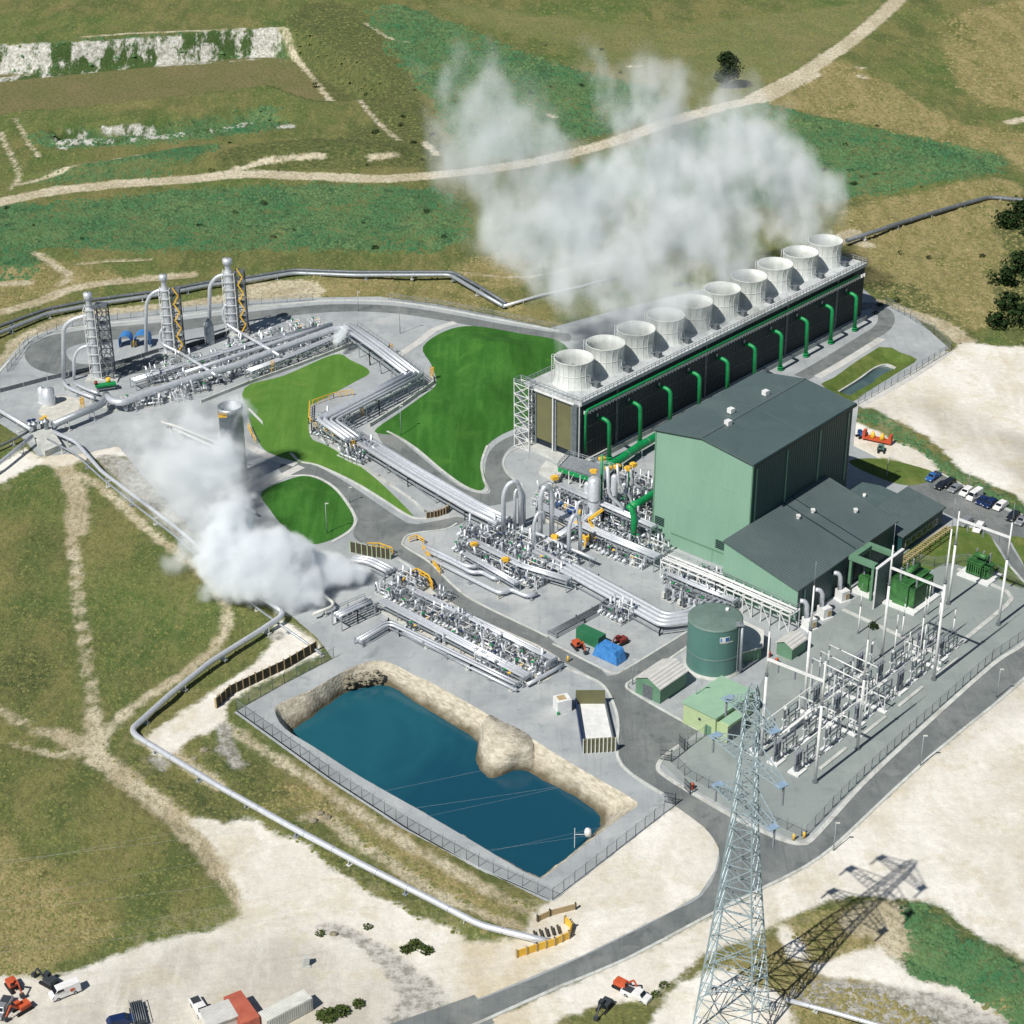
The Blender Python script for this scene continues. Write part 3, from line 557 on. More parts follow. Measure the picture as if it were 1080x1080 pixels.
# kerbs, each a real raised strip
def kerb(pts, name='kerb', wd=0.42, m='kerb', h=0.13, n_=4):
    return ribbon(name, gp(pts, 0, n_, False), wd, -0.1, h, M[m])
kerb([(-10, 402), (26, 364), (40, 354), (57, 349), (105, 342), (160, 337), (212, 331), (262, 325), (310, 320), (350, 317), (410, 318), (462, 325), (520, 336), (590, 349)], wd=.8)
kerb([(262, 431), (300, 470), (315, 486), (335, 491), (372, 508), (405, 528), (425, 541), (440, 547), (460, 546)], wd=.7)
kerb([(300, 503), (328, 502), (351, 513), (367, 532), (375, 549), (368, 561), (350, 572)], wd=.7)
kerb([(408, 455), (420, 461), (440, 474), (466, 496), (490, 513), (508, 519), (514, 516), (510, 505), (508, 488), (514, 470)], wd=.6)
kerb([(565, 468), (540, 475), (531, 488), (538, 502), (552, 512)], wd=.35)
kerb([(424, 574), (428, 566), (440, 562), (470, 558), (482, 552)], wd=.5)
kerb([(424, 574), (432, 580), (454, 594), (474, 614), (492, 629), (520, 644), (560, 663), (578, 672)], wd=.55)
kerb([(420, 590), (440, 604), (460, 630)], wd=.5)
kerb([(560, 690), (600, 706), (620, 714), (637, 724), (648, 745), (652, 765), (651, 797), (665, 816), (699, 838)], wd=.55)
kerb([(583, 679), (634, 705), (648, 710), (658, 707), (704, 679), (725, 666)], wd=.5)
kerb([(736, 674), (700, 699), (668, 717), (661, 722), (664, 728), (690, 744), (736, 770)], wd=.55)
kerb([(718, 786), (701, 798), (694, 811), (708, 823), (724, 833), (772, 861), (806, 878), (832, 888), (847, 890), (856, 886), (880, 860), (911, 826), (966, 774), (1046, 702), (1082, 678), (1130, 636)], wd=.9)
kerb([(440, 1106), (507, 1078), (590, 1041), (660, 1012), (743, 968), (800, 939), (848, 915), (878, 894), (904, 870), (981, 798), (1049, 743), (1085, 712)], wd=.6, n_=2)
kerb([(1066, 598), (1090, 626), (1110, 650)], wd=.5); kerb([(990, 498), (1012, 510), (1045, 530), (1080, 544), (1125, 568)], wd=.5)
# pale paths
for pts in ([(270, 517), (300, 501), (318, 492)], [(238, 455), (262, 470), (285, 482), (312, 490)], [(420, 375), (440, 362), (458, 348), (480, 340)], [(955, 592), (975, 577), (1003, 560)], [(905, 428), (960, 398), (1000, 371)],
            [(862, 398), (890, 382), (930, 357)]):
    ribbon('path', gp(pts, 0, 4, False), 2.4, -0.1, 0.045, M['pale_path'])
ribbon('path', gp([(254, 748), (347, 815), (430, 869), (583, 946)], 0, 0, False), 3.2, -0.1, 0.02, M['gravel'])
for pts in ([(405, 628), (440, 616), (500, 650), (590, 694), (562, 722), (500, 700), (440, 668), (408, 646)], [(566, 520), (590, 512), (606, 536), (596, 556), (570, 546)], [(40, 436), (60, 418), (85, 424), (70, 446)]):
    sheet('pale_gravel', gp(pts, 0, 3), 0.05, M['cream'])
# white-edged transformer bund drawn on the switchyard floor
for pts in ([(889, 643), (989, 689), (1000, 689), (1060, 640), (1067, 632), (1062, 624), (1010, 600)],):
    ribbon('yard_kerb', gp(pts, 0, 0, False), 1.0, 0.0, 0.16, M['concrete'])
# ------------------------------------------------------------------ ponds
WATER = [(308, 772), (318, 764), (350, 740), (368, 729), (390, 724), (412, 724), (437, 740), (480, 766), (500, 779), (511, 796), (507, 807), (511, 815), (524, 815), (546, 809), (571, 822), (599, 836), (621, 850), (633, 861), (631, 873), (612, 893), (575, 922), (560, 925), (500, 893), (440, 858), (380, 824), (330, 792)]
WZ = -4.2
rock = mat('quarry_bank', lin(206, 200, 184), 0.95, c2=lin(150, 143, 124), scale=0.6, amt=.6, bump=0.7, bscale=1.6, stretch=(1, 1, 3.5))
def tide(m, z0, z1, dark):
    n_ = m.node_tree; b_ = n_.nodes['Principled BSDF']; src = b_.inputs['Base Color'].links[0].from_socket; g_ = n_.nodes.new('ShaderNodeNewGeometry'); sp2 = n_.nodes.new('ShaderNodeSeparateXYZ'); n_.links.new(g_.outputs['Position'], sp2.inputs[0])
    nz_ = n_.nodes.new('ShaderNodeTexNoise'); nz_.inputs['Scale'].default_value = .5; nz_.inputs['Detail'].default_value = 6; n_.links.new(g_.outputs['Position'], nz_.inputs[0]); ad_ = n_.nodes.new('ShaderNodeMath'); ad_.operation = 'MULTIPLY_ADD'; ad_.inputs[1].default_value = 2.2; n_.links.new(nz_.outputs[0], ad_.inputs[0]); n_.links.new(sp2.outputs[2], ad_.inputs[2])
    mr_ = n_.nodes.new('ShaderNodeMapRange'); mr_.inputs[1].default_value = z0 + 1.1; mr_.inputs[2].default_value = z1 + 1.1; n_.links.new(ad_.outputs[0], mr_.inputs[0])
    mx_ = n_.nodes.new('ShaderNodeMix'); mx_.data_type = 'RGBA'; mx_.inputs[6].default_value = dark; n_.links.new(src, mx_.inputs[7]); n_.links.new(mr_.outputs[0], mx_.inputs[0]); n_.links.new(mx_.outputs[2], b_.inputs['Base Color'])
tide(rock, WZ + .3, WZ + 2.2, lin(96, 88, 68))
top = np.array(gp(PONDTOP, 0, 6)); wat = np.array(gp(WATER, WZ, 6))
def resample(P, n_):
    Q = np.vstack([P, P[:1]]); s_ = np.r_[0, np.cumsum(np.hypot(*np.diff(Q, axis=0).T))]; t = np.linspace(0, s_[-1], n_, endpoint=False)
    return np.stack([np.interp(t, s_, Q[:, 0]), np.interp(t, s_, Q[:, 1])], 1)
# loft: for each top point take nearest water outline point progressively
NT = 420; T = resample(top, NT); Wp = resample(wat, 600); inner = []
cw = wat.mean(0)
for p in T: inner.append(Wp[np.argmin(((Wp - p) ** 2).sum(1))])
inner = np.array(inner)
for _ in range(2): inner = (np.roll(inner, 1, 0) + inner * 2 + np.roll(inner, -1, 0)) / 4
mb = MB(); vs = []; NR = 14
for j in range(NR + 1):
    t = j / NR
    for i in range(NT):
        q = T[i] * (1 - t) + inner[i] * t; z_ = WZ * (t ** 1.15) + (0 if j in (0,) else 0.35 * mnoise.noise((q[0] * .4, q[1] * .4, 3)) + .22 * mnoise.noise((q[0] * 1.3, q[1] * 1.3, 3)))
        jit = 0.5 * mnoise.noise((q[0] * .25, q[1] * .25, 9)) * math.sin(math.pi * t); vs.append((q[0] + jit, q[1] + jit, z_ if j else 0.01))
for i in range(NT):
    q = cw + (inner[i] - cw) * 0.93; vs.append((q[0], q[1], WZ - 1.6))
fs = [(j * NT + i, j * NT + (i + 1) % NT, (j + 1) * NT + (i + 1) % NT, (j + 1) * NT + i) for j in range(NR + 1) for i in range(NT)]
mb.add(vs, fs, True); pb = mb.build('pond_bank', rock); pb['kind'] = 'structure'
wm = bpy.data.materials.new('pond_water'); wm.use_nodes = True; n = wm.node_tree; B = n.nodes['Principled BSDF']; geo = n.nodes.new('ShaderNodeNewGeometry')
B.inputs['Roughness'].default_value = 0.12; B.inputs['IOR'].default_value = 1.33
wc = MX(MR(NZ(0.02, 5, .6, None, .8), 0.35, 0.65), lin(24, 72, 92), lin(34, 92, 106)); n.links.new(wc, B.inputs['Base Color'])
bp = n.nodes.new('ShaderNodeBump'); bp.inputs['Strength'].default_value = 0.35; bp.inputs['Distance'].default_value = 0.12; n.links.new(NZ(.8, 6, .65, (1, .45, 1, .7)), bp.inputs['Height']); n.links.new(bp.outputs[0], B.inputs['Normal'])
ct_ = top.mean(0); big_w = [tuple(ct_ + (p - ct_) * .985) for p in resample(top, 160)]
sheet('pond_water', big_w, WZ, wm)
sp_t = np.array(resample(np.array(gp([(516, 754), (530, 761), (546, 768), (560, 777), (560, 787), (550, 793), (536, 794), (524, 787), (514, 776), (510, 764)], 0.0, 4)), 60)); sp_b = np.array(resample(np.array(gp([(505, 772), (550, 770), (580, 800), (566, 818), (548, 812), (530, 820), (515, 823), (506, 815), (500, 804), (503, 788)], WZ - .3, 4)), 60))
k0 = int(np.argmin(((sp_b - sp_t[0]) ** 2).sum(1))); sp_b = np.roll(sp_b, -k0, 0)
if ((sp_t[15] - sp_b[15]) ** 2).sum() > ((sp_t[15] - sp_b[-15]) ** 2).sum(): sp_b = sp_b[::-1]
vs = [(sp_t[:, 0].mean(), sp_t[:, 1].mean(), .04)]; NQ = 10
for j in range(NQ + 1):
    t = j / NQ
    for i in range(60):
        q = sp_t[i] * (1 - t) + sp_b[i] * t; vs.append((q[0] + .4 * mnoise.noise((q[0] * .4, q[1] * .4, 5)) * t, q[1] + .4 * mnoise.noise((q[0] * .4, q[1] * .4, 8)) * t, .03 + (WZ - .5) * t ** .95 + .45 * mnoise.noise((q[0] * .7, q[1] * .7, 1)) * min(1, 3 * t)))
mb = MB(); mb.add(vs, [(0, 1 + i, 1 + (i + 1) % 60) for i in range(60)] + [(1 + j * 60 + i, 1 + (j + 1) * 60 + i, 1 + (j + 1) * 60 + (i + 1) % 60, 1 + j * 60 + (i + 1) % 60) for j in range(NQ) for i in range(60)], True); o_ = mb.build('pond_spur', rock); o_['kind'] = 'structure'
sheet('pond_floor', [tuple(cw + (p - cw) * 1.0) for p in resample(wat, 60)], WZ - 1.7, rock)
wm2 = mat('ditch_water', lin(84, 104, 106), 0.15, c2=lin(60, 84, 84), scale=.2)
sheet('ditch_water', gp([(882, 416), (893, 409), (905, 402), (923, 390), (935, 386), (944, 389), (943, 394), (925, 405), (908, 417), (900, 421)], -0.95, 4), -0.95, wm2)
ribbon('ditch_lining', gp([(884, 412), (905, 399), (922, 387), (935, 383), (945, 387)], 0, 4, False), .5, -1.2, -.25, M['concrete'])

# ------------------------------------------------------------------ tussocks and low scrub, real little clumps on the ground
def clumps(name, label, n_, region, smin, smax, m, hfac=.8, far=1.0):
    r_ = np.random.default_rng(len(name) * 7); cxs, cys = [], []
    tot = 0; k = 0
    while tot < n_ and k < 60:
        k += 1; px_ = r_.uniform(-60, 1140, 4000); py_ = r_.uniform(-20, 1120, 4000)
        dx = (px_ - 540) / FOC; dy = (540 - py_) / FOC; Dy = dy * sp + cp; Dz = dy * cp - sp; t_ = -HC / Dz; gx, gy = dx * t_, Dy * t_
        ix = np.clip(np.searchsorted(xs, gx), 0, nx_ - 1); iy = np.clip(np.searchsorted(ys, gy), 0, ny_ - 1); id_ = iy * nx_ + ix; ok = region(id_, r_.random(4000))
        cxs.append(gx[ok]); cys.append(gy[ok]); tot += ok.sum()
    gx = np.concatenate(cxs)[:n_]; gy = np.concatenate(cys)[:n_]; ix = np.clip(np.searchsorted(xs, gx), 0, nx_ - 1); iy = np.clip(np.searchsorted(ys, gy), 0, ny_ - 1); gz = np.minimum(h[iy * nx_ + ix], np.minimum(h[np.clip(iy - 1, 0, ny_ - 1) * nx_ + ix], h[iy * nx_ + np.clip(ix - 1, 0, nx_ - 1)]))
    n2 = len(gx); s_ = r_.uniform(smin, smax, n2) * (1 + far * np.clip((gy - 400) / 500, 0, 1)); V5 = np.zeros((n2, 6, 3)); a0 = r_.uniform(0, 6.28, n2)
    for q in range(5):
        a = a0 + q * 1.2566; rr = s_ * r_.uniform(.6, 1.3, n2); V5[:, q, 0] = gx + rr * np.cos(a); V5[:, q, 1] = gy + rr * np.sin(a); V5[:, q, 2] = gz - .12
    V5[:, 5, 0] = gx + r_.uniform(-.4, .4, n2) * s_; V5[:, 5, 1] = gy + r_.uniform(-.4, .4, n2) * s_; V5[:, 5, 2] = gz + s_ * hfac * r_.uniform(.6, 1.3, n2)
    F5 = np.array([[q, (q + 1) % 5, 5] for q in range(5)]); F_ = (np.arange(n2)[:, None, None] * 6 + F5[None]).reshape(-1, 3); me_ = bpy.data.meshes.new(name); me_.vertices.add(n2 * 6); me_.vertices.foreach_set('co', V5.ravel())
    me_.loops.add(F_.size); me_.loops.foreach_set('vertex_index', F_.ravel().astype(np.int32)); me_.polygons.add(len(F_)); me_.polygons.foreach_set('loop_start', np.arange(0, F_.size, 3, dtype=np.int32)); me_.update(calc_edges=True); me_.materials.append(m)
    o = bpy.data.objects.new(name, me_); COL.objects.link(o); tag(o, label, 'grass', kind='stuff'); return o
open_ = (sy < -2) & (attrs['dirt'] < -1.0) & (attrs['track'] < -.6) & (pit < -2) & (pond < -3)
M['tuss'] = mat('tussock_grass', lin(98, 108, 60), .95, c2=lin(126, 126, 80), scale=.35, amt=.8, spec=.1); M['gorse'] = mat('low_scrub', lin(58, 106, 72), .95, c2=lin(100, 124, 82), scale=.055, amt=.8, spec=.1); M['drytuss'] = mat('dry_tussock', lin(152, 142, 102), .95, c2=lin(116, 116, 74), scale=.3, amt=.8, spec=.1)
clumps('grass_tussocks', 'olive grass tussocks all over the rough paddocks around the plant', 26000, lambda i, u: open_[i] & (attrs['lush'][i] < 0) & (attrs['pebble'][i] < -.5), .28, .62, M['tuss'], .55)
clumps('green_scrub', 'low green scrub covering the darker green slopes', 24000, lambda i, u: open_[i] & (attrs['lush'][i] + 5 * N2[i] > -1), .3, .72, M['gorse'], .8)
clumps('dry_grass', 'straw coloured dry grass clumps on the tan slopes', 10000, lambda i, u: open_[i] & (attrs['dry'][i] + 6 * N2[i] > 0), .3, .7, M['drytuss'], .6)
ribbon('asphalt_road', gp([(511, 1064), (472, 1078), (405, 1100), (300, 1128), (150, 1160), (-60, 1200)], 0, 4, False), 7.2, -.1, .028, M['asphalt'])
# ================================================================== cooling tower
HT = 17.5
def frame3(o, a, b, z=None):
    """o: corner, a: along the long side, b: across. Returns origin, unit long, unit across, length, width"""
    u = (a - o); u.z = 0; L = u.length; u = u / L; wv = (b - o); wv.z = 0; wv = wv - u * wv.dot(u); W = wv.length
    return Vector((o.x, o.y, 0)), u, wv / W, L, W
R0, R1, L0 = G(613.5, 424, HT), G(912.8, 277.2, HT), G(557, 403, HT)
co_, u, wv, CL, CW = frame3(R0, R1, L0)     # wv points to the hidden (left) side
ct = thing('cooling_tower', 'long dark navy cooling tower with ten white fan stacks and green risers', 'cooling tower', co_)
def at(o, a, b, z): p = o + u * a + wv * b; return Vector((p.x, p.y, z))
mb = MB(); mb.fbox(co_, u, wv, 0.35, CL, 0.0, CW, 0.0, HT - .9); mb.build('wall', M['navy'], ct)
mb = MB(); mb.fbox(co_, u, wv, -0.6, CL + .3, -0.5, CW + .5, HT - .9, HT); mb.build('fan_deck', M['deck'], ct)
mb = MB(); mb.fbox(co_, u, wv, -2.2, CL + 1, -1.4, CW + 1.4, 0.0, 1.3); mb.build('basin', M['concrete'], ct)
for b0, b1 in ((CW * .18, CW * .46), (CW * .54, CW * .84)):
    mb = MB(); mb.fbox(co_, u, wv, 0.1, 0.35, b0, b1, 3.0, HT - 1.8); mb.build('end_panel', M['tan'], ct)
    fr = MB()
    for bb in (b0 - .25, b1 + .25): fr.fbox(co_, u, wv, -.25, .2, bb - .22, bb + .22, 1.3, HT - 1.0)
    fr.fbox(co_, u, wv, -.2, .15, b0, b1, HT - 2.0, HT - 1.6); fr.build('panel_frame', M['steel'], ct)
mb = MB()
for bb in (CW * .12, CW * .5, CW * .9, 0.15): mb.fbox(co_, u, wv, -.75, -.45, bb - .15, bb + .15, 1.3, HT - .4)
mb.fbox(co_, u, wv, -.8, -.5, CW * .1, CW * .95, HT - 1.3, HT - .9); mb.build('end_column', M['white'], ct)
mb = MB(); mb.fbox(co_, u, wv, -1.6, 0.3, 0.2, 1.9, 1.3, HT - 1.0); mb.build('corner_duct', M['greysteel'], ct)
# fan stacks
NS = 10; pitch_ = (CL - 3.0) / NS; fs_c = []
for i in range(NS):
    c = at(co_, 1.5 + pitch_ * (i + .5), CW * .52, 0); fs_c.append(c)
    prof = [(5.35, HT), (5.15, HT + .5), (4.85, HT + 1.6), (4.65, HT + 3.2), (4.62, HT + 4.6), (4.95, HT + 6.6), (5.05, HT + 6.75), (4.8, HT + 6.75), (4.5, HT + 4.6), (4.5, HT + 2.2), (4.7, HT + .6)]
    mb = MB(); mb.lathe((c.x, c.y, 0), prof, 40)
    s_ = mb.build('fan_stack', M['fibre'], ct)
    rb = MB()
    for k in range(20):
        a = 2 * math.pi * k / 20; ca, sa = math.cos(a), math.sin(a)
        P = [(c.x + ca * (r + .05), c.y + sa * (r + .05), z) for r, z in prof[:6]]
        for p, q in zip(P[:-1], P[1:]): rb.beam(p, q, .09)
    rb.lathe((c.x, c.y, 0), [(prof[3][0] + .02, HT + 3.1), (prof[3][0] + .09, HT + 3.15), (prof[3][0] + .09, HT + 3.3), (prof[3][0] + .02, HT + 3.35)], 40)
    rb.build('stack_rib', M['fibre'], s_)
    fb = MB()
    for k in range(8):
        a = 2 * math.pi * k / 8 + i; fb.obox((c.x + 2.2 * math.cos(a), c.y + 2.2 * math.sin(a), HT + 3), (2.1 * math.cos(a), 2.1 * math.sin(a), 0), (-.35 * math.sin(a), .35 * math.cos(a), .12), (0, 0, .04))
    fb.cyl((c.x, c.y, HT + 2), (c.x, c.y, HT + 3.4), .7, seg=12); fb.build('fan_blades', M['greysteel'], s_)
    mt = MB(); p = c - wv * 6.2 + u * 1.5; mt.box((p.x, p.y, HT + .7), (1.2, 1.6, 1.4), TH); mt.cyl((p.x, p.y, HT + 1.0), (c.x - wv.x * 4.6, c.y - wv.y * 4.6, HT + 1.4), .22)
    mt.build('fan_motor', M['greysteel'], ct)
    ld = MB(); p = c + wv * 3.6 - u * 3.8
    for d_ in (-.3, .3): ld.tube([(p.x + d_, p.y, HT), (p.x + d_, p.y, HT + 7.6), (p.x + d_ + u.x * .9, p.y + u.y * .9, HT + 7.6)], .07, 5)
    for k in range(12): ld.beam((p.x - .3, p.y, HT + .5 + k * .6), (p.x + .3, p.y, HT + .5 + k * .6), .05)
    ld.build('stack_ladder', M['white'], ct)
# railing round the deck
def railing(mb, pts, z, h=1.15, step=2.0, r=.05):
    for p, q in zip(pts[:-1], pts[1:]):
        p, q = Vector(p), Vector(q); L = (q - p).length; n_ = max(1, int(L / step))
        for k in range(n_ + 1):
            c = p + (q - p) * (k / n_); mb.beam((c.x, c.y, z(c) if callable(z) else z), (c.x, c.y, (z(c) if callable(z) else z) + h), r * 1.6)
        for hh in (h, h * .55):
            mb.beam((p.x, p.y, (z(p) if callable(z) else z) + hh), (q.x, q.y, (z(q) if callable(z) else z) + hh), r * 1.6)
    return mb
mb = MB(); c0, c1, c2, c3 = at(co_, -.5, -.4, 0), at(co_, CL + .2, -.4, 0), at(co_, CL + .2, CW + .4, 0), at(co_, -.5, CW + .4, 0)
railing(mb, [c0, c1, c2, c3, c0], HT, 1.25, 1.5, .07)
mb.build('deck_railing', M['steel'], ct)
mb = MB(); n_ = int(CL / 1.25)
for k in range(n_): mb.fbox(co_, u, wv, .8 + k * 1.25, 1.15 + k * 1.25, -1.0, 0, HT - 3.6, HT - 2.7)
mb.build('louvre_bracket', M['white'], ct)
mb = MB()
for hh in (HT * .32, HT * .56): mb.fbox(co_, u, wv, 1.5, CL - 1, -.06, 0, hh, hh + .08)
mb.build('wall_seam', M['greysteel'], ct)
# green spray header and risers
mb = MB(); z_ = HT - 2.3
mb.tube([at(co_, .5, -.9, 4.0), at(co_, .5, -.9, z_), at(co_, CL * .965, -.9, z_)], .34, 10, 1.2); mb.build('spray_header', M['pipegreen'], ct)
for i in range(NS):
    a = 1.5 + pitch_ * (i + .42)
    mb = MB(); zt = HT * .62
    mb.tube([at(co_, a, .1, zt), at(co_, a, -1.4, zt + .3), at(co_, a + .2, -3.2, zt - .3), at(co_, a + .3, -3.4, 0.4)], .52, 12, 1.6)
    rp = mb.build('riser_pipe', M['pipegreen'], ct)
    mb = MB(); p = at(co_, a + .3, -3.4, 0); mb.cyl((p.x, p.y, .9), (p.x, p.y, 1.15), .8); mb.cyl((p.x, p.y, .2), (p.x, p.y, .45), .85); mb.build('flange', M['pipegreen'], rp)
    mb = MB(); p = at(co_, a - .8, -.15, zt + 1.1); mb.box(p, (.5, .5, .9), TH); mb.build('nozzle_box', M['steel'], ct)
for i in (1, 4, 7, 9):
    mb = MB(); a = 1.5 + pitch_ * i - .6
    for d_ in (0, .5): mb.beam(at(co_, a + d_, -.35, 1.3), at(co_, a + d_, -.35, HT + 1), .06)
    k = 1.5
    while k < HT: mb.beam(at(co_, a, -.35, k), at(co_, a + .5, -.35, k), .05); k += .5
    mb.build('wall_ladder', M['steel'], ct)
# lattice stair tower at the near end
st = thing('stair_tower', 'open galvanised lattice stair tower against the near left end of the cooling tower', 'stair tower', at(co_, -1.8, CW * .98 + 1, 0))
mb = MB(); a0, a1, b0, b1 = -2.6, 0.0, CW * .86, CW * 1.14
cor = [at(co_, a, b, 0) for a, b in ((a0, b0), (a1, b0), (a1, b1), (a0, b1))]
for c in cor: mb.beam((c.x, c.y, 0), (c.x, c.y, HT + 1.1), .2)
NL = 6
for k in range(NL + 1):
    z_ = HT * k / NL
    for p, q in zip(cor, cor[1:] + cor[:1]):
        mb.beam((p.x, p.y, z_), (q.x, q.y, z_), .14)
        if k < NL: mb.beam((p.x, p.y, z_), (q.x, q.y, z_ + HT / NL), .13); mb.beam((q.x, q.y, z_), (p.x, p.y, z_ + HT / NL), .13)
mb.build('frame', M['white'], st)
fl = MB()
for k in range(NL):
    z_ = HT * k / NL; A, B_ = at(co_, -1.0 if k % 2 else -1.9, b0 + .4, z_), at(co_, -1.0 if k % 2 else -1.9, b1 - .4, z_ + HT / NL)
    if k % 2: A, B_ = Vector((B_.x, B_.y, z_)), Vector((A.x, A.y, z_ + HT / NL))
    fl.beam(A, B_, 1.0, .12)
fl.build('stair_flight', M['steel'], st)
mb = MB(); railing(mb, [(p.x, p.y, 0) for p in cor + cor[:1]], HT, 1.2, 1.3, .06); mb.build('handrail', M['steel'], st)
# ================================================================== turbine hall
HE = 27.8
A_, C_, D_ = G(696.7, 451.1, HE), G(794.4, 490.4, HE), G(900, 426.7, HE)
ho, hu, hw, HLn, HWd = frame3(C_, D_, A_)      # hw points left, away from the annex
u, wv = hu, hw
th = thing('turbine_hall', 'tall windowless green turbine hall with a pale lit end wall and grey roof', 'building', ho)
def hat(a, b, z): p = ho + hu * a + hw * b; return Vector((p.x, p.y, z))
RZ = HE + 2.0
def gable(o, uu, ww, L, prof, z0=0.0, ov=0.0):
    """prof: list of (across, height); walls prism"""
    mb = MB(); P = [(b, z) for b, z in prof]; P = [(P[0][0], z0)] + P + [(P[-1][0], z0)]; n_ = len(P); vs = []
    for a in (0, L):
        for b, z in P: q = o + uu * a + ww * b; vs.append((q.x, q.y, z))
    fs = [tuple(range(n_)), tuple(range(n_, 2 * n_))[::-1]] + [(i, (i + 1) % n_, n_ + (i + 1) % n_, n_ + i) for i in range(n_)]
    mb.add(vs, fs); return mb
def roofs(o, uu, ww, L, prof, th_=.35, ov=.5):
    mb = MB()
    for (b0, z0), (b1, z1) in zip(prof[:-1], prof[1:]):
        vs = []
        for a in (-ov, L + ov):
            for b, z in ((b0, z0), (b1, z1)):
                for dz in (0.004, th_): q = o + uu * a + ww * b; vs.append((q.x, q.y, z + dz))
        mb.add(vs, [(0, 1, 3, 2), (4, 6, 7, 5), (0, 4, 5, 1), (2, 3, 7, 6), (1, 5, 7, 3), (0, 2, 6, 4)])
    return mb
prof = [(0, HE), (HWd * .52, RZ), (HWd, HE)]
# one green cladding in two tones: the flank's shade is painted into its colour
e = MB(); e.fbox(ho, hu, hw, 0, .25, 0.0, HWd, 0, HE)
q = [hat(0, 0, HE), hat(0, HWd * .52, RZ), hat(0, HWd, HE), hat(.25, 0, HE), hat(.25, HWd * .52, RZ), hat(.25, HWd, HE)]
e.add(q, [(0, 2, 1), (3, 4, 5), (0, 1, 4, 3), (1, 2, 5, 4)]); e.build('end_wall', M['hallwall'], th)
g = gable(ho + hu * .25, hu, hw, HLn - .25, [(0.0, HE - .01), (HWd * .52, RZ - .01), (HWd, HE - .01)]); g.build('side_wall', M['hallshade'], th)
roofs(ho, hu, hw, HLn, [(-.4, HE), (HWd * .52, RZ), (HWd + .4, HE)]).build('roof', M['roof'], th)
mb = MB(); mb.fbox(ho, hu, hw, -.5, HLn + .5, -.75, -.42, HE - .35, HE + .3); mb.build('gutter', M['gutter'], th)
mb = MB(); mb.fbox(ho, hu, hw, -.45, HLn + .45, HWd * .52 - .35, HWd * .52 + .35, RZ + .36, RZ + .44); 
mb.build('ridge_cap', M['roof2'], th)
mb = MB(); P0, P1, P2 = hat(HLn * .5, .2, HE + .42), hat(HLn * .5, HWd * .52, RZ + .42), hat(HLn * .5, HWd - .2, HE + .42); mb.beam(P0, P1, .22, .1); mb.beam(P1, P2, .22, .1); mb.build('roof_seam', M['roof2'], th)
for a, b in ((.235, .50), (.38, .62), (.72, .60)):
    c = hat(HLn * a * .95, HWd * b, RZ); mb = MB(); mb.box((c.x, c.y, RZ + .75), (1.3, 1.3, 1.1), .7); mb.cyl((c.x, c.y, RZ + .1), (c.x, c.y, RZ + .5), .5); mb.build('roof_vent', M['white'], th)
for a in (.035, .33, .66, .955):
    mb = MB(); mb.fbox(ho, hu, hw, HLn * a, HLn * a + .45, -.12, 0.001, 9.0, HE - 1.5); mb.build('downpipe', M['translucent'], th)
mb = MB(); mb.fbox(ho, hu, hw, -.1, 0.001, HWd * .02, HWd * .8, 3.2, 3.5); mb.build('wall_trim', M['shedgreen'], th)
mb = MB(); mb.fbox(ho, hu, hw, -.05, 0.001, .05, HWd - .05, 11.2, 11.32); mb.build('wall_seam', M['hallwall'], th)
mb = MB(); mb.fbox(ho, hu, hw, -.05, 0.001, .05, HWd - .05, 19.6, 19.72); mb.build('wall_seam', M['hallwall'], th)
for b_ in (.0, 1.0): mb = MB(); mb.fbox(ho, hu, hw, -.12, .3, HWd * b_ - .15, HWd * b_ + .15, 0, HE - .2); mb.build('corner_flashing', M['shedgreen'], th)
mb = MB(); P0, P1, P2 = hat(-.15, -.1, HE - .1), hat(-.15, HWd * .52, RZ - .1), hat(-.15, HWd + .1, HE - .1); mb.beam(P0, P1, .16, .3); mb.beam(P1, P2, .16, .3); mb.build('barge_board', M['gutter'], th)
for b0, b1 in ((.88, .98), (.24, .33)):
    mb = MB()
    for k in range(5): mb.fbox(ho, hu, hw, -.12, 0.001, HWd * b0, HWd * b1, 4.2 + k * .45, 4.45 + k * .45)
    mb.build('louvre', M['gutter'], th)
mb = MB(); mb.fbox(ho, hu, hw, -.1, 0.001, HWd * .36, HWd * .7, 0.1, 3.1); mb.build('roller_door', M['hallwall'], th)
# ================================================================== annex
AE = 8.2; AI = 13.0
E0, E1 = G(841.5, 622.2, AE), G(945.2, 550.5, AE)
AW = 13.5
ax = [(0.0, AI)]
# use the hall's own axes: annex stands against the hall flank
def proj_ax(p): d = p - ho; return d.dot(hu), d.dot(hw)
a0, bW = proj_ax(E0); a1, bW1 = proj_ax(E1); bW = (bW + bW1) / 2; aI = proj_ax(G(787.8, 590.3, AI))[0]
o2 = ho + hu * a0; L2 = a1 - a0
an = thing('side_annex', 'long low green annex with a grey lean-to roof along the foot of the turbine hall', 'building', o2)
pr = [(bW, AE), (-.02, AI)]
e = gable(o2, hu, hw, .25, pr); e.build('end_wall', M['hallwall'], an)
g = gable(o2 + hu * .25, hu, hw, L2 - .25, [(bW + .01, AE - .01), (-.03, AI - .01)]); g.build('side_wall', M['hallshade'], an)
roofs(o2, hu, hw, L2, [(bW - .4, AE - .14), (-.03, AI)]).build('roof', M['roof2'], an)
mb = MB()
for f_ in (.57, .66): 
    P0, P1 = o2 + hu * L2 * f_ + hw * (bW), o2 + hu * L2 * f_; mb.beam((P0.x, P0.y, AE + .4), (P1.x - .2, P1.y, AI + .4), .25, .1)
mb.build('roof_seam', M['gutter'], an)
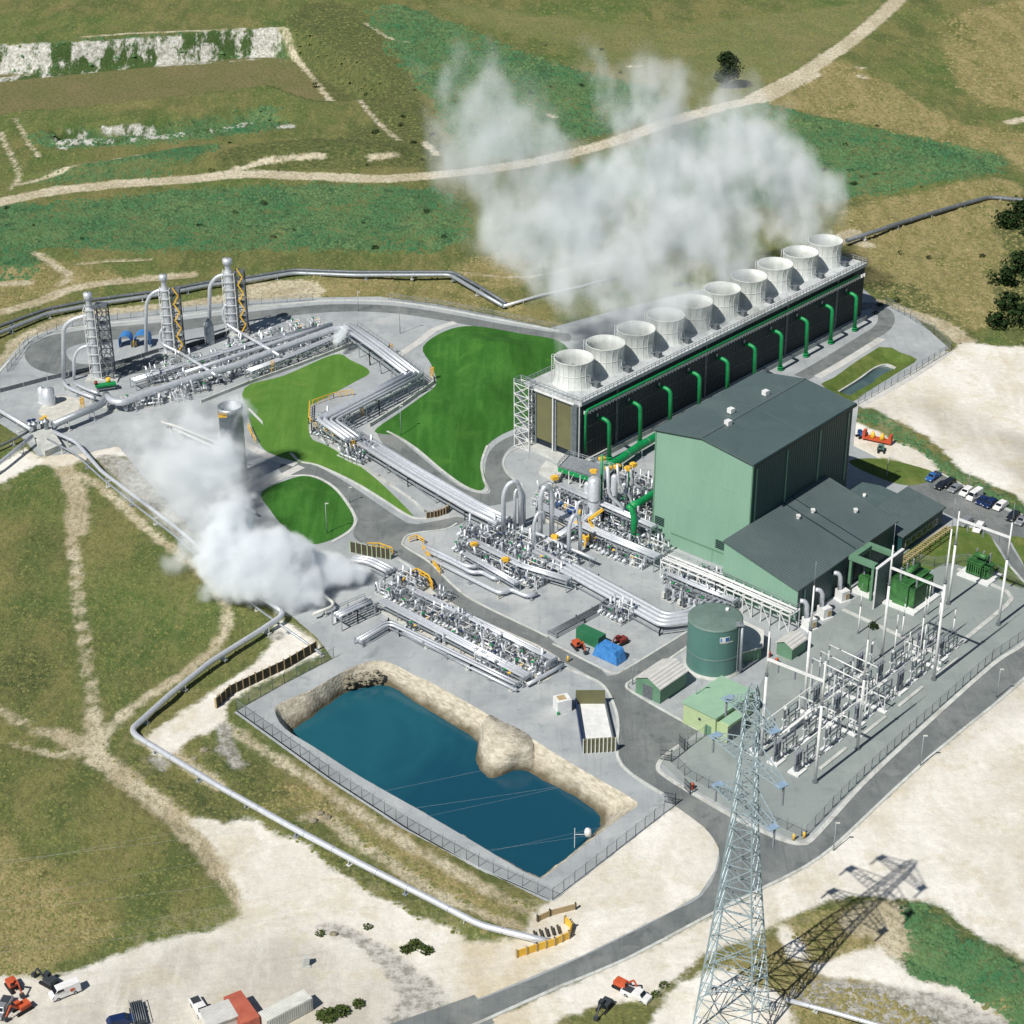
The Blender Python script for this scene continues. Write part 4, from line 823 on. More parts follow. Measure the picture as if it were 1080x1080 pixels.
for f_, g_ in ((.52, .28), (.64, .32), (.86, .62)):
    c = o2 + hu * L2 * f_ + hw * (bW * g_ * 1.0); zz = AE + (AI - AE) * (1 - g_); mb = MB(); mb.cyl((c.x, c.y, zz + .1), (c.x, c.y, zz + .9), .4); mb.box((c.x, c.y, zz + 1.0), (.9, .9, .4)); mb.build('roof_vent', M['white'], an)
mb = MB(); mb.fbox(o2, hu, hw, 2.4, 3.0, bW - .1, bW, 1, AE - 1); mb.build('downpipe', M['translucent'], an)
mb = MB()
for f_ in (.5, .58, .66): mb.fbox(o2, hu, hw, L2 * f_, L2 * f_ + 2.2, bW - .12, bW, .1, 4.6)
mb.build('door', M['gutter'], an)
# office wing
K0, K1, K2 = G(868 + 4, 0 + 552 - 0, 5.2), G(997, 536, 5.2), G(966, 513, 5.2)
OE = 4.6
# eave line along camera side: from (952,567) to (997,537); ridge/back (931,540)-(966,513)
F0, F1, F2 = G(952, 566, OE), G(997.5, 536.5, OE), G(930, 541, OE)
oo, ou, ow, OL, OW = frame3(F0, F1, F2)
ou, ow = hu, hw
of = thing('office_building', 'low grey roofed office building with dark windows between the annex and the car park', 'building', oo)
gable(oo, ou, ow, OL, [(0, OE), (OW, OE + 1.6)]).build('wall', M['hallshade'], of)
roofs(oo, ou, ow, OL, [(-.5, OE - .1), (OW + .3, OE + 1.65)]).build('roof', M['roof2'], of)
for k in range(6):
    f_ = MB(); a = 1.5 + k * (OL - 3) / 6; f_.fbox(oo, ou, ow, a, a + 1.9, -.08, .001, 1.2, 2.9); w_ = f_.build('window', M['white'], of)
    f_ = MB(); f_.fbox(oo, ou, ow, a + .12, a + 1.78, -.1, -.079, 1.32, 2.78); f_.build('pane', M['glass'], w_)
ps = MB(); ps.fbox(oo, ou, ow, -2, OL * .8, -5.0, -3.0, 2.6, 2.8)
for k in range(5): ps.fbox(oo, ou, ow, -1.8 + k * OL * .19, -1.6 + k * OL * .19, -4.9, -4.7, 0, 2.6)
bt = MB(); 
pg = thing('pergola', 'long open timber pergola in front of the low office building', 'pergola', oo - ow * 4)
for b in (-4.6, -3.4): ps2 = MB(); ps2.fbox(oo, ou, ow, -9, OL * .78, b - .12, b + .12, 2.5, 2.7); ps2.build('beam', M['wood'], pg)
for k in range(6):
    q2 = MB(); a = -8.8 + k * (OL * .78 + 8.6) / 5
    for b in (-4.6, -3.4): q2.fbox(oo, ou, ow, a - .1, a + .1, b - .1, b + .1, 0, 2.5)
    q2.build('post', M['wood'], pg)
q2 = MB()
for k in range(26): a = -9 + k * (OL * .78 + 9) / 25; q2.fbox(oo, ou, ow, a - .05, a + .05, -5.0, -3.0, 2.7, 2.82)
q2.build('slat', M['wood'], pg)
# second office wing behind
H0, H1, H2 = G(905, 552, 5.6), G(945, 512, 5.6), G(0, 0, 5.6)
o3 = oo + ow * (OW + .2); 
wg = thing('rear_office_wing', 'darker grey roofed wing behind the office building beside the shaded hall wall', 'building', o3)
gable(o3, ou, ow, OL * .78, [(0, OE + 1.4), (OW * .5, OE + 1.9), (OW, OE + 1.2)]).build('wall', M['hallshade'], wg)
roofs(o3, ou, ow, OL * .78, [(-.2, OE + 1.45), (OW * .5, OE + 1.95), (OW + .3, OE + 1.2)], .25, .3).build('roof', M['roof'], wg)
c = o3 + ou * OL * .4 + ow * OW * .5; mb = MB(); mb.cyl((c.x, c.y, OE + 2.0), (c.x, c.y, OE + 2.9), .4); mb.build('roof_vent', M['white'], wg)
# ================================================================== green storage tank
tr = 5.55; tc = G(752, 700, 0); Th = 11.2
tk = thing('storage_tank', 'big dark green cylindrical storage tank with a blue and white emblem near its rim', 'tank', tc)
mb = MB(); mb.lathe(tc, [(tr, .3), (tr, Th)], 64); mb.build('shell', M['tankgreen'], tk)
mb = MB(); mb.lathe(tc, [(tr + .08, Th - .15), (tr + .08, Th + .1), (tr - .3, Th + .2), (.01, Th + .75)], 64); rf = mb.build('roof', M['tankroof'], tk)
mb = MB(); mb.cyl((tc.x + 2.6, tc.y + 2.2, Th), (tc.x + 2.6, tc.y + 2.2, Th + .9), .35); mb.build('roof_vent', M['white'], rf)
mb = MB(); mb.lathe(tc, [(tr + .7, .0), (tr + .7, .32), (.1, .32)], 64); mb.build('footing', M['concrete'], tk)
mb = MB(); mb.lathe(tc, [(tr + .02, Th * .36), (tr + .09, Th * .37), (tr + .09, Th * .38), (tr + .02, Th * .39)], 64); mb.build('band', M['tankroof'], tk)
mb = MB(); lx, ly = tc.x + tr * .83, tc.y - tr * .62
for d_ in (-.35, .35): mb.beam((lx + d_ * .6, ly + d_ * .8, .3), (lx + d_ * .6, ly + d_ * .8, Th + 1.4), .12)
k = .6
while k < Th: mb.beam((lx - .2, ly - .28, k), (lx + .2, ly + .28, k), .06); k += .5
mb.tube([(lx + .5, ly - .2, .3), (lx + .5, ly - .2, Th + .2)], .28, 8); mb.box((lx, ly, Th + .5), (1.6, 1.6, .12)); mb.build('ladder', M['steel'], tk)
def cyl_patch(c, r, a0, a1, z0, z1, t=.05, seg=8):
    mb = MB(); vs = []
    for i in range(seg + 1):
        a = a0 + (a1 - a0) * i / seg
        for rr in (r, r + t):
            for z_ in (z0, z1): vs.append((c.x + rr * math.sin(a), c.y - rr * math.cos(a), z_))
    fs = []
    for i in range(seg): b = i * 4; fs += [(b + 2, b + 6, b + 7, b + 3), (b, b + 1, b + 5, b + 4), (b + 1, b + 3, b + 7, b + 5), (b, b + 4, b + 6, b + 2)]
    fs += [(0, 2, 3, 1), (seg * 4, seg * 4 + 1, seg * 4 + 3, seg * 4 + 2)]
    return mb.add(vs, fs)
sg = cyl_patch(tc, tr + .01, .08, .45, Th - 2.6, Th - 1.4).build('emblem', M['white'], tk)
cyl_patch(tc, tr + .07, .10, .155, Th - 2.4, Th - 1.6, .02, 2).build('emblem_mark', M['tarp'], sg)
cyl_patch(tc, tr + .07, .29, .43, Th - 2.45, Th - 1.55, .02, 4).build('emblem_mark', M['blue'], sg)
cyl_patch(tc, tr + .01, .10, .62, Th - 2.85, Th - 2.7).build('lettering', M['offwhite'], sg)
# grey lean roof behind the tank
gs = G(770, 662, 0); b_ = thing('pump_shelter', 'low pale grey roofed pump shelter tucked behind the green tank', 'shed', gs)
SP = [G(762, 643, 3.2), G(806, 665, 3.2), G(805, 682, 3.2), G(775, 690, 3.2), G(756, 665, 3.2)]
MB().prism([(p.x, p.y) for p in SP], 2.9, 3.2).build('roof', M['offwhite'], b_)
cS = sum((Vector((p.x, p.y, 0)) for p in SP), Vector()) / 5
MB().prism([(cS.x + (p.x - cS.x) * .93, cS.y + (p.y - cS.y) * .93) for p in SP], 0, 2.9).build('wall', M['shedgreen'], b_)
# ================================================================== small buildings
def gabled_shed(name, label, c, az, L, W, h, rh, wall, roof, door=None, cat='shed'):
    uu = Vector((math.sin(az), math.cos(az), 0)); ww = Vector((math.cos(az), -math.sin(az), 0)); o = c - uu * L / 2 - ww * W / 2
    t = thing(name, label, cat, c)
    gable(o, uu, ww, L, [(0, h), (W / 2, h + rh), (W, h)]).build('wall', M[wall], t)
    roofs(o, uu, ww, L, [(-.3, h - .1), (W / 2, h + rh), (W + .3, h - .1)], .18, .3).build('roof', M[roof], t)
    if door:
        mb = MB(); mb.fbox(o, uu, ww, -.08, .001, W * .3, W * .68, .05, h * .85); mb.build('door', M[door], t)
    return t
gabled_shed('equipment_shed', 'small green shed with a ribbed white roof and grey end door beside the road fork', G(697, 727), TH, 8.6, 6.2, 3.6, 1.5, 'shedgreen', 'ribwhite', 'greysteel')
gabled_shed('equipment_shed', 'tiny green shed with a white roof near the annex corner and red hydrants', G(834, 688), TH, 5.0, 3.8, 2.9, 1.0, 'shedgreen', 'ribwhite')
# pale green control building
KB = [G(723, 739, 5.0), G(755, 757, 5.0), G(795, 730, 5.0), G(765, 715, 5.0)]
KB = [(p.x, p.y) for p in KB]; kc = G(757, 748, 0); kb = thing('control_building', 'flat roofed pale lime green control building in front of the big tank', 'building', kc)
o4, u4, w4, L4, W4 = frame3(Vector((*KB[1], 0)), Vector((*KB[2], 0)), Vector((*KB[0], 0)))
mb = MB(); mb.fbox(o4, u4, w4, 0, L4, 0, W4, 0, 4.8); mb.build('wall', M['controlwall'], kb)
mb = MB(); mb.fbox(o4, u4, w4, -.3, L4 + .3, -.3, W4 + .3, 4.8, 5.1); mb.build('roof', M['controlroof'], kb)
mb = MB(); mb.fbox(o4, u4, w4, .5, 6.0, -2.6, 0, 0, 3.9); pw = mb.build('porch', M['controlwall'], kb)
mb = MB(); mb.fbox(o4, u4, w4, .6, 5.9, -2.72, -2.6, .1, 3.2); mb.build('shutter', M['greysteel'], pw)
mb = MB(); mb.fbox(o4, u4, w4, 1.0, 5.6, -2.7, -.4, 3.92, 4.05); mb.build('porch_roof', M['controlroof'], pw)
mb = MB(); mb.fbox(o4, u4, w4, -.1, 0, W4 * .45, W4 * .52, 2.6, 3.1); mb.build('wall_lamp', M['darksteel'], kb)
mb = MB(); mb.fbox(o4, u4, w4, -.1, 0, W4 * .12, W4 * .3, .1, 2.4); mb.build('door', M['shedgreen'], kb)
# open topped bund with white floor
BU = [G(607, 743), G(638, 743), G(649, 792), G(615, 794)]
bx = thing('chemical_bund', 'open topped bund with olive walls and a bright white floor beside the road', 'bund', G(630, 770))
mb = MB(); mb.prism([(p.x, p.y) for p in BU], .02, .25); mb.build('floor', M['white'], bx)
def wallseg(p, q, z1, t=.25): m_ = MB(); c = (p + q) / 2; d = (q - p); L = d.length; d /= L; m_.obox((c.x, c.y, z1 / 2), d * (L / 2), Vector((-d.y, d.x, 0)) * t / 2, (0, 0, z1 / 2)); return m_
wallseg(BU[0], BU[1], 3.4).build('back_wall', M['tan'], bx)
wallseg(BU[0], BU[3], 1.6).build('side_wall', M['darkblue'], bx)
wallseg(BU[1], BU[2], 1.2).build('side_wall', M['greysteel'], bx)
fw = wallseg(BU[3], BU[2], 3.2).build('front_wall', M['tan'], bx)
mb = MB()
for k in range(9):
    p = BU[3] + (BU[2] - BU[3]) * (k / 8); mb.box((p.x, p.y - .25, 1.65), (.22, .3, 3.3))
mb.build('post', M['offwhite'], fw)
kbx = thing('equipment_cabinet', 'white box cabin with a brown roof hatch left of the open bund', 'cabinet', G(593, 748))
c = G(593, 748); mb = MB(); mb.box((c.x, c.y, 1.4), (3.0, 2.6, 2.7), .35); mb.build('body', M['white'], kbx); mb = MB(); mb.box((c.x - .2, c.y, 2.8), (1.6, 1.5, .12), .35); mb.build('hatch', M['wood'], kbx)
mb = MB(); mb.box((c.x - .9, c.y - 1.9, .3), (.4, .4, .6)); tag(mb.build('standpipe', M['pipegreen']), 'small green standpipe just below the white box cabin', 'standpipe')
def container(name, label, c, az, L, W, h, m, cat='container'):
    t = thing(name, label, cat, c); mb = MB(); mb.box((c.x, c.y, h / 2), (W, L, h), -az); b = mb.build('body', M[m], t)
    uu = Vector((math.sin(az), math.cos(az), 0)); ww = Vector((math.cos(az), -math.sin(az), 0)); o = c - uu * L / 2 - ww * W / 2
    mb = MB(); k = .35
    while k < L - .2:
        mb.fbox(o, uu, ww, k, k + .16, -.05, 0, .15, h - .15); mb.fbox(o, uu, ww, k, k + .16, W, W + .05, .15, h - .15); mb.fbox(o, uu, ww, k, k + .16, .1, W - .1, h, h + .04); k += .4
    mb.build('rib', M[m], t)
    mb = MB(); mb.fbox(o, uu, ww, -.07, 0, .1, W / 2 - .04, .1, h - .1); mb.fbox(o, uu, ww, -.07, 0, W / 2 + .04, W - .1, .1, h - .1); mb.build('door', M[m], t)
    return t
container('shipping_container', 'dark green shipping container standing among equipment north of the road fork', G(623, 677), TH + math.pi / 2, 6.1, 2.5, 2.7, 'cargreen')
# tarp covered load
c = G(643, 693); tp = thing('covered_load', 'equipment load under a bright blue tarpaulin at the road fork', 'tarpaulin', c)
mb = MB(); nx2, ny2 = 14, 9; az = TH + math.pi / 2; uu = Vector((math.sin(az), math.cos(az), 0)); ww = Vector((math.cos(az), -math.sin(az), 0)); vs = []
for j in range(ny2 + 1):
    for i in range(nx2 + 1):
        a, b = (i / nx2 - .5) * 6.6, (j / ny2 - .5) * 3.6; e_ = min(1, 2.4 * min(.5 - abs(i / nx2 - .5), .5 - abs(j / ny2 - .5)) * 4)
        p = c + uu * a * (1 if e_ > .2 else 1.02) + ww * b; vs.append((p.x, p.y, .1 + 2.6 * min(1, e_) + .22 * mnoise.noise((a * 1.2, b * 1.2, 2))))
mb.add(vs, [(j * (nx2 + 1) + i, j * (nx2 + 1) + i + 1, (j + 1) * (nx2 + 1) + i + 1, (j + 1) * (nx2 + 1) + i) for j in range(ny2) for i in range(nx2)]); mb.build('tarpaulin', M['tarp'], tp)
mb = MB(); mb.box((c.x, c.y, .9), (5.6, 2.4, 1.6), -az + math.pi / 2); mb.build('crate', M['wood'], tp)
# enclosed timber bund walls left: dark retaining walls with posts
def post_wall(name, label, pts, h, m, pm, step=1.6, cat='retaining wall', z0=-.3, base=None, th_=.18):
    P = [G(*p) for p in pts]; t = thing(name, label, cat, P[0]); mb = MB(); pb_ = MB()
    for p, q in zip(P[:-1], P[1:]):
        d = (q - p); L = d.length; d /= L; nn = Vector((-d.y, d.x, 0))
        mb.obox(((p + q) / 2).to_tuple()[:2] + ((h + z0) / 2,), d * (L / 2), nn * th_ / 2, (0, 0, (h - z0) / 2))
        n_ = max(1, int(L / step))
        for k in range(n_ + 1):
            c = p + d * (L * k / n_); pb_.obox((c.x, c.y, (h + .25 + z0) / 2), d * .1, nn * .22, (0, 0, (h + .25 - z0) / 2))
    mb.build('panel', M[m], t); pb_.build('post', M[pm], t); return t
post_wall('retaining_wall', 'dark timber retaining wall with pale posts left of the pond, foot on pale dirt', [(228, 747), (243, 733), (270, 720), (300, 706), (334, 686)], 2.2, 'retain', 'wood')
post_wall('retaining_wall', 'dark retaining wall with yellow posts beside the road junction right of the steam', [(370, 582), (388, 586), (412, 590)], 2.6, 'retain', 'controlwall', 1.1)
post_wall('retaining_wall', 'short dark slatted wall under the silver pipe bundle by the road', [(450, 547), (458, 546), (470, 542), (474, 538)], 1.6, 'retain', 'wood', .8)
# ================================================================== pipelines
def hgt(bx_, by_, ty_):
    g = G(bx_, by_); return GY(bx_, ty_, g.y).z
def PT(x, y, z=1.2): return G(x, y, z)
def pipeline(label, pts, r, m='alu', step=11.0, name='pipeline', bend=2.0, group=None, seg=12, sup=True, flr=0.0, joints=True):
    P = [PT(*p) for p in pts]; t = thing(name, label, 'pipeline', (P[0].x, P[0].y, 0), group)
    mb = MB(); mb.tube(P, r, seg, bend); b = mb.build('pipe', M[m], t)
    if sup:
        acc = step * .5; n_ = 0
        for p, q in zip(P[:-1], P[1:]):
            d = q - p; L = d.length; d = d / max(L, 1e-6); s_ = acc
            while s_ < L and n_ < 60:
                c = p + d * s_; nn = Vector((-d.y, d.x, 0)); nn = nn.normalized() if nn.length > .1 else Vector((1, 0, 0))
                if c.z > .5:
                    mb = MB()
                    for k in (-1, 1): mb.beam((c.x + nn.x * k * r * 1.1, c.y + nn.y * k * r * 1.1, flr - .1), (c.x + nn.x * k * r * 1.1, c.y + nn.y * k * r * 1.1, c.z - r * .2), .16)
                    mb.beam((c.x - nn.x * r * 1.3, c.y - nn.y * r * 1.3, c.z - r), (c.x + nn.x * r * 1.3, c.y + nn.y * r * 1.3, c.z - r), .22)
                    mb.box((c.x, c.y, flr + .1), (r * 3.2, .9, .35), math.atan2(nn.y, nn.x)); mb.build('support', M['concrete'] if n_ % 2 == 0 else M['steel'], t); n_ += 1
                s_ += step
            acc = s_ - L
    if joints:
        mb = MB(); n_ = 0
        for p, q in zip(P[:-1], P[1:]):
            d = q - p; L = d.length; d /= max(L, 1e-6); s_ = 4.0
            while s_ < L - 2 and n_ < 80:
                c = p + d * s_; j = MB(); 
                mb.cyl(c - d * .06, c + d * .06, r * 1.035, seg=seg); n_ += 1; s_ += 7.0
        if n_: mb.build('cladding_band', M['steel'], b)
    return t
pipeline('thick silver overland pipe bending round the dirt track to the yellow pit', [(297, 644, 2.2), (297, 650, 2), (270, 668, 1.4), (222, 698, 1.3), (180, 732, 1.3), (139, 769, 1.2), (143, 776, 1.2), (230, 829, 1.2), (305, 871, 1.2), (380, 911, 1.2), (455, 949, 1.2), (507, 976, 1.1), (560, 989, 1), (582, 994, .2)], .62, step=13)
pipeline('silver pipe running from the crossing down the slope into the steam', [(56, 455, 2.4), (80, 466, 2), (107, 497, 1.6), (155, 533, 1.6), (190, 560, 1.6), (222, 588, 1.8), (262, 622, 2.0), (290, 640, 2.2), (297, 645, 2.2)], .5, step=12)
pipeline('thinner silver pipe beside the sloping one, nearer the dirt track', [(50, 463, 2.0), (80, 479, 1.5), (107, 504, 1.3), (152, 540, 1.2), (187, 567, 1.2), (219, 596, 1.2), (255, 628, 1.2), (276, 645, .8), (340, 690, .6)], .26, m='steel', step=12)
pipeline('silver pipe entering from the left edge into the pipe crossing', [(-40, 413, 2.5), (0, 433, 2.6), (33, 453, 2.6)], .62)
pipeline('silver pipe leaving the pipe crossing towards the lower left edge', [(34, 460, 2.4), (0, 488, 2.2), (-60, 530, 2)], .5)
pipeline('dull pipe just above the lower left pipe at the crossing', [(30, 455, 1.6), (16, 463, 1.4), (-50, 492, 1.2)], .34, m='greysteel')
pipeline('fat grey pipe from the crossing up to the separator yard', [(56, 448, 2.8), (108, 426, 3.2), (112, 416, 2.0)], .95, m='steel', step=8)
pipeline('fat silver header pipe along the front of the separator yard', [(113, 418, 3.0), (118, 423, 3.2), (128, 425, 3.2), (160, 413, 3.4), (200, 400, 3.6), (250, 385, 3.6), (300, 366, 3.8), (352, 347, 4.2), (366, 345, 4.4)], .95, step=7)
pipeline('second silver header just behind the fat one in the separator yard', [(195, 393, 3.2), (250, 375, 3.4), (300, 358, 3.6), (350, 342, 4.0)], .6, step=8)
pipeline('long grey overland pipe sweeping behind the separator yard, nearer of the pair', [(-50, 372, 1.3), (0, 351, 1.3), (50, 331, 1.3), (100, 321, 1.3), (175, 310, 1.3), (220, 301, 1.3), (262, 296, 1.2), (310, 288, 1.2), (375, 290.5, 1.2), (475, 290, 1.2), (500, 305, 1.2), (531, 323, 1.2)], .62, m='steel', step=14)
pipeline('grey overland pipe behind the separator yard, farther of the pair', [(-50, 364, 1.3), (0, 344, 1.3), (50, 326, 1.3), (100, 316, 1.3), (175, 306, 1.3), (220, 297.5, 1.3), (262, 292.5, 1.2), (310, 284.5, 1.2), (375, 287, 1.2), (478, 287, 1.2), (505, 302, 1.2), (534, 320, 1.2)], .5, m='greysteel', step=14)
pipeline('pale pipe running right from the overland pipe elbow towards the cooling tower', [(531, 323, 1.2), (572, 311, 1.2), (610, 303, 1.2), (650, 292, 1)], .45, step=14)
pipeline('grey overland pipe climbing the dry slope behind the last fan stack', [(893, 254, 1.5), (951, 235, 1.4), (1000, 220, 1.4), (1043, 208, 1.4), (1090, 212, 1.4), (1140, 218, 1.4)], .72, m='greysteel', step=16)
pipeline('silver pipe emerging beside the pylon shadow at the bottom edge', [(828, 1054, .8), (880, 1068, .8), (935, 1084, .8), (1000, 1100, .8)], .42, step=10)
# Z-shaped rack
def rack(label, line, width, z, n_, r, truss=True, step=6.5, offs=None, flr=0.0, rail=True, m='alu', smat='steel'):
    """a pipe rack: steel bents carrying n_ parallel pipes"""
    P = [PT(x, y, z) for x, y in line]; t = thing('pipe_rack', label, 'pipe rack', (P[0].x, P[0].y, 0)); off = offs or [(i - (n_ - 1) / 2) * width / n_ for i in range(n_)]
    def side(o_):
        out_ = []
        for i, p in enumerate(P):
            a = (P[i] - P[i - 1]).normalized() if i > 0 else (P[1] - P[0]).normalized(); b = (P[i + 1] - P[i]).normalized() if i < len(P) - 1 else a
            na, nb = Vector((-a.y, a.x, 0)), Vector((-b.y, b.x, 0)); nn = (na + nb); nn = nn / max(nn.length_squared, .3) * 2 ; out_.append(p + nn * (o_ / 1.0) if True else p)
        return out_
    for i, o_ in enumerate(off):
        rr = r[i % len(r)]; mb = MB(); mb.tube([q + Vector((0, 0, rr)) for q in side(o_)], rr, 12, 1.8); mb.build('pipe', M[m], t)
    wl, wr = side(-width * .62), side(width * .62); k_ = 0
    for i in range(len(P) - 1):
        L = (P[i + 1] - P[i]).length; n2 = max(1, round(L / step)); prev = None
        for k in range(n2 + 1):
            f = k / n2; a = wl[i].lerp(wl[i + 1], f); b = wr[i].lerp(wr[i + 1], f)
            mb = MB()
            for c in (a, b): mb.beam((c.x, c.y, flr), (c.x, c.y, c.z + .3), .24)
            mb.beam((a.x, a.y, a.z - .15), (b.x, b.y, b.z - .15), .26)
            if truss and prev and k_ % 2:
                for c, pc in ((a, prev[0]), (b, prev[1])): mb.beam((pc.x, pc.y, pc.z - .1), (c.x, c.y, flr + .4), .13)
            if k_ < 90: mb.build('bent', M[smat], t)
            prev = (a, b); k_ += 1
        mb = MB()
        for s_ in (wl, wr): mb.beam((s_[i].x, s_[i].y, s_[i].z - .2), (s_[i + 1].x, s_[i + 1].y, s_[i + 1].z - .2), .2, .3)
        mb.build('runner', M[smat], t)
    if rail:
        mb = MB()
        for s_ in (wr,):
            for p, q in zip(s_[:-1], s_[1:]): railing(mb, [(p.x, p.y, 0), (q.x, q.y, 0)], P[0].z + .1, 1.1, 2.2, .05)
        mb.build('handrail', M['steel'], t)
    return t
rack('upper right leg of the zigzag pipe rack above the green slope', [(367, 345), (400, 368), (436, 396)], 5.0, 4.2, 4, [.55, .4, .55, .3])
rack('middle leg of the zigzag pipe rack ending at the yellow railing', [(437, 396), (390, 420), (344, 444), (372, 464)], 5.0, 4.0, 4, [.6, .6, .4, .35])
rack('long straight bundle of silver pipes running down to the twin loops', [(375, 462), (440, 502), (500, 537), (531, 552)], 4.6, 2.0, 5, [.62, .38, .45, .38, .6], rail=False, step=9)
rack('short grey rack at the right end of the separator yard below the small steam puff', [(262, 392), (310, 374), (352, 356), (364, 348)], 2.6, 2.6, 3, [.3, .3, .2], step=4)
rack('three silver pipes in the trench right of the steam plume', [(372, 590), (390, 592), (412, 603)], 3.2, 1.0, 3, [.42, .42, .35], rail=False, step=6)
rack('low bundle of four big silver pipes curving under the turbine hall', [(560, 580), (620, 612), (700, 656), (730, 652), (766, 630)], 5.4, 1.1, 4, [.52, .5, .5, .42], rail=False, step=8)
rack('white truss walkway along the foot of the turbine hall end wall', [(702, 588), (760, 612), (838, 646)], 2.8, 4.6, 3, [.28, .2, .28], step=2.6, m='white', smat='white')
rack('grey pipe track crossing the yard above the covered load', [(582, 668), (612, 652), (645, 634)], 2.0, .7, 4, [.18, .14, .18, .14], rail=False, step=6, m='greysteel')
rack('blue-grey pipe bridge over the sunken yard left of the pond', [(355, 650), (372, 642), (390, 634)], 2.6, 3.0, 3, [.3, .3, .25], step=3.4)
rack('narrow pipe rack bordering the lower valve yard by the gravel', [(378, 676), (410, 657), (425, 664), (500, 700), (545, 722)], 1.8, 1.2, 2, [.3, .22], rail=False, step=7)
for lab, pts in (('upper of three silver pipes fanning into the central valve yard', [(447, 575, 1.2), (470, 586, 1.2), (491, 597, 1.2), (502, 598, 1.0), (508, 594, .8)]),
                 ('middle of three silver pipes fanning into the central valve yard', [(449, 580, 1.2), (475, 592, 1.2), (498, 604, 1.2), (508, 603, 1.2), (522, 611, 1.2), (530, 608, .8)]),
                 ('lowest of three silver pipes fanning into the central valve yard', [(452, 588, 1.2), (490, 607, 1.2), (528, 626, 1.2), (538, 621, 1.2), (556, 629, 1.2), (566, 626, .8)])):
    pipeline(lab, pts, .48, step=9)
for lab, pts, r_ in (('silver pipe running right out of the steam, front of the trench', [(330, 648, 1.5), (350, 640, 1.5), (352, 636, 1.5), (338, 625, 1.5)], .35), ('white pipe on trestles in the steam above the silencer forecourt', [(210, 500, 1.5), (206, 502, 1.5), (232, 518, 1.5), (270, 541, 1.5)], .3),
                     ('pale pipe pair beside the silencer, upper one', [(170, 445, 2), (185, 449, 2), (232, 468, 2)], .3), ('pale pipe pair beside the silencer, lower one', [(183, 452, 2), (205, 462, 2), (232, 474, 2)], .35)):
    pipeline(lab, pts, r_, step=6, m='offwhite')
# looping expansion arches
def arch(label, pts, r, m='alu', name='expansion_loop', cat='pipe loop', legs=True):
    base = G(pts[0][0], pts[0][1]); Y0 = base.y
    P = [GY(x, y, Y0 + d) for x, y, d in pts]; t = thing(name, label, cat, (P[0].x, P[0].y, 0)); P[0].z = max(P[0].z, .1)
    mb = MB(); mb.tube(P, r, 12, 1.6); mb.build('pipe', M[m], t); return t
arch('tall silver pipe loop at the lower end of the long bundle, left one', [(531, 562, 0), (531, 521, 0), (536, 510, .4), (545, 507, 1), (549, 518, 1.6), (549, 556, 2)], .55)
arch('slimmer silver riser standing behind the left tall loop', [(543, 560, 0), (543, 520, 0), (546, 513, 1), (553, 520, 2), (553, 552, 3)], .36)
arch('tall silver pipe loop right of the first one, beside blue machines', [(570, 572, 0), (570, 524, 0), (574, 513, .5), (580, 514, 1.4), (582, 526, 1.8), (582, 578, 2.4)], .6)
arch('low silver pipe loop left of the second tall loop', [(563, 585, 0), (563, 552, 0), (567, 541, .8), (573, 540, 1.4), (574, 552, 2)], .4)
arch('narrow silver pipe loop in front of the yellow crane', [(600, 590, 0), (600, 556, 0), (604, 544, .6), (610, 543, 1.4), (612, 556, 2), (612, 590, 2.6)], .48)
arch('tall slim silver loop beside the narrow one', [(608, 560, 0), (608, 545, 0), (610, 530, .6), (614, 528, 1), (617, 540, 2), (617, 588, 3)], .3)
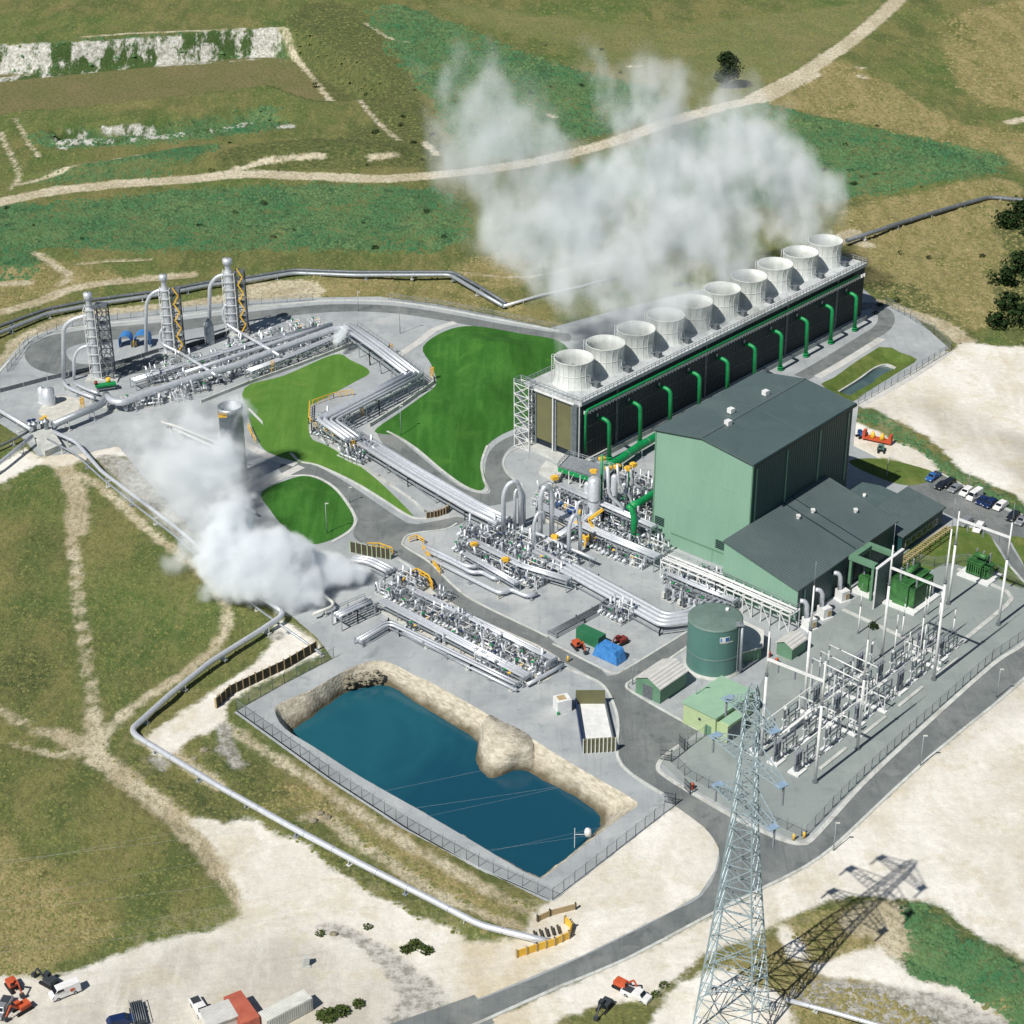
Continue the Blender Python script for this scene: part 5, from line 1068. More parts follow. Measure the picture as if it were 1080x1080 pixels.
# ================================================================== separator towers
def separator(label, xv, yb, yt, r, fx0, fx1, fyt, arcs, yl=True):
    b = G(xv, yb); H = GY(xv, yt, b.y).z; t = thing('separator_tower', label, 'separator', b)
    mb = MB(); mb.lathe(b, [(r * .8, .2), (r, .8), (r, H * .80), (r * .82, H * .84), (r * .6, H * .86), (r * .6, H * .93), (r * .95, H * .94), (r * .95, H), (r * .2, H + .2)], 24); mb.build('vessel', M['alu'], t)
    c0, c1 = GY(fx0, yb, b.y), GY(fx1, yb, b.y); w_ = abs(c1.x - c0.x); Hf = GY(fx0, fyt, b.y).z; X0, X1 = c0.x, c1.x
    cs = [(X0, b.y - w_ * .5), (X1, b.y - w_ * .5), (X1, b.y + w_ * .6), (X0, b.y + w_ * .6)]; mb = MB(); n_ = 8
    for x, y in cs: mb.beam((x, y, 0), (x, y, Hf), .26)
    for k in range(1, n_ + 1):
        z_ = Hf * k / n_
        for p, q in zip(cs, cs[1:] + cs[:1]): mb.beam((*p, z_), (*q, z_), .18); mb.beam((*p, z_ - Hf / n_), (*q, z_), .12)
    mb.build('frame', M['greysteel'], t)
    mb = MB()
    for k in range(2, n_ + 1, 2): z_ = Hf * k / n_; mb.box(((X0 + X1) / 2, b.y, z_), (w_ * .95, w_ * .9, .1)); mb.beam((X0 - r * 1.8, b.y - .9, z_), (X1, b.y - .9, z_), .12)
    mb.beam((X0 + .3, b.y - .4, 0), (X0 + .3, b.y - .4, Hf), .16); mb.build('platform', M['greysteel'], t)
    cs2 = [(b.x - r * 1.15, b.y - r * 1.3), (b.x + r * 1.2, b.y - r * 1.3)]; mb = MB()
    for x, y in cs2: mb.beam((x, y, 0), (x, y, H * .83), .16)
    for k in range(1, 9): z_ = H * .83 * k / 8; mb.beam((*cs2[0], z_), (*cs2[1], z_), .14)
    for s_, e_ in ((cs2[0], (b.x - r * 1.15, b.y + r * 1.3)), (cs2[1], (b.x + r * 1.2, b.y + r * 1.3))):
        mb.beam((*e_, 0), (*e_, H * .83), .16)
        for k in range(1, 9): z_ = H * .83 * k / 8; mb.beam((*s_, z_), (*e_, z_), .14)
    mb.build('ladder_frame', M['white'], t)
    lx_ = (X0 + X1) / 2 + (.2 if yl else 0); mb = MB()
    zs = np.linspace(1.0, Hf + 1.2, 9)
    for i, z_ in enumerate(zs[:-1]):
        dx = .7 if i % 2 else -.7
        mb.beam((lx_ + dx, b.y - w_ * .55, z_), (lx_ - dx, b.y - w_ * .55, zs[i + 1]), .3, .36)
    mb.build('stair_flight', M['yellow'] if yl else M['greysteel'], t)
    for pts, rr in arcs:
        P = [GY(x, y, b.y + d) for x, y, d in pts]; mb = MB(); mb.tube(P, rr, 12, 2.2); mb.build('arched_pipe', M['alu'], t)
    mb = MB(); mb.box((b.x + w_ * .5, b.y, .25), (w_ * 2.8, w_ * 1.9, .5)); mb.build('footing', M['concrete'], t)
    return t
separator('leftmost silver separator tower with a dark lattice frame and one yellow band', 103, 399, 309, 1.25, 109, 121, 322, [([(98, 331, 0), (76, 337, 0), (67, 345, 0), (67, 402, 0)], .6), ([(98, 363, -1), (84, 367, -1), (78, 376, -1), (78, 406, -1)], .42)], False)
separator('middle silver separator tower with a zigzag yellow stair', 180, 373, 290, 1.2, 187, 195, 306, [([(174, 304, 0), (160, 309, 0), (154, 320, 0), (154, 388, 0)], .5), ([(174, 344, -1), (169, 350, -1), (169, 362, -1), (190, 372, -3), (226, 395, -8)], .45)])
separator('rightmost and tallest silver separator tower with a bright yellow stair', 246, 352, 273, 1.45, 253, 262, 286, [([(241, 289, 0), (229, 291, 0), (221, 301, 0), (221, 350, 0)], .55), ([(240, 320, -1), (235, 326, -1), (236, 340, -1), (252, 350, -3), (292, 373, -9)], .48)])
v = G(222, 362); t = thing('pipe_riser', 'pale pointed riser column between the middle and rightmost separators', 'riser', v)
mb = MB(); mb.lathe(v, [(1.3, 0), (1.3, 5.5), (.9, 6.6), (.3, 7.6), (.05, 7.7)], 16); mb.build('shell', M['steel'], t); mb = MB(); mb.beam((v.x - 1.2, v.y - 1.2, 0), (v.x - 1.2, v.y - 1.2, 6), .2); mb.beam((v.x - 1.2, v.y - 1.2, 6), (v.x, v.y, 7.4), .2); mb.build('brace', M['white'], t)
# small tank pair
for i, (x, y, r_, h_) in enumerate(((45, 424, 1.0, 4.0), (52, 426, 1.7, 4.2))):
    c = G(x, y); t = thing('condensate_tank', ('slim silver standing tank at the left edge of the tank pair', 'wider silver standing tank with a conical top by the pipe crossing')[i], 'tank', c)
    mb = MB(); mb.lathe(c, [(r_, 0), (r_, h_), (.05, h_ + .6)], 20); mb.build('shell', M['alu'], t); mb = MB(); mb.lathe(c, [(r_ + .25, 0), (r_ + .25, .25), (.1, .25)], 20); mb.build('footing', M['concrete'], t)
# crossing block
c = G(42, 458); t = thing('valve_tower', 'tangle of valves on a grey block where the overland pipes cross', 'valve station', c)
mb = MB(); mb.prism([(p.x, p.y) for p in (G(33, 462), G(48, 482), G(66, 474), G(54, 456))], -.3, 1.6); mb.build('block', M['concrete'], t)
for dx, dy, hh in ((-2.4, .6, 3.6), (-.9, -.6, 4.4), (.8, .8, 4.0), (2.0, -.4, 5.2), (1.4, 2.2, 3.2)):
    mb = MB(); mb.lathe((c.x + dx, c.y + dy, 0), [(.55, 0), (.55, hh * .7), (.9, hh * .72), (.9, hh * .78), (.4, hh * .8), (.3, hh)], 14); vb = mb.build('valve', M['steel'], t)
    mb = MB(); mb.cyl((c.x + dx, c.y + dy, hh), (c.x + dx, c.y + dy, hh + .15), .6, seg=12); mb.build('handwheel', M['darkblue'] if dx < 0 else M['yellow'], vb)
# silencer
sc_ = G(249, 507); SH = GY(249, 428, sc_.y).z; t = thing('vent_silencer', 'tall grey cylindrical vent silencer standing in drifting steam by the lawn', 'silencer', sc_)
mb = MB(); mb.lathe(sc_, [(2.9, 0), (2.9, SH * .93), (3.05, SH * .93), (3.05, SH), (2.7, SH), (2.7, SH - 1.5), (.1, SH - 1.6)], 36); mb.build('shell', M['steel'], t)
mb = MB(); mb.lathe(sc_, [(4.0, 0), (4.0, .6), (3, .7)], 24); mb.build('footing', M['concrete'], t)
mb = MB(); mb.box((sc_.x - 1.4, sc_.y - 2.9, SH * .93), (2.0, .9, .15)); railing(mb, [(sc_.x - 2.4, sc_.y - 3.3, 0), (sc_.x - .4, sc_.y - 3.3, 0)], SH * .93, 1.1, 1); mb.build('platform', M['yellow'], t)
mb = MB(); mb.tube([(sc_.x - 2.8, sc_.y, 2), (sc_.x - 6, sc_.y - 1, 2), (sc_.x - 14, sc_.y + 4, 2)], .8, 12, 2); mb.build('inlet_pipe', M['alu'], t)
# ================================================================== valve yards
def proto_skid(kind):
    r_ = random.Random(kind * 13 + 5); root = thing('valve_skid', 'x', 'valve skid', (0, 0, 0))
    mb = MB()
    for s_ in (-1, 1): mb.beam((-2.6, s_ * 1.5, .15), (2.6, s_ * 1.5, .15), .22)
    for s_ in (-2.4, 0, 2.4): mb.beam((s_, -1.5, .15), (s_, 1.5, .15), .2)
    mb.build('base_frame', M['concrete'], root)
    ys_ = [-1.2, 0.1, 1.25]
    for j, y in enumerate(ys_):
        z_ = .8 + .35 * r_.random(); rr = .16 + .16 * r_.random(); mb = MB()
        if r_.random() < .5: mb.tube([(-2.9, y, z_), (-.6, y, z_), (-.3, y, z_ + 1.5), (.9, y, z_ + 1.5), (1.2, y, z_), (2.9, y, z_)], rr, 8, .35)
        else: mb.tube([(-2.9, y, z_), (1.4, y, z_), (1.9, y + .3, z_ + 1.8 + r_.random())], rr, 8, .4)
        for x in (-2.1, -.9, 1.5): mb.cyl((x - .07, y, z_), (x + .07, y, z_), rr * 1.8, seg=10)
        mb.build('spool_pipe', M['alu'] if j != 1 else M['steel'], root)
        for x in ((-1.5,) if r_.random() < .4 else (-1.6, 2.2)):
            mb = MB(); hh = 1.0 + .9 * r_.random(); mb.lathe((x, y, 0), [(.05, z_ - .3), (.38, z_ - .15), (.38, z_ + .15), (.18, z_ + .35), (.12, z_ + hh)], 10); mb.box((x, y, z_ + hh * .75), (.36, .36, .5))
            vb = mb.build('valve', M['greysteel' if r_.random() < .6 else 'white'], root)
            mb = MB(); mb.cyl((x, y, z_ + hh), (x, y, z_ + hh + .09), .36, seg=10); mb.build('handwheel', M[['darkblue', 'steel', 'yellow' if kind == 2 else 'steel', 'pipegreen', 'greysteel', 'steel'][(kind + j) % 6]], vb)
    mb = MB(); x0 = r_.uniform(-2, 1)
    for a, b in ((x0, -1.7), (x0 + 1.6, -1.7), (x0 + 1.6, 1.7), (x0, 1.7)): mb.beam((a, b, 0), (a, b, 2.5), .13)
    for b in (-1.7, 1.7): mb.beam((x0, b, 2.45), (x0 + 1.6, b, 2.45), .13)
    for a in (x0, x0 + 1.6): mb.beam((a, -1.7, 2.45), (a, 1.7, 2.45), .13); mb.beam((a, -1.7, 1.3), (a, 1.7, 1.3), .1)
    mb.build('pipe_support', M['steel'] if kind % 2 else M['white'], root)
    mb = MB(); mb.box((2.0, -1.0, .9), (.5, .7, 1.1)); mb.build('junction_box', M['offwhite'], root)
    return root
protos = [proto_skid(k) for k in range(6)]; used = [False] * 6
def inside(p, poly):
    x, y = p; c = False; n_ = len(poly); j = n_ - 1
    for i in range(n_):
        if (poly[i][1] > y) != (poly[j][1] > y) and x < (poly[j][0] - poly[i][0]) * (y - poly[i][1]) / (poly[j][1] - poly[i][1]) + poly[i][0]: c = not c
        j = i
    return c
def place(protos, used, i, loc, rz, label, group, sc=None):
    if not used[i]:
        used[i] = True; r = protos[i]; r.location = loc; r.rotation_euler = (0, 0, rz); r['label'] = label; r['group'] = group
        if sc: r.scale = sc
        return r
    return dup(protos[i], loc, rz, label, group, sc)
def fill(poly_px, label, group, su=6.3, sw=4.0, jit=.5, rot=0.0, ax=TH, z=0.0):
    poly = [(G(x, y).x, G(x, y).y) for x, y in poly_px]; P = np.array(poly); c = P.mean(0); u_ = Vector((math.sin(ax), math.cos(ax), 0)); w_ = Vector((math.cos(ax), -math.sin(ax), 0)); n_ = 0
    for i in range(-20, 21):
        for j in range(-20, 21):
            q = Vector((c[0], c[1], 0)) + u_ * (i * su) + w_ * (j * sw) + Vector((random.uniform(-jit, jit), random.uniform(-jit, jit), 0))
            if inside((q.x, q.y), poly):
                k = random.randrange(6); place(protos, used, k, (q.x, q.y, z), math.pi / 2 - ax + random.choice((0, math.pi, 0, math.pi / 2)), label, group, (1, 1, random.uniform(.8, 1.3))); n_ += 1
    return n_
nn = [fill([(138, 412), (160, 392), (195, 380), (215, 386), (240, 366), (275, 356), (300, 352), (330, 348), (345, 343), (340, 352), (250, 383), (196, 400)], 'silver valve skid packed behind the header pipe in the separator yard', 'valve skids of the separator yard', ax=math.radians(70)),
 fill([(128, 432), (200, 408), (300, 375), (352, 355), (355, 362), (300, 384), (215, 415), (140, 436)], 'low valve skid in the row just in front of the fat header pipe', 'valve skids in front of the header pipe', ax=math.radians(70), sw=3.6),
 fill([(332, 450), (350, 444), (396, 476), (376, 492), (350, 470)], 'valve skid under the lower corner of the zigzag rack', 'valve skids at the zigzag corner', su=5.0, sw=3.6),
 fill([(486, 570), (520, 556), (545, 556), (560, 572), (600, 590), (608, 602), (575, 622), (556, 618), (540, 612), (510, 598), (488, 590)], 'silver valve skid in the central valve yard below the pipe loops', 'valve skids of the central yard', su=5.6, sw=3.7),
 fill([(398, 624), (430, 612), (452, 628), (482, 646), (488, 668), (470, 676), (440, 662), (410, 646)], 'silver valve skid in the lower yard next to the orange railing', 'valve skids by the orange railing', su=5.6, sw=3.7),
 fill([(478, 672), (500, 654), (540, 676), (586, 698), (560, 722), (520, 706)], 'silver valve skid at the right end of the lower valve yard', 'valve skids at the end of the lower yard', su=5.4, sw=3.7),
 fill([(556, 536), (580, 512), (612, 530), (640, 528), (660, 500), (690, 512), (690, 560), (700, 580), (690, 600), (650, 592), (620, 580), (600, 560)], 'pipe and valve skid crowded at the corner of the turbine hall', 'valve skids at the hall corner', su=5.6, sw=3.8),
 fill([(700, 605), (745, 606), (790, 622), (770, 640), (735, 648), (705, 632)], 'pipe skid inside the bend of the big silver bundle', 'valve skids inside the pipe bend', su=5.8, sw=4.2),
 fill([(632, 650), (650, 642), (685, 655), (668, 664)], 'small valve skid just below the big pipe bundle', 'valve skids below the pipe bundle', su=5.8, sw=4.2)]
# ---- platforms, vessels and green pipework between cooling tower and hall
c = G(612, 500); t = thing('pump_platform', 'raised platform with green skirts and railings at the near corner of the cooling tower', 'platform', c)
PP = [G(588, 493, 3.6), G(636, 508, 3.6), G(648, 494, 3.6), G(600, 480, 3.6)]
mb = MB(); mb.prism([(p.x, p.y) for p in PP], 3.4, 3.65); mb.build('deck', M['steel'], t)
for k in range(4):
    a = PP[0].lerp(PP[1], (k + .06) / 4); b = PP[0].lerp(PP[1], (k + .94) / 4); mb = MB(); mb.beam((a.x, a.y - .15, 3.2), (b.x, b.y - .15, 3.2), .2, 1.1); mb.build('skirt_panel', M['pipegreen'], t)
mb = MB(); railing(mb, [(p.x, p.y, 0) for p in PP + PP[:1]], 3.65, 1.2, 1.3, .07); mb.build('railing', M['steel'], t)
for k in range(5):
    for a, b in ((PP[0], PP[1]), (PP[3], PP[2])):
        p = a.lerp(b, k / 4); mb = MB(); mb.beam((p.x, p.y, 0), (p.x, p.y, 3.4), .25); mb.beam((p.x, p.y, 0), (p.x + 1.6 * UW.x, p.y + 1.6 * UW.y, 3.3), .12); mb.build('leg', M['white'], t)
c = G(585, 512); t = thing('pump_plinth', 'sunlit cream concrete plinth below the olive end of the cooling tower', 'plinth', c)
mb = MB(); mb.prism([(p.x, p.y) for p in (G(568, 500), G(588, 510), G(596, 500), G(576, 490))], 0, 1.2); mb.build('block', M['concrete'], t); mb = MB(); mb.box((c.x, c.y + 1, 1.6), (1.6, 1.2, .9), .4); mb.build('pump', M['yellow'], t)
pipeline('fat green cooling water pipe with white bands beside the tower', [(640, 492, 2.6), (652, 486, 2.6), (672, 472, 2.6), (720, 444, 2.6), (790, 402, 2.6)], 1.05, 'pipegreen', 9, 'cooling_water_pipe', seg=18)
pipeline('fat green pipe slanting into the turbine hall end wall', [(665, 535, 4.2), (680, 527, 4.2), (702, 512, 4.2)], .95, 'pipegreen', 9, 'cooling_water_pipe', seg=18, joints=False)
arch('green elbow pipe dropping from the slanting green pipe', [(668, 572, 0), (669, 548, 0), (667, 538, .6), (662, 533, 1.4)], .7, 'pipegreen', 'cooling_water_pipe', 'pipeline')
for lab, pts, r_ in (('slim green riser left of the silver vessels', [(634, 545, 0), (635, 480, 0)], .3), ('green riser with a yellow valve between the silver risers', [(662, 520, 0), (663, 492, 0)], .28)):
    arch(lab, pts, r_, 'pipegreen', 'cooling_water_pipe', 'pipeline')
for lab, pts, r_ in (('tall silver riser with an S bend, left of three', [(657, 560, 0), (657, 535, 0), (642, 522, .4), (641, 492, .6)], .42), ('tall silver riser with an S bend, middle of three', [(666, 548, 0), (666, 524, 0), (653, 514, .4), (651, 490, .6)], .34), ('tall silver riser with an S bend, right of three', [(680, 530, 0), (679, 518, 0), (667, 508, .4), (665, 492, .6)], .3)):
    arch(lab, pts, r_, 'alu', 'pipe_riser', 'riser')
for i, (x, yb, yt, r_) in enumerate(((626, 552, 503, 1.5), (619, 540, 508, .8), (647, 545, 500, .8))):
    c = G(x, yb); H_ = GY(x, yt, c.y).z; t = thing('condenser_vessel', ('stout silver upright vessel below the pump platform', 'slimmer silver upright vessel left of the stout one', 'slim silver upright vessel right of the stout one')[i], 'vessel', c)
    mb = MB(); mb.lathe(c, [(r_, .6), (r_, H_ - .6), (r_ * .6, H_ - .1), (.05, H_)], 20); mb.build('shell', M['alu'], t); mb = MB(); mb.cyl((c.x, c.y, 0), (c.x, c.y, .6), r_ * 1.1, seg=16); mb.build('skirt', M['steel'], t); mb = MB(); mb.lathe(c, [(r_ + .02, H_ * .5), (r_ + .12, H_ * .51), (r_ + .12, H_ * .54), (r_ + .02, H_ * .55)], 20); mb.build('band', M['steel'], t)
def crane(label, pts, r_):
    t = thing('maintenance_jib', label, 'crane', G(pts[0][0], pts[0][1])); Y0 = G(pts[0][0], pts[0][1]).y; P = [GY(x, y, Y0) for x, y in pts[:]]
    for i, (p, q) in enumerate(zip(P[:-1], P[1:])): mb = MB(); mb.beam(p, q, r_); mb.build('boom' if i else 'mast', M['yellow'], t)
    return t
crane('yellow folded jib standing beside the stout silver vessel', [(633, 570), (621, 548), (636, 537)], .6)
c = G(634, 574); t = thing('mobile_crane', 'small yellow mobile crane parked under the silver vessels', 'crane', c)
mb = MB(); mb.box((c.x - 2.4, c.y, .9), (4.4, 2.2, .9), .6); mb.build('chassis', M['yellow'], t); mb = MB(); mb.box((c.x - 3.4, c.y - .6, 2.0), (1.5, 1.6, 1.5), .6); mb.build('cab', M['yellow'], t); 
for sx in (-1.6, 1.6):
    for sy in (-1, 1): mb = MB(); ca, sa = math.cos(.6), math.sin(.6); px_, py_ = c.x - 2.4 + ca * sx - sa * sy, c.y + sa * sx + ca * sy; mb.cyl((px_ - sa * .2, py_ + ca * .2, .5), (px_ + sa * .2, py_ - ca * .2, .5), .5, seg=14); mb.build('wheel', M['black'], t)
# blue machines on cream plinth
for i, (x, y) in enumerate(((588, 540), (603, 546))):
    c = G(x, y); t = thing('blue_compressor', ('bright blue compressor at the back of the cream plinth', 'bright blue compressor in front of its twin near the slim loop')[i], 'compressor', c)
    mb = MB(); mb.box((c.x, c.y, .3), (4.4, 3, .6), .5); mb.build('plinth', M['concrete'], t); mb = MB(); mb.box((c.x, c.y, 1.5), (2.8, 1.4, 1.5), .5); mb.cyl((c.x - 1.6, c.y - .8, 1.6), (c.x + 1.3, c.y + .8, 1.6), .55); mb.build('body', M['blue'], t); mb = MB(); mb.cyl((c.x + 1.8, c.y - .9, .6), (c.x + 1.8, c.y - .9, 2.6), .3); mb.build('filter', M['yellow'], t)
# green topped manifold in the separator yard and yellow cabinet
c = G(112, 412); t = thing('manifold', 'green topped pipe manifold with a yellow drum in front of the leftmost separator', 'manifold', c)
mb = MB(); mb.box((c.x, c.y, 1.8), (5.5, 1.8, .5), .35); mb.build('top', M['pipegreen'], t); mb = MB()
for k in range(4): mb.beam((c.x - 2.2 + k * 1.4, c.y - .6 + k * .5, 0), (c.x - 2.2 + k * 1.4, c.y - .6 + k * .5, 1.7), .22)
mb.box((c.x, c.y, .9), (5.0, 1.4, .2), .35); mb.build('frame', M['steel'], t); mb = MB(); mb.cyl((c.x + .6, c.y + 1.2, 2.05), (c.x + .6, c.y + 1.2, 3.2), .6); mb.build('drum', M['yellow'], t); mb = MB(); mb.cyl((c.x - 2.4, c.y - .5, 2.05), (c.x - 2.4, c.y - .5, 3.0), .45); mb.build('drum', M['red'], t)
for i, (x, y, hh, lab) in enumerate(((88, 432, 3.6, 'upright yellow cabinet post below the leftmost separator'), (413, 373, 3.0, 'yellow post on the upper leg of the zigzag rack'), (288, 393, 3.4, 'yellow platform post at the right end of the header'), (345, 460, 3.0, 'yellow post at the lower corner of the zigzag rack, left'), (373, 478, 4.0, 'yellow post at the lower corner of the zigzag rack, right'), (382, 438, 2.6, 'yellow post half way along the middle rack leg'), (456, 400, 3.6, 'yellow post at the rack elbow beside the green slope'))):
    c = G(x, y); t = thing('yellow_ladder', lab, 'ladder', c); mb = MB()
    for d_ in (-.4, .4): mb.beam((c.x + d_, c.y, 0), (c.x + d_, c.y, hh), .14)
    k = .3
    while k < hh: mb.beam((c.x - .4, c.y, k), (c.x + .4, c.y, k), .08); k += .35
    mb.build('ladder', M['yellow'], t); mb = MB()
    for k in (.5, .65, .8, .98): mb.lathe((c.x, c.y - .4, hh * k), [(.5, 0), (.55, .03), (.55, .12), (.5, .15)], 10)
    for a_ in (-.45, 0, .45): mb.beam((c.x + a_, c.y - .85, hh * .5), (c.x + a_, c.y - .85, hh), .07)
    mb.build('cage', M['yellow'], t)
# yellow railings
def rail_thing(label, pts, h, m, z=0.0, name='guard_rail', step=1.5, r=.1):
    P = [G(x, y, z) for x, y in pts]; t = thing(name, label, 'railing', P[0]); mb = MB()
    for p, q in zip(P[:-1], P[1:]): mb.beam((p.x, p.y, z + h), (q.x, q.y, z + h), r * 1.4); mb.beam((p.x, p.y, z + h * .55), (q.x, q.y, z + h * .55), r)
    mb.build('rail', M[m], t); mb = MB(); k_ = 0
    for p, q in zip(P[:-1], P[1:]):
        n_ = max(1, int((q - p).length / step))
        for k in range(n_ + 1):
            c = p.lerp(q, k / n_)
            if k_ < 60: m2 = MB(); m2.beam((c.x, c.y, z - .05), (c.x, c.y, z + h), r * 1.3); m2.build('post', M[m], t); k_ += 1
    return t
rail_thing('orange arched railing at the head of the lower valve yard', [(425, 620), (429, 612), (440, 607), (452, 614), (456, 622)], 1.8, 'yellow', r=.2, step=1.0)
rail_thing('yellow railing above the retaining wall with yellow posts', [(388, 580), (400, 580), (414, 585)], 1.8, 'yellow', r=.16, step=1.0)
rail_thing('small yellow railing at the heads of the three silver pipes', [(432, 572), (440, 570), (447, 574)], 1.4, 'yellow', r=.16)
rail_thing('yellow handrail alongside the lowest of the three silver pipes', [(446, 580), (455, 594), (464, 606)], 1.4, 'yellow', r=.16)
rail_thing('yellow railing round the left corner of the zigzag rack', [(327, 430), (326, 447), (337, 458)], 2.0, 'yellow', r=.15)
rail_thing('yellow railing behind the middle leg of the zigzag rack', [(330, 428), (352, 420), (372, 417)], 1.6, 'yellow', r=.12)
rail_thing('thin yellow railing at the foot of the wet slope by the silencer', [(262, 452), (266, 462), (270, 468)], 1.6, 'yellow', r=.12)
# pit at the end of the overland pipe
P = [(545, 1010), (566, 1003), (585, 997), (600, 990), (603, 980), (596, 974)]
post_wall('pit_wall', 'curved yellow timber pit wall where the overland pipe ends', P, 1.5, 'yellow', 'wood', 1.4, z0=-.2)
post_wall('pit_wall', 'short brown timber wall just above the yellow pit', [(567, 972), (580, 966), (607, 959)], 1.2, 'wood', 'retain', 3)
t = thing('timber_sleepers', 'dark slatted timber grille inside the yellow pit', 'grille', G(580, 985))
for k in range(5): p, q = G(566 + k * 6, 990 - k * 1.5, .5), G(563 + k * 6.2, 982 - k * 1.5, .5); mb = MB(); mb.beam(p, q, .35); mb.build('slat', M['retain'], t)
# concrete edge walls of the separator yard
post_wall('low_wall', 'grey concrete edge wall between the valve skids and the light lawn', [(212, 425), (262, 405), (310, 388), (352, 372), (372, 364)], .9, 'concrete', 'concrete', 6, th_=.5)
post_wall('low_wall', 'grey concrete edge below the middle leg of the zigzag rack', [(390, 450), (425, 428), (457, 405), (455, 398)], 1.0, 'concrete', 'concrete', 6, th_=.5)
post_wall('low_wall', 'grey concrete edge left of the long silver bundle', [(338, 463), (365, 482), (400, 504), (435, 528), (448, 540)], .5, 'concrete', 'concrete', 8, th_=.4)
post_wall('low_wall', 'concrete edge along the gravel side of the lower valve yard', [(392, 640), (440, 668), (500, 698), (545, 722), (592, 700)], .5, 'concrete', 'concrete', 8, th_=.4)
post_wall('low_wall', 'white slatted wall of the sunken yard left of the pond', [(354, 656), (372, 648), (391, 640)], 2.2, 'greysteel', 'white', 1.5)

post_wall('low_wall', 'dark trench wall behind the valve skids, below the ring road at the left', [(0, 414), (50, 401), (95, 391), (130, 383), (168, 371)], 1.1, 'greysteel', 'concrete', 5, th_=.3)
post_wall('low_wall', 'dark trench wall between the middle and rightmost separators', [(196, 368), (222, 360), (262, 346)], 1.4, 'darksteel', 'concrete', 5, th_=.3)
for k, (x, y, zt) in enumerate(((626, 497, 0), (635, 484, 0), (642, 494, 0), (651, 492, 0), (662, 494, 0), (668, 490, 0), (610, 552, 0), (585, 566, 0), (533, 590, 0), (500, 574, 0))):
    gnd = G(x, min(y + 52, 600)) if k < 6 else G(x, y + 14); pz = GY(x, y, gnd.y); t = thing('valve_actuator', ('yellow valve actuator head on top of the risers below the cooling tower' if k < 6 else 'yellow valve actuator standing among the central skids'), 'actuator', (gnd.x, gnd.y, 0), ('yellow actuators on the risers' if k < 6 else 'yellow actuators of the central yard'))
    mb = MB(); mb.cyl((pz.x, pz.y, 0), (pz.x, pz.y, pz.z - .6), .16, seg=8); mb.build('spindle', M['steel'], t); mb = MB(); mb.box((pz.x, pz.y, pz.z), (1.3, .9, .9), .4 * k); mb.cyl((pz.x - .9, pz.y, pz.z + .1), (pz.x + .9, pz.y, pz.z + .1), .35, seg=10); mb.build('head', M['yellow'], t)
for lab, pts, r_ in (('white pipe pair closing the right end of the lower valve yard, outer', [(556, 722, .8), (575, 712, .8), (594, 701, .8)], .4), ('white pipe pair closing the right end of the lower valve yard, inner', [(549, 716, .8), (568, 706, .8), (587, 696, .8)], .4), ('twin thin pipe on the gravel side of the lower valve yard', [(400, 652, .8), (450, 680, .8), (500, 706, .8), (545, 728, .8)], .3),
                     ('silver pipe linking the leftmost separator to its manifold', [(67, 402, 1.2), (70, 408, 1.2), (84, 414, 1.2), (100, 420, 1.4)], .45), ('second silver pipe linking the leftmost separator to its manifold', [(78, 404, 1.2), (90, 410, 1.2), (104, 415, 1.4)], .4), ('long slanting pipe across the skids from the middle separator', [(190, 372, 3.4), (210, 384, 3.6), (228, 396, 3.8)], .42), ('long slanting pipe across the skids from the rightmost separator', [(252, 350, 3.6), (270, 360, 3.8), (295, 375, 4.0)], .45),
                     ('silver pipe running behind the central skids towards the walkway', [(548, 556, 2.6), (575, 566, 2.6), (600, 578, 2.6), (628, 590, 2.2)], .4)):
    pipeline(lab, pts, r_, step=6)

for lab, ln_, wd_, z_, n_ in (('three parallel pipes running lengthwise over the skids of the separator yard', [(140, 402), (190, 386), (262, 364), (335, 346)], 2.4, 2.4, 3), ('upper pipe run over the skids of the lower valve yard', [(430, 620), (500, 654), (584, 696)], 1.8, 2.2, 3), ('lower pipe run over the skids of the lower valve yard', [(402, 634), (470, 669), (556, 714)], 2.2, 2.0, 4),
                         ('upper pipe run across the central valve yard', [(496, 570), (552, 598), (600, 612)], 2.0, 2.6, 3), ('lower pipe run across the central valve yard', [(490, 584), (545, 616)], 1.6, 2.0, 3), ('pipe run below the silver risers at the hall corner', [(570, 534), (640, 566), (694, 588)], 2.4, 3.2, 4), ('raised white pipe run behind the stout silver vessel', [(590, 512), (640, 534), (690, 556)], 2.0, 5.0, 3), ('pipe run inside the bend of the silver bundle', [(704, 604), (735, 618), (776, 634)], 2.2, 2.4, 3),
                         ('cross pipe run between the tower pad and the central yard', [(640, 530), (610, 552), (588, 566)], 1.6, 2.8, 3)):
    rack(lab, ln_, wd_, z_, n_, [.3, .22, .26], truss=False, step=6, rail=False)
# ================================================================== switchyard
DL, DW = UL, UW
def pole(label, bx0, by0, ty, r0=.32, r1=.15, name='lightning_mast'):
    b = G(bx0, by0); H_ = GY(bx0, ty, b.y).z; t = thing(name, label, 'mast', b)
    mb = MB(); mb.cyl(b, (b.x, b.y, H_ * .55), r0, r0 * .8, 14); mb.cyl((b.x, b.y, H_ * .55), (b.x, b.y, H_ * .84), r0 * .72, r1, 14); mb.build('shaft', M['white'], t)
    mb = MB(); mb.cyl((b.x, b.y, H_ * .545), (b.x, b.y, H_ * .56), r0 * 1.1, seg=14); mb.cyl((b.x, b.y, 0), (b.x, b.y, .3), r0 * 1.7, seg=14); mb.build('collar', M['greysteel'], t)
    mb = MB(); mb.cyl((b.x, b.y, H_ * .84), (b.x, b.y, H_), .06, .03, 6); mb.build('spike', M['steel'], t); return t, b, H_
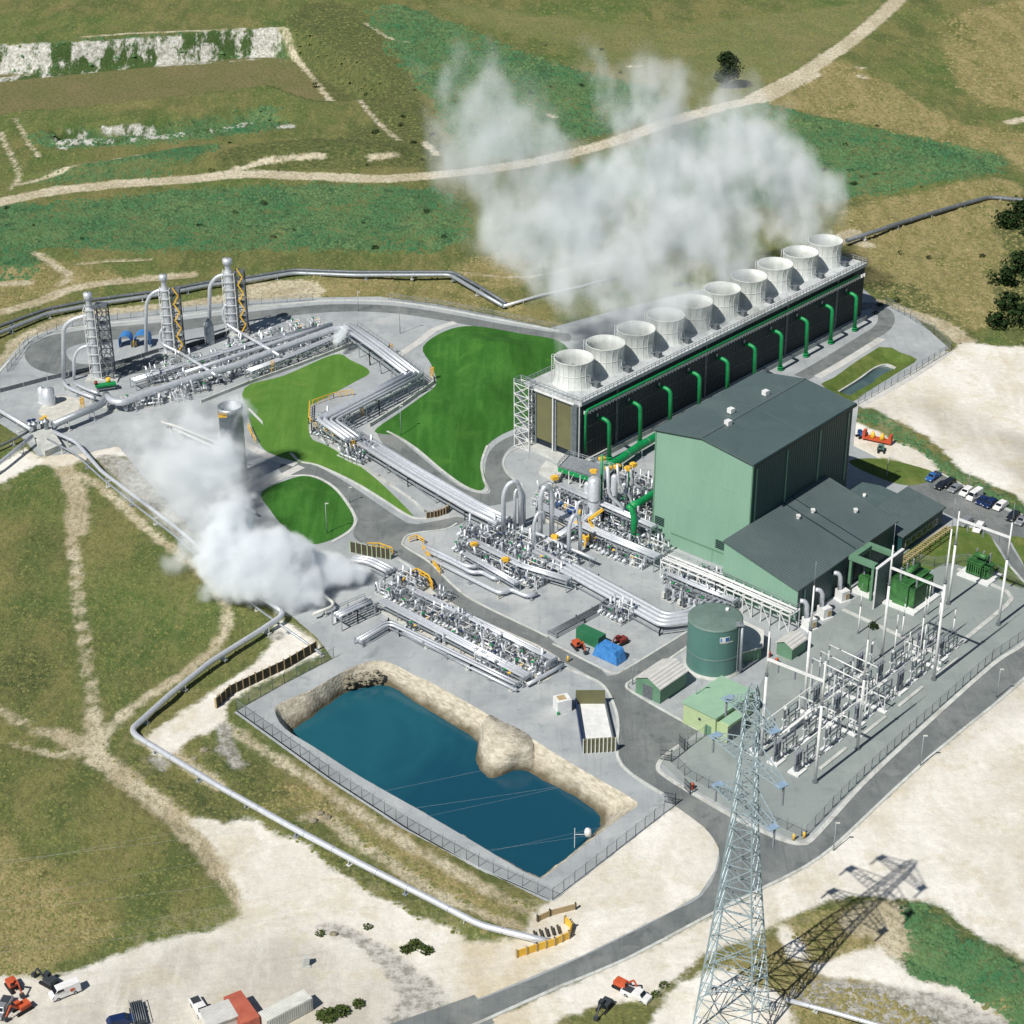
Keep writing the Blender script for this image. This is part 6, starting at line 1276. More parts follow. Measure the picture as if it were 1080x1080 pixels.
pp = [pole('white tapered mast nearest the lattice pylon', 802.6, 796, 640), pole('front white mast at the lower corner of the switchyard', 859.6, 825, 672), pole('white mast rising beside the tiny green shed', 848, 748, 592, .34, .15),
      pole('white mast in the front line, second from the lower corner', 904.2, 790, 652), pole('white mast crossing the big finned transformer', 930, 692, 552), pole('white mast in the front line below the small transformer', 984.6, 717, 526),
      pole('white mast on the grass in front of the car park', 1000, 637, 520), pole('rightmost white mast near the right edge of the switchyard', 1052.8, 659, 530)]
for lab, i, j, ia, ja in (('white beam joining the two masts at the lower end of the switchyard', 0, 1, (811, 695), (866, 718.5)), ('white beam joining the two middle masts by the big transformer', 4, 5, (938.6, 598.6), (991.6, 621)), ('white beam joining the two masts by the car park', 6, 7, (1010, 547.5), (1061, 567))):
    a, b = pp[i][1], pp[j][1]; p, q = GY(*ia, a.y), GY(*ja, b.y); p = Vector((a.x, a.y, p.z)); q = Vector((b.x, b.y, q.z)); t = thing('gantry_beam', lab, 'gantry beam', p)
    mb = MB(); mb.beam(p, q, .42); mb.build('beam', M['white'], t)
    for k in range(3):
        c = p.lerp(q, .2 + .3 * k); mb = MB()
        for n_ in range(9): mb.cyl((c.x, c.y, c.z - .35 - n_ * .2), (c.x, c.y, c.z - .45 - n_ * .2), .2, seg=8)
        mb.cyl((c.x, c.y, c.z), (c.x, c.y, c.z - 2.2), .06, seg=6); mb.build('insulator_string', M['ceramic'], t)
# bus supports: portal frames crossing the yard
def portal(label, a_px, b_px, z, r=.13, posts=3):
    p, q = G(*a_px, z), G(*b_px, z); t = thing('busbar', label, 'busbar', (p.x, p.y, 0)); mb = MB(); mb.tube([p, q], r, 8); mb.build('bar', M['white'], t)
    for k in range(posts):
        c = p.lerp(q, k / (posts - 1)); mb = MB(); mb.beam((c.x, c.y, 0), (c.x, c.y, z - 1.2), .24); pb_ = mb.build('post', M['white'], t)
        mb = MB()
        for n_ in range(6): mb.cyl((c.x, c.y, z - 1.15 + n_ * .2), (c.x, c.y, z - 1.05 + n_ * .2), .2, seg=8)
        mb.cyl((c.x, c.y, z - 1.2), (c.x, c.y, z), .09, seg=6); mb.build('insulator', M['ceramic'], pb_)
    return t
portal('topmost of three parallel busbars crossing above the breakers', (875, 680), (926, 704), 8.5)
portal('middle of three parallel busbars crossing above the breakers', (866, 687), (916, 712), 8.5)
portal('lowest of three parallel busbars crossing above the breakers', (857, 694), (906, 718), 8.5)
# equipment prototypes
def ins(mb, x, y, z0, z1, r=.2):
    mb.cyl((x, y, z0), (x, y, z1), r * .5, seg=8); n_ = int((z1 - z0) / .22)
    for k in range(n_): z = z0 + (k + .5) * (z1 - z0) / n_; mb.cyl((x, y, z - .04), (x, y, z + .04), r, r * .75, 10)
def eq_root(name, cat): return thing(name, 'x', cat, (0, 0, 0))
def mk_breaker():
    r = eq_root('circuit_breaker', 'circuit breaker')
    mb = MB(); mb.box((0, 0, .2), (3.0, 2.4, .4)); mb.build('plinth', M['white'], r); mb = MB(); mb.box((0, 0, 1.1), (1.2, 1.0, 1.4)); mb.build('drive_cabinet', M['greysteel'], r)
    mb = MB()
    for s_ in (-.9, .9): mb.beam((s_, 0, .4), (s_, 0, 2.2), .18)
    mb.beam((-1.1, 0, 2.2), (1.1, 0, 2.2), .22); mb.build('frame', M['steel'], r)
    for s_ in (-.9, 0, .9): mb = MB(); ins(mb, s_, 0, 2.3, 4.6, .24); mb.box((s_, 0, 4.7), (.4, .9, .25)); mb.build('insulator', M['ceramic'], r)
    return r
def mk_disc():
    r = eq_root('disconnector', 'disconnector')
    mb = MB(); mb.box((-1.7, 0, .15), (1.1, 1.5, .3)); mb.build('plinth', M['white'], r); mb = MB(); mb.box((1.7, 0, .15), (1.1, 1.5, .3)); mb.build('plinth', M['white'], r)
    mb = MB()
    for s_ in (-1.7, 1.7):
        for t_ in (-.4, .4): mb.beam((s_, t_, .3), (s_, t_, 2.8), .15)
        mb.beam((s_, -.4, 1.6), (s_, .4, 1.6), .1)
    for t_ in (-.4, .4): mb.beam((-2, t_, 2.8), (2, t_, 2.8), .18)
    mb.build('frame', M['greysteel'], r)
    for s_ in (-1.5, 1.5): mb = MB(); ins(mb, s_, 0, 2.9, 4.6, .2); mb.build('insulator', M['ceramic'], r)
    mb = MB(); mb.beam((-1.5, 0, 4.7), (1.5, 0, 4.7), .12); mb.build('blade', M['alu'], r); return r
def mk_ct():
    r = eq_root('instrument_transformer', 'instrument transformer'); mb = MB(); mb.box((0, 0, .15), (1.4, 1.4, .3)); mb.build('plinth', M['white'], r)
    mb = MB(); mb.beam((0, 0, .3), (0, 0, 2.6), .26); mb.box((0, 0, 2.7), (.7, .7, .25)); mb.build('post', M['white'], r)
    mb = MB(); ins(mb, 0, 0, 2.85, 4.9, .26); mb.build('insulator', M['ceramic'], r); mb = MB(); mb.lathe((0, 0, 0), [(.05, 4.9), (.42, 5.0), (.45, 5.5), (.3, 5.75), (.05, 5.8)], 12); mb.build('head', M['white'], r); return r
def mk_post():
    r = eq_root('post_insulator', 'post insulator'); mb = MB()
    for t_ in (-1.6, 0, 1.6): mb.beam((0, t_, 0), (0, t_, 3.4), .15)
    mb.beam((0, -1.9, 3.4), (0, 1.9, 3.4), .2); mb.beam((0, -1.6, 0), (0, 0, 3.3), .09); mb.build('frame', M['white'], r)
    for t_ in (-1.6, 0, 1.6): mb = MB(); ins(mb, 0, t_, 3.5, 5.0, .2); mb.build('insulator', M['ceramic'], r)
    mb = MB(); mb.box((0, 0, .12), (1.0, 4.4, .24)); mb.build('footing', M['white'], r); return r
EQ = [mk_breaker(), mk_disc(), mk_ct(), mk_post()]; EU = [False] * 4
LAB = ['grey circuit breaker on a white plinth in the breaker rows', 'grey disconnector frame in the breaker rows of the switchyard', 'slim instrument transformer on a white post among the breakers', 'triple post insulator frame among the breaker rows']
GRP = ['circuit breakers of the switchyard', 'disconnectors of the switchyard', 'instrument transformers of the switchyard', 'post insulator frames of the switchyard']
o6 = G(845, 826); e6 = (G(985, 702) - o6).length
seq = [0, 1, 2, 1, 3, 0, 2, 3, 1, 0, 2, 1, 3]
rows6 = [2.6, 7.4, 12.2]
for j, wv_ in enumerate(rows6):
    a = 2.5; k = 0
    while a < 60:
        if not (j == 2 and a > 44):
            c = o6 + DL * a - DW * wv_; kk = seq[(k) % len(seq)]
            place(EQ, EU, kk, (c.x, c.y, .01), math.pi / 2 - TH, LAB[kk], GRP[kk])
        a += (4.4, 4.9, 2.9, 3.4)[seq[k % len(seq)]] * (1.0); k += 1
for j in range(4):
    a0_ = 6 + j * 14; t_ = None; c0_, c1_ = o6 + DL * a0_ - DW * -.2, o6 + DL * (a0_ + 9) - DW * -.2
    mb = MB(); mb.beam((c0_.x, c0_.y, .12), (c1_.x, c1_.y, .12), .7, .24); tag(mb.build('cable_duct', M['concrete']), 'pale cable duct lid in the line of four along the front row', 'cable duct', 'cable duct lids along the front row')
for lab, a, b, hh in (('left long white kerb wall behind the breaker rows', (832, 772), (886, 722), .9), ):
    p, q = G(*a), G(*b); mb = MB(); mb.beam((p.x, p.y, hh / 2), (q.x, q.y, hh / 2), .9, hh); tag(mb.build('kerb_wall', M['white']), lab, 'kerb wall')
for k, wv_ in enumerate((2.6, 7.4, 12.2)):
    p, q = o6 + DL * 3 - DW * wv_, o6 + DL * (58 if k < 2 else 44) - DW * wv_; mb = MB(); mb.tube([(p.x, p.y, 5.9), (q.x, q.y, 5.9)], .08, 8)
    tag(mb.build('bus_tube', M['white']), ('thin white bus tube along the front breaker row', 'thin white bus tube along the middle breaker row', 'thin white bus tube along the rear breaker row')[k], 'bus tube')
for k, (x, y, ty) in enumerate(((943, 690, 640), (957, 697, 660), (972, 703, 650), (970, 690, 618), (1005, 668, 638), (951, 672, 630), (978, 648, 612), (990, 655, 618), (905, 668, 615))):
    pole('slim white bus post near the big finned transformer', x, y, ty, .17, .1, 'bus_post')[0]['group'] = 'slim bus posts by the transformers'
# big transformer
def trafo(label, c, L, W, H, az, green, fins=12, name='transformer'):
    t = thing(name, label, 'transformer', c); uu = Vector((math.sin(az), math.cos(az), 0)); ww = Vector((math.cos(az), -math.sin(az), 0)); o = c - uu * L / 2 - ww * W / 2
    mb = MB(); mb.fbox(o, uu, ww, -1.2, L + 1.2, -1.2, W + 1.2, 0.0, .5); mb.build('plinth', M['white'], t)
    mb = MB(); mb.fbox(o, uu, ww, 0, L, W * .22, W * .78, .5, H); mb.fbox(o, uu, ww, -.15, L + .15, W * .18, W * .82, H - .3, H); mb.build('tank', M[green], t)
    for s_ in (0, 1):
        mb = MB(); mb.fbox(o, uu, ww, .2, L - .2, (.0 if s_ == 0 else W * .86), (W * .14 if s_ == 0 else W), 1.0, 1.25); mb.fbox(o, uu, ww, .2, L - .2, (.05 if s_ == 0 else W * .8), (W * .2 if s_ == 0 else W * .95), H * .86, H * .9)
        for k in range(fins): a = .3 + k * (L - .6) / fins; mb.fbox(o, uu, ww, a, a + .28, (0 if s_ == 0 else W * .8), (W * .2 if s_ == 0 else W), .9, H * .9)
        mb.build('radiator', M[green], t)
    mb = MB(); p, q = o + uu * (L * .2) + ww * (W * .5), o + uu * (L * .8) + ww * (W * .5); mb.cyl((p.x, p.y, H + 1.4), (q.x, q.y, H + 1.4), .6, seg=16)
    for r_ in (.3, .7): c_ = o + uu * (L * r_) + ww * (W * .5); mb.beam((c_.x, c_.y, H), (c_.x, c_.y, H + 1.2), .2)
    mb.build('conservator', M[green], t)
    for k in range(3): c_ = o + uu * (L * (.2 + .3 * k)) + ww * (W * .3); mb = MB(); ins(mb, c_.x, c_.y, H, H + 2.4, .25); mb.build('bushing', M['ceramic'], t)
    return t
trafo('big dark green finned transformer right of the grey fire wall', G(959, 632), 8.5, 6.5, 6.2, TH, 'trafogreen', 16)
trafo('small bright green transformer on the grass side of the switchyard', G(1033, 607), 5.5, 4.0, 3.6, TH + math.pi / 2, 'trafogreen', 9)
trafo('green transformer inside the green portal against the annex wall', G(916, 622), 4.2, 3.4, 4.2, TH, 'trafogreen', 8)
p, q = G(921, 642), G(948, 621); t = thing('fire_wall', 'upright grey fire wall slab between the green portal and the finned transformer', 'fire wall', p)
d = (q - p).normalized(); nn_ = Vector((-d.y, d.x, 0)); c = (p + q) / 2; mb = MB(); mb.obox((c.x, c.y, 5), d * ((q - p).length / 2), nn_ * .25, (0, 0, 5)); mb.build('slab', M['greysteel'], t)
mb = MB(); mb.obox((c.x, c.y, 10.1), d * ((q - p).length / 2 + .1), nn_ * .35, (0, 0, .1))
for e_ in (-1, 1): cc = c + d * e_ * ((q - p).length / 2 + .12); mb.beam((cc.x, cc.y, 0), (cc.x, cc.y, 10.1), .3)
mb.build('edge_frame', M['white'], t)
pc = G(916, 622); t = thing('transformer_portal', 'light green steel portal frame standing against the annex wall', 'portal frame', pc)
o7 = pc - UL * 3.6 - UW * 2.8
for a in (0, 7.2):
    for b in (0, 5.6): mb = MB(); mb.fbox(o7, UL, UW, a - .3, a + .3, b - .3, b + .3, 0, 8.2); mb.build('leg', M['shedgreen'], t)
mb = MB(); mb.fbox(o7, UL, UW, -.5, 7.7, -.5, .9, 8.2, 9.2); mb.fbox(o7, UL, UW, -.5, .9, .9, 6.1, 8.2, 9.2); mb.build('canopy', M['shedgreen'], t)
mb = MB(); mb.fbox(o7, UL, UW, 6.6, 7.7, .9, 6.1, 8.2, 9.2); mb.build('canopy', M['shedgreen'], t)
# white exhaust units with curved ducts
def mk_exh():
    r = eq_root('air_handling_unit', 'air unit'); mb = MB(); mb.box((0, 0, 1.3), (2.2, 2.4, 2.4)); mb.box((0, 0, .1), (2.8, 3, .2)); mb.build('casing', M['white'], r)
    mb = MB(); mb.box((.4, -1.24, 1.2), (1.0, .08, 1.3)); mb.build('grille', M['wood'], r); mb = MB(); mb.tube([(-.6, .4, 2.5), (-.6, .4, 5.6), (-1.0, .8, 6.5), (-1.8, 1.4, 6.5)], .5, 14, .8); mb.build('duct', M['alu'], r)
    mb = MB(); mb.cyl((1.1, 0, 1.3), (1.5, 0, 1.3), .8, seg=18); mb.build('fan', M['darkblue'], r); return r
ex = [mk_exh()]; eu = [False]
for (x, y), lab in zip(((853, 662), (869, 650), (888, 632)), ('white air unit with a silver duct nearest the annex corner', 'white air unit with a silver duct, middle of three on the annex', 'white air unit with a silver duct nearest the green portal')):
    c = G(x, y); place(ex, eu, 0, (c.x, c.y, 0), math.pi / 2 - TH - .3, lab, 'air units along the annex')
# bushes by the white kerb
def shrub(label, c, r, h, m, n_=160, name='bush'):
    t = thing(name, label, 'bush', c); mb = MB(); rr = random.Random(int(c.x * 10))
    for k in range(n_):
        a, b = rr.uniform(0, 6.28), rr.uniform(0, 1) ** .5; z = rr.uniform(.05, 1) * h * (1 - .5 * b * b); p = Vector((c.x + r * b * math.cos(a) * rr.uniform(.8, 1.1), c.y + r * b * math.sin(a), c.z + z)); s_ = r * .22
        d1 = Vector((rr.uniform(-1, 1), rr.uniform(-1, 1), rr.uniform(-.5, .5))).normalized() * s_; d2 = Vector((rr.uniform(-1, 1), rr.uniform(-1, 1), rr.uniform(-.2, 1))).normalized() * s_
        mb.add([p - d1, p + d2, p + d1, p - d2 * .6], [(0, 1, 2, 3)])
    mb.build('foliage', m, t); mb = MB(); mb.cyl(c - Vector((0, 0, .2)), c + Vector((0, 0, h * .6)), .12 * max(r, .6), .05, 6); mb.build('stem', M['bark'], t); return t
M['leafdark'] = mat('dark_foliage', lin(48, 66, 36), 0.9, c2=lin(26, 44, 24), scale=.8, amt=.8, spec=.1)
M['leafmid'] = mat('olive_foliage', lin(84, 96, 50), 0.9, c2=lin(52, 70, 36), scale=.8, amt=.8, spec=.1)
shrub('small dark bush on the white kerb in front of the fire wall', G(921, 662), 1.1, 1.4, M['leafdark'])
# ---------------------------------------------------------------- fences
fm = bpy.data.materials.new('chain_link'); fm.use_nodes = True; n = fm.node_tree; B = n.nodes['Principled BSDF']; B.inputs['Base Color'].default_value = lin(150, 158, 162); B.inputs['Metallic'].default_value = .4; B.inputs['Roughness'].default_value = .5; B.inputs['Alpha'].default_value = .20
def fence(label, pts, h=2.4, step=3.0, mesh_=True):
    P = [G(x, y) for x, y in pts]; t = thing('chain_link_fence', label, 'fence', P[0]); nn2 = 0
    for p, q in zip(P[:-1], P[1:]):
        L = (q - p).length; k2 = max(1, round(L / step))
        for k in range(k2 + 1):
            c = p.lerp(q, k / k2)
            if nn2 < 95: mb = MB(); mb.cyl((c.x, c.y, -.1), (c.x, c.y, h), .07, seg=6); mb.beam((c.x, c.y, h), (c.x + .2, c.y + .2, h + .35), .06); mb.build('post', M['greysteel'], t); nn2 += 1
    mb = MB()
    for p, q in zip(P[:-1], P[1:]): mb.beam((p.x, p.y, h), (q.x, q.y, h), .06); mb.beam((p.x, p.y, .1), (q.x, q.y, .1), .05)
    mb.build('rail', M['steel'], t); mb = MB()
    for p, q in zip(P[:-1], P[1:]): mb.add([(p.x, p.y, 0), (q.x, q.y, 0), (q.x, q.y, h), (p.x, p.y, h)], [(0, 1, 2, 3)])
    mb.build('wire_mesh', fm, t); return t
fence('long wire fence along the lower left side of the pond', [(250, 749), (347, 819), (430, 873), (505, 914), (583, 949)])
fence('wire fence along the right hand side of the pond gravel', [(583, 949), (640, 905), (690, 866), (710, 851)])
fence('wire fence above the dark timber wall at the head of the pond', [(250, 749), (300, 721), (352, 694)])
fence('wire fence along the outer road side of the switchyard', [(850, 882), (878, 852), (911, 819), (966, 768), (1046, 697), (1082, 672), (1130, 632)])
fence('wire fence along the lower left side of the switchyard', [(708, 804), (722, 818), (760, 838), (800, 862), (845, 882)])
fence('wire fence from the gate up to the lime green building', [(708, 804), (725, 790), (752, 770)])
fence('wire fence behind the grass by the big pad', [(905, 427), (960, 396), (1003, 370), (985, 352), (960, 336), (935, 322)])
fence('wire fence below the small transformer at the grass edge', [(955, 592), (985, 598), (1020, 594), (1050, 606), (1082, 622)])
fence('wire fence along the outer left edge of the separator yard', [(8, 392), (30, 362), (60, 348), (110, 339), (180, 331), (262, 322), (330, 317)], 2.0, 4)
fence('wire fence from the tower road along the ridge of the upper road', [(410, 316), (462, 323), (520, 334), (585, 348)], 2.0, 4)
def gate(label, p0, p1, ang):
    p, q = G(*p0), G(*p1); t = thing('swing_gate', label, 'gate', p)
    for k in (0, 1):
        a = (p, q)[k]; d = ((q - p).normalized() if k == 0 else (p - q).normalized()); ca, sa = math.cos(ang if k == 0 else -ang), math.sin(ang if k == 0 else -ang); d = Vector((d.x * ca - d.y * sa, d.x * sa + d.y * ca, 0)); L = (q - p).length / 2; b = a + d * L; mb = MB()
        for z_ in (.2, 1.3, 2.3): mb.beam((a.x, a.y, z_), (b.x, b.y, z_), .1)
        for f in range(9): c = a.lerp(b, f / 8); mb.beam((c.x, c.y, .2), (c.x, c.y, 2.3), .06)
        mb.beam((a.x, a.y, 0), (a.x, a.y, 2.7), .2); mb.build('leaf', M['darksteel'], t)
gate('dark steel gate at the site entrance beside the cream pad', (712, 849), (728, 838), 1.9)
gate('dark steel gate standing open at the switchyard corner', (708, 803), (722, 792), 2.0)
# light masts
def lmast(label, x, y, ty):
    b = G(x, y); H_ = GY(x, ty, b.y).z; t = thing('light_mast', label, 'lamp post', b); mb = MB(); mb.cyl(b, (b.x, b.y, H_), .12, .06, 8); mb.build('shaft', M['steel'], t)
    mb = MB(); mb.box((b.x + .3, b.y, H_), (.8, .3, .15)); mb.build('lamp_head', M['offwhite'], t)
for a in (('slender lamp post in the shade beside the silencer', 239, 500, 468), ('slender lamp post standing on the round lawn', 345, 563, 531), ('slender lamp post at the kerb right of the round lawn', 369, 530, 514), ('slender lamp post in front of the big green mound', 423, 459, 428),
          ('slender lamp post on the pad above the zigzag rack', 378, 328, 308), ('slender lamp post beside the access road at the right', 1051, 736, 706), ('slender lamp post on the outer road verge, middle one', 970.5, 808, 776), ('slender lamp post on the outer road verge near the rounded corner', 879, 897, 868),
          ('slender lamp post on the grass strip behind the parked cars', 1021, 515, 498), ('slender lamp post at the shaded lawn behind the hall', 935, 505, 482), ('slender lamp post beside the equipment shed', 667, 722, 696), ('slender lamp post left of the big green tank', 724, 700, 655), ('slender lamp post at the tank ladder', 733, 755, 715),
          ('slender lamp post near the slim bundle on the mound side', 422, 352, 318)): lmast(*a)
for lab, x, y in (('first yellow bollard at the rounded switchyard kerb', 837, 886), ('second yellow bollard at the rounded switchyard kerb', 848, 884), ('yellow bollard at the fork by the lower yard', 599, 698)):
    b = G(x, y); t = thing('bollard', lab, 'bollard', b); mb = MB(); mb.cyl(b, (b.x, b.y, 1.6), .22, seg=10); mb.build('post', M['yellow'], t); mb = MB(); mb.cyl((b.x, b.y, 1.6), (b.x, b.y, 1.7), .26, .1, 10); mb.build('cap', M['steel'], t)
for lab, x, y in (('red hydrant on the verge below the switchyard gate', 730, 832), ('red hydrant at the left side of the tiny shed', 811, 693), ('red hydrant in front of the tiny shed', 819, 700)):
    b = G(x, y); t = thing('hydrant', lab, 'hydrant', b); mb = MB(); mb.lathe(b, [(.3, 0), (.3, 1.0), (.4, 1.05), (.3, 1.3), (.05, 1.45)], 10); mb.build('body', M['orange'], t); mb = MB(); mb.cyl((b.x - .45, b.y, .8), (b.x + .45, b.y, .8), .12, seg=8); mb.build('outlet', M['orange'], t)
# ================================================================== lattice pylon
leg_px = [(717, 1083), (786, 1098), (822, 1084), (758, 1044)]
LG = [G(*p) for p in leg_px]; pc = sum(LG, Vector()) / 4
hw_ = sum((p - pc).length for p in LG) / 4
PHt = GY(795, 722, pc.y).z
ang0 = math.atan2((LG[1] - pc).y, (LG[1] - pc).x)
pyl = thing('lattice_pylon', 'tall galvanised lattice power pylon with six cross arms at the bottom edge', 'pylon', pc)
AZA = math.radians(146)                    # direction of the cross arms
def legs_at(f):
    prof = [(0, 1.0), (.22, .76), (.45, .50), (.62, .34), (.8, .25), (.97, .17), (1.0, .08)]
    for (a, ra), (b, rb) in zip(prof[:-1], prof[1:]):
        if f <= b: r = ra + (rb - ra) * (f - a) / (b - a); break
    R = hw_ * r; z = PHt * f
    return [Vector((pc.x + R * math.cos(ang0 + k * math.pi / 2), pc.y + R * math.sin(ang0 + k * math.pi / 2), z)) for k in range(4)]
lv = [0, .11, .21, .30, .38, .45, .51, .565, .615, .66, .70, .74, .78, .82, .86, .90, .94, .97, 1.0]
LGM = M['pylon']
for k in range(4):
    mb = MB()
    for f0, f1 in zip(lv[:-1], lv[1:]): mb.beam(legs_at(f0)[k], legs_at(f1)[k], .24 if f0 < .6 else .17)
    mb.build('leg', LGM, pyl)
mb = MB()
for i, (f0, f1) in enumerate(zip(lv[:-1], lv[1:])):
    A, B2 = legs_at(f0), legs_at(f1)
    for k in range(4):
        a, b, c, d = A[k], A[(k + 1) % 4], B2[k], B2[(k + 1) % 4]; w0 = .12 if f0 < .5 else .09
        mb.beam(a, d, w0); mb.beam(b, c, w0)
        if i: mb.beam(a, b, w0)
        if f0 < .45:
            m_ = (a + b + c + d) / 4; mb.beam((a + c) / 2, m_, .1); mb.beam((b + d) / 2, m_, .1); mb.beam((a * 3 + c) / 4, (a * 3 + d) / 4, .08); mb.beam((b * 3 + d) / 4, (b * 3 + c) / 4, .08)
mb.build('bracing', LGM, pyl)
ad = Vector((math.sin(AZA), math.cos(AZA), 0)); an_ = Vector((-ad.y, ad.x, 0))
wires = []
for f, ln in ((.665, 6.6), (.795, 7.8), (.92, 5.4)):
    for s_ in (-1, 1):
        tip = Vector((pc.x, pc.y, PHt * f)) + ad * s_ * ln; L4_ = legs_at(f); Lu = legs_at(min(f + .05, 1)); mb = MB()
        R = (L4_[0] - Vector((pc.x, pc.y, L4_[0].z))).length
        roots = [Vector((pc.x, pc.y, PHt * f)) + ad * s_ * R * .7 + an_ * q * R * .7 for q in (-1, 1)]; up = [Vector((pc.x, pc.y, PHt * (f + .045))) + ad * s_ * R * .6 + an_ * q * R * .6 for q in (-1, 1)]
        e0, e1 = tip + an_ * .7, tip - an_ * .7
        for rt, e_ in zip(roots + up, (e1, e0, e1, e0)): mb.beam(rt, e_, .13)
        for q in range(1, 6):
            t_ = q / 6; p0, p1 = roots[0].lerp(e1, t_), roots[1].lerp(e0, t_); u0, u1 = up[0].lerp(e1, t_), up[1].lerp(e0, t_); mb.beam(p0, p1, .08); mb.beam(p0, u0, .08); mb.beam(p1, u1, .08); mb.beam(p0, roots[1].lerp(e0, t_ - 1 / 6), .07)
        arm = mb.build('cross_arm', LGM, pyl)
        mb = MB(); mb.obox(tip + ad * s_ * -.4, ad * .6, an_ * .95, (0, 0, .05)); mb.build('end_plate', M['blueplate'] if 'blueplate' in M else M['steel'], arm)
        mb = MB(); ins(mb, tip.x, tip.y, tip.z - 3.4, tip.z, .2); mb.build('insulator', M['ceramic'], arm); wires.append(tip - Vector((0, 0, 3.4)))
for k, p in enumerate(LG):
    mb = MB(); mb.box((legs_at(0)[k].x, legs_at(0)[k].y, .3), (1.6, 1.6, .9)); mb.build('footing', M['concrete'], pyl)
# conductors over the pond to the left and to the yard at the right
wdir = [(-230, 470), (-230, 470)]
for i, w0 in enumerate(wires):
    e = Vector((-330 + i * 3, 150 + 22 * (i % 2) + i * 5, 42)); P = [w0.lerp(e, t / 24) - Vector((0, 0, 10 * 4 * (t / 24) * (1 - t / 24))) for t in range(25)]
    mb = MB(); mb.tube(P, .011, 4); tag(mb.build('conductor', M['steel']), 'thin power conductor strung from a cross arm of the pylon out over the pond', 'power line', 'conductors strung from the pylon')
# ================================================================== vehicles
def at2(c, az, x, y, z): ca, sa = math.cos(az), math.sin(az); return Vector((c.x + ca * x - sa * y, c.y + sa * x + ca * y, c.z + z))
def car(label, c, az, paint, kind='suv', name='parked_car', cat='car', group=None, stripe=None):
    t = thing(name, label, cat, (0, 0, 0), group); L, W = (4.5, 1.8)
    pr = {'suv': [(-2.25, .45), (-2.2, .95), (-1.35, 1.05), (-.75, 1.62), (1.6, 1.66), (2.15, 1.1), (2.25, .5)], 'sedan': [(-2.25, .45), (-2.2, .85), (-1.2, .98), (-.5, 1.4), (.9, 1.42), (1.6, 1.0), (2.2, .92), (2.25, .5)],
          'van': [(-2.5, .45), (-2.45, 1.05), (-1.95, 1.25), (-1.35, 2.1), (2.45, 2.2), (2.5, .5)], 'ute': [(-2.5, .45), (-2.45, .95), (-1.5, 1.05), (-.95, 1.65), (.25, 1.67), (.5, 1.05), (2.5, 1.05), (2.55, .5)]}[kind]
    zb = .35; P = [(pr[0][0], zb)] + pr + [(pr[-1][0], zb)]; n_ = len(P)
    vs = []
    for s_ in (-1, 1):
        for x, z in P: vs.append((x, s_ * (W / 2 - (.14 if z > 1.2 else 0)), z))
    mb = MB(); mb.add(vs, [tuple(range(n_))[::-1], tuple(range(n_, 2 * n_))] + [(i, (i + 1) % n_, n_ + (i + 1) % n_, n_ + i) for i in range(n_)]); b = mb.build('body', M[paint], t)
    bv = b.modifiers.new('bevel', 'BEVEL'); bv.width = .07; bv.segments = 2; bv.limit_method = 'ANGLE'
    gi = max(i for i, (x, z) in enumerate(pr) if i < len(pr) // 2 and z < 1.3); (xa, za), (xb, zb_) = pr[gi], pr[gi + 1]; mb = MB(); f0, f1 = .12, .9
    mb.add([(xa + (xb - xa) * f0 - .03, -W * .4, za + (zb_ - za) * f0 + .03), (xa + (xb - xa) * f0 - .03, W * .4, za + (zb_ - za) * f0 + .03), (xa + (xb - xa) * f1 - .03, W * .37, za + (zb_ - za) * f1 + .03), (xa + (xb - xa) * f1 - .03, -W * .37, za + (zb_ - za) * f1 + .03)], [(0, 1, 2, 3)])
    mb.build('windscreen', M['glass'], t)
    x1_ = {'suv': 1.5, 'sedan': .9, 'van': -.3, 'ute': .2}[kind]; ht = pr[gi + 1][1]
    for s_ in (-1, 1):
        mb = MB(); y_ = s_ * (W / 2 - .06); mb.add([(xb - .45, y_, ht - .5), (x1_, y_, ht - .5), (x1_ - .1, y_ - s_ * .05, ht - .1), (xb + .05, y_ - s_ * .05, ht - .1)], [(0, 1, 2, 3)]); mb.build('side_window', M['glass'], t)
    for x in (-1.45, 1.45):
        for s_ in (-1, 1): mb = MB(); mb.cyl((x, s_ * (W / 2 - .2), .34), (x, s_ * (W / 2 + .02), .34), .34, seg=16); wl = mb.build('wheel', M['black'], t); mb = MB(); mb.cyl((x, s_ * (W / 2 + .02), .34), (x, s_ * (W / 2 + .04), .34), .19, seg=12); mb.build('rim', M['silver'], wl)
    for s_ in (-1, 1): mb = MB(); mb.box((pr[1][0] - .01, s_ * .62, .75), (.06, .34, .16)); mb.build('headlight', M['white'], t); mb = MB(); mb.box((pr[-1][0], s_ * .68, .85), (.06, .22, .2)); mb.build('tail_light', M['red'], t)
    if kind == 'ute': mb = MB(); mb.box((1.5, 0, 1.07), (1.7, 1.4, .04)); mb.build('tray', M['darksteel'], t)
    if stripe:
        for s_ in (-1, 1): mb = MB(); mb.box((1.0, s_ * (W / 2 + .0), 1.25), (.7, .05, .5)); mb.build('side_sign', M[stripe], t)
    t.location = c; t.rotation_euler = (0, 0, az); return t
pk = UL.copy(); rowd = (G(1063, 540) - G(985, 508)); row_az = math.atan2(rowd.y, rowd.x); caz = row_az + math.pi / 2 + .1
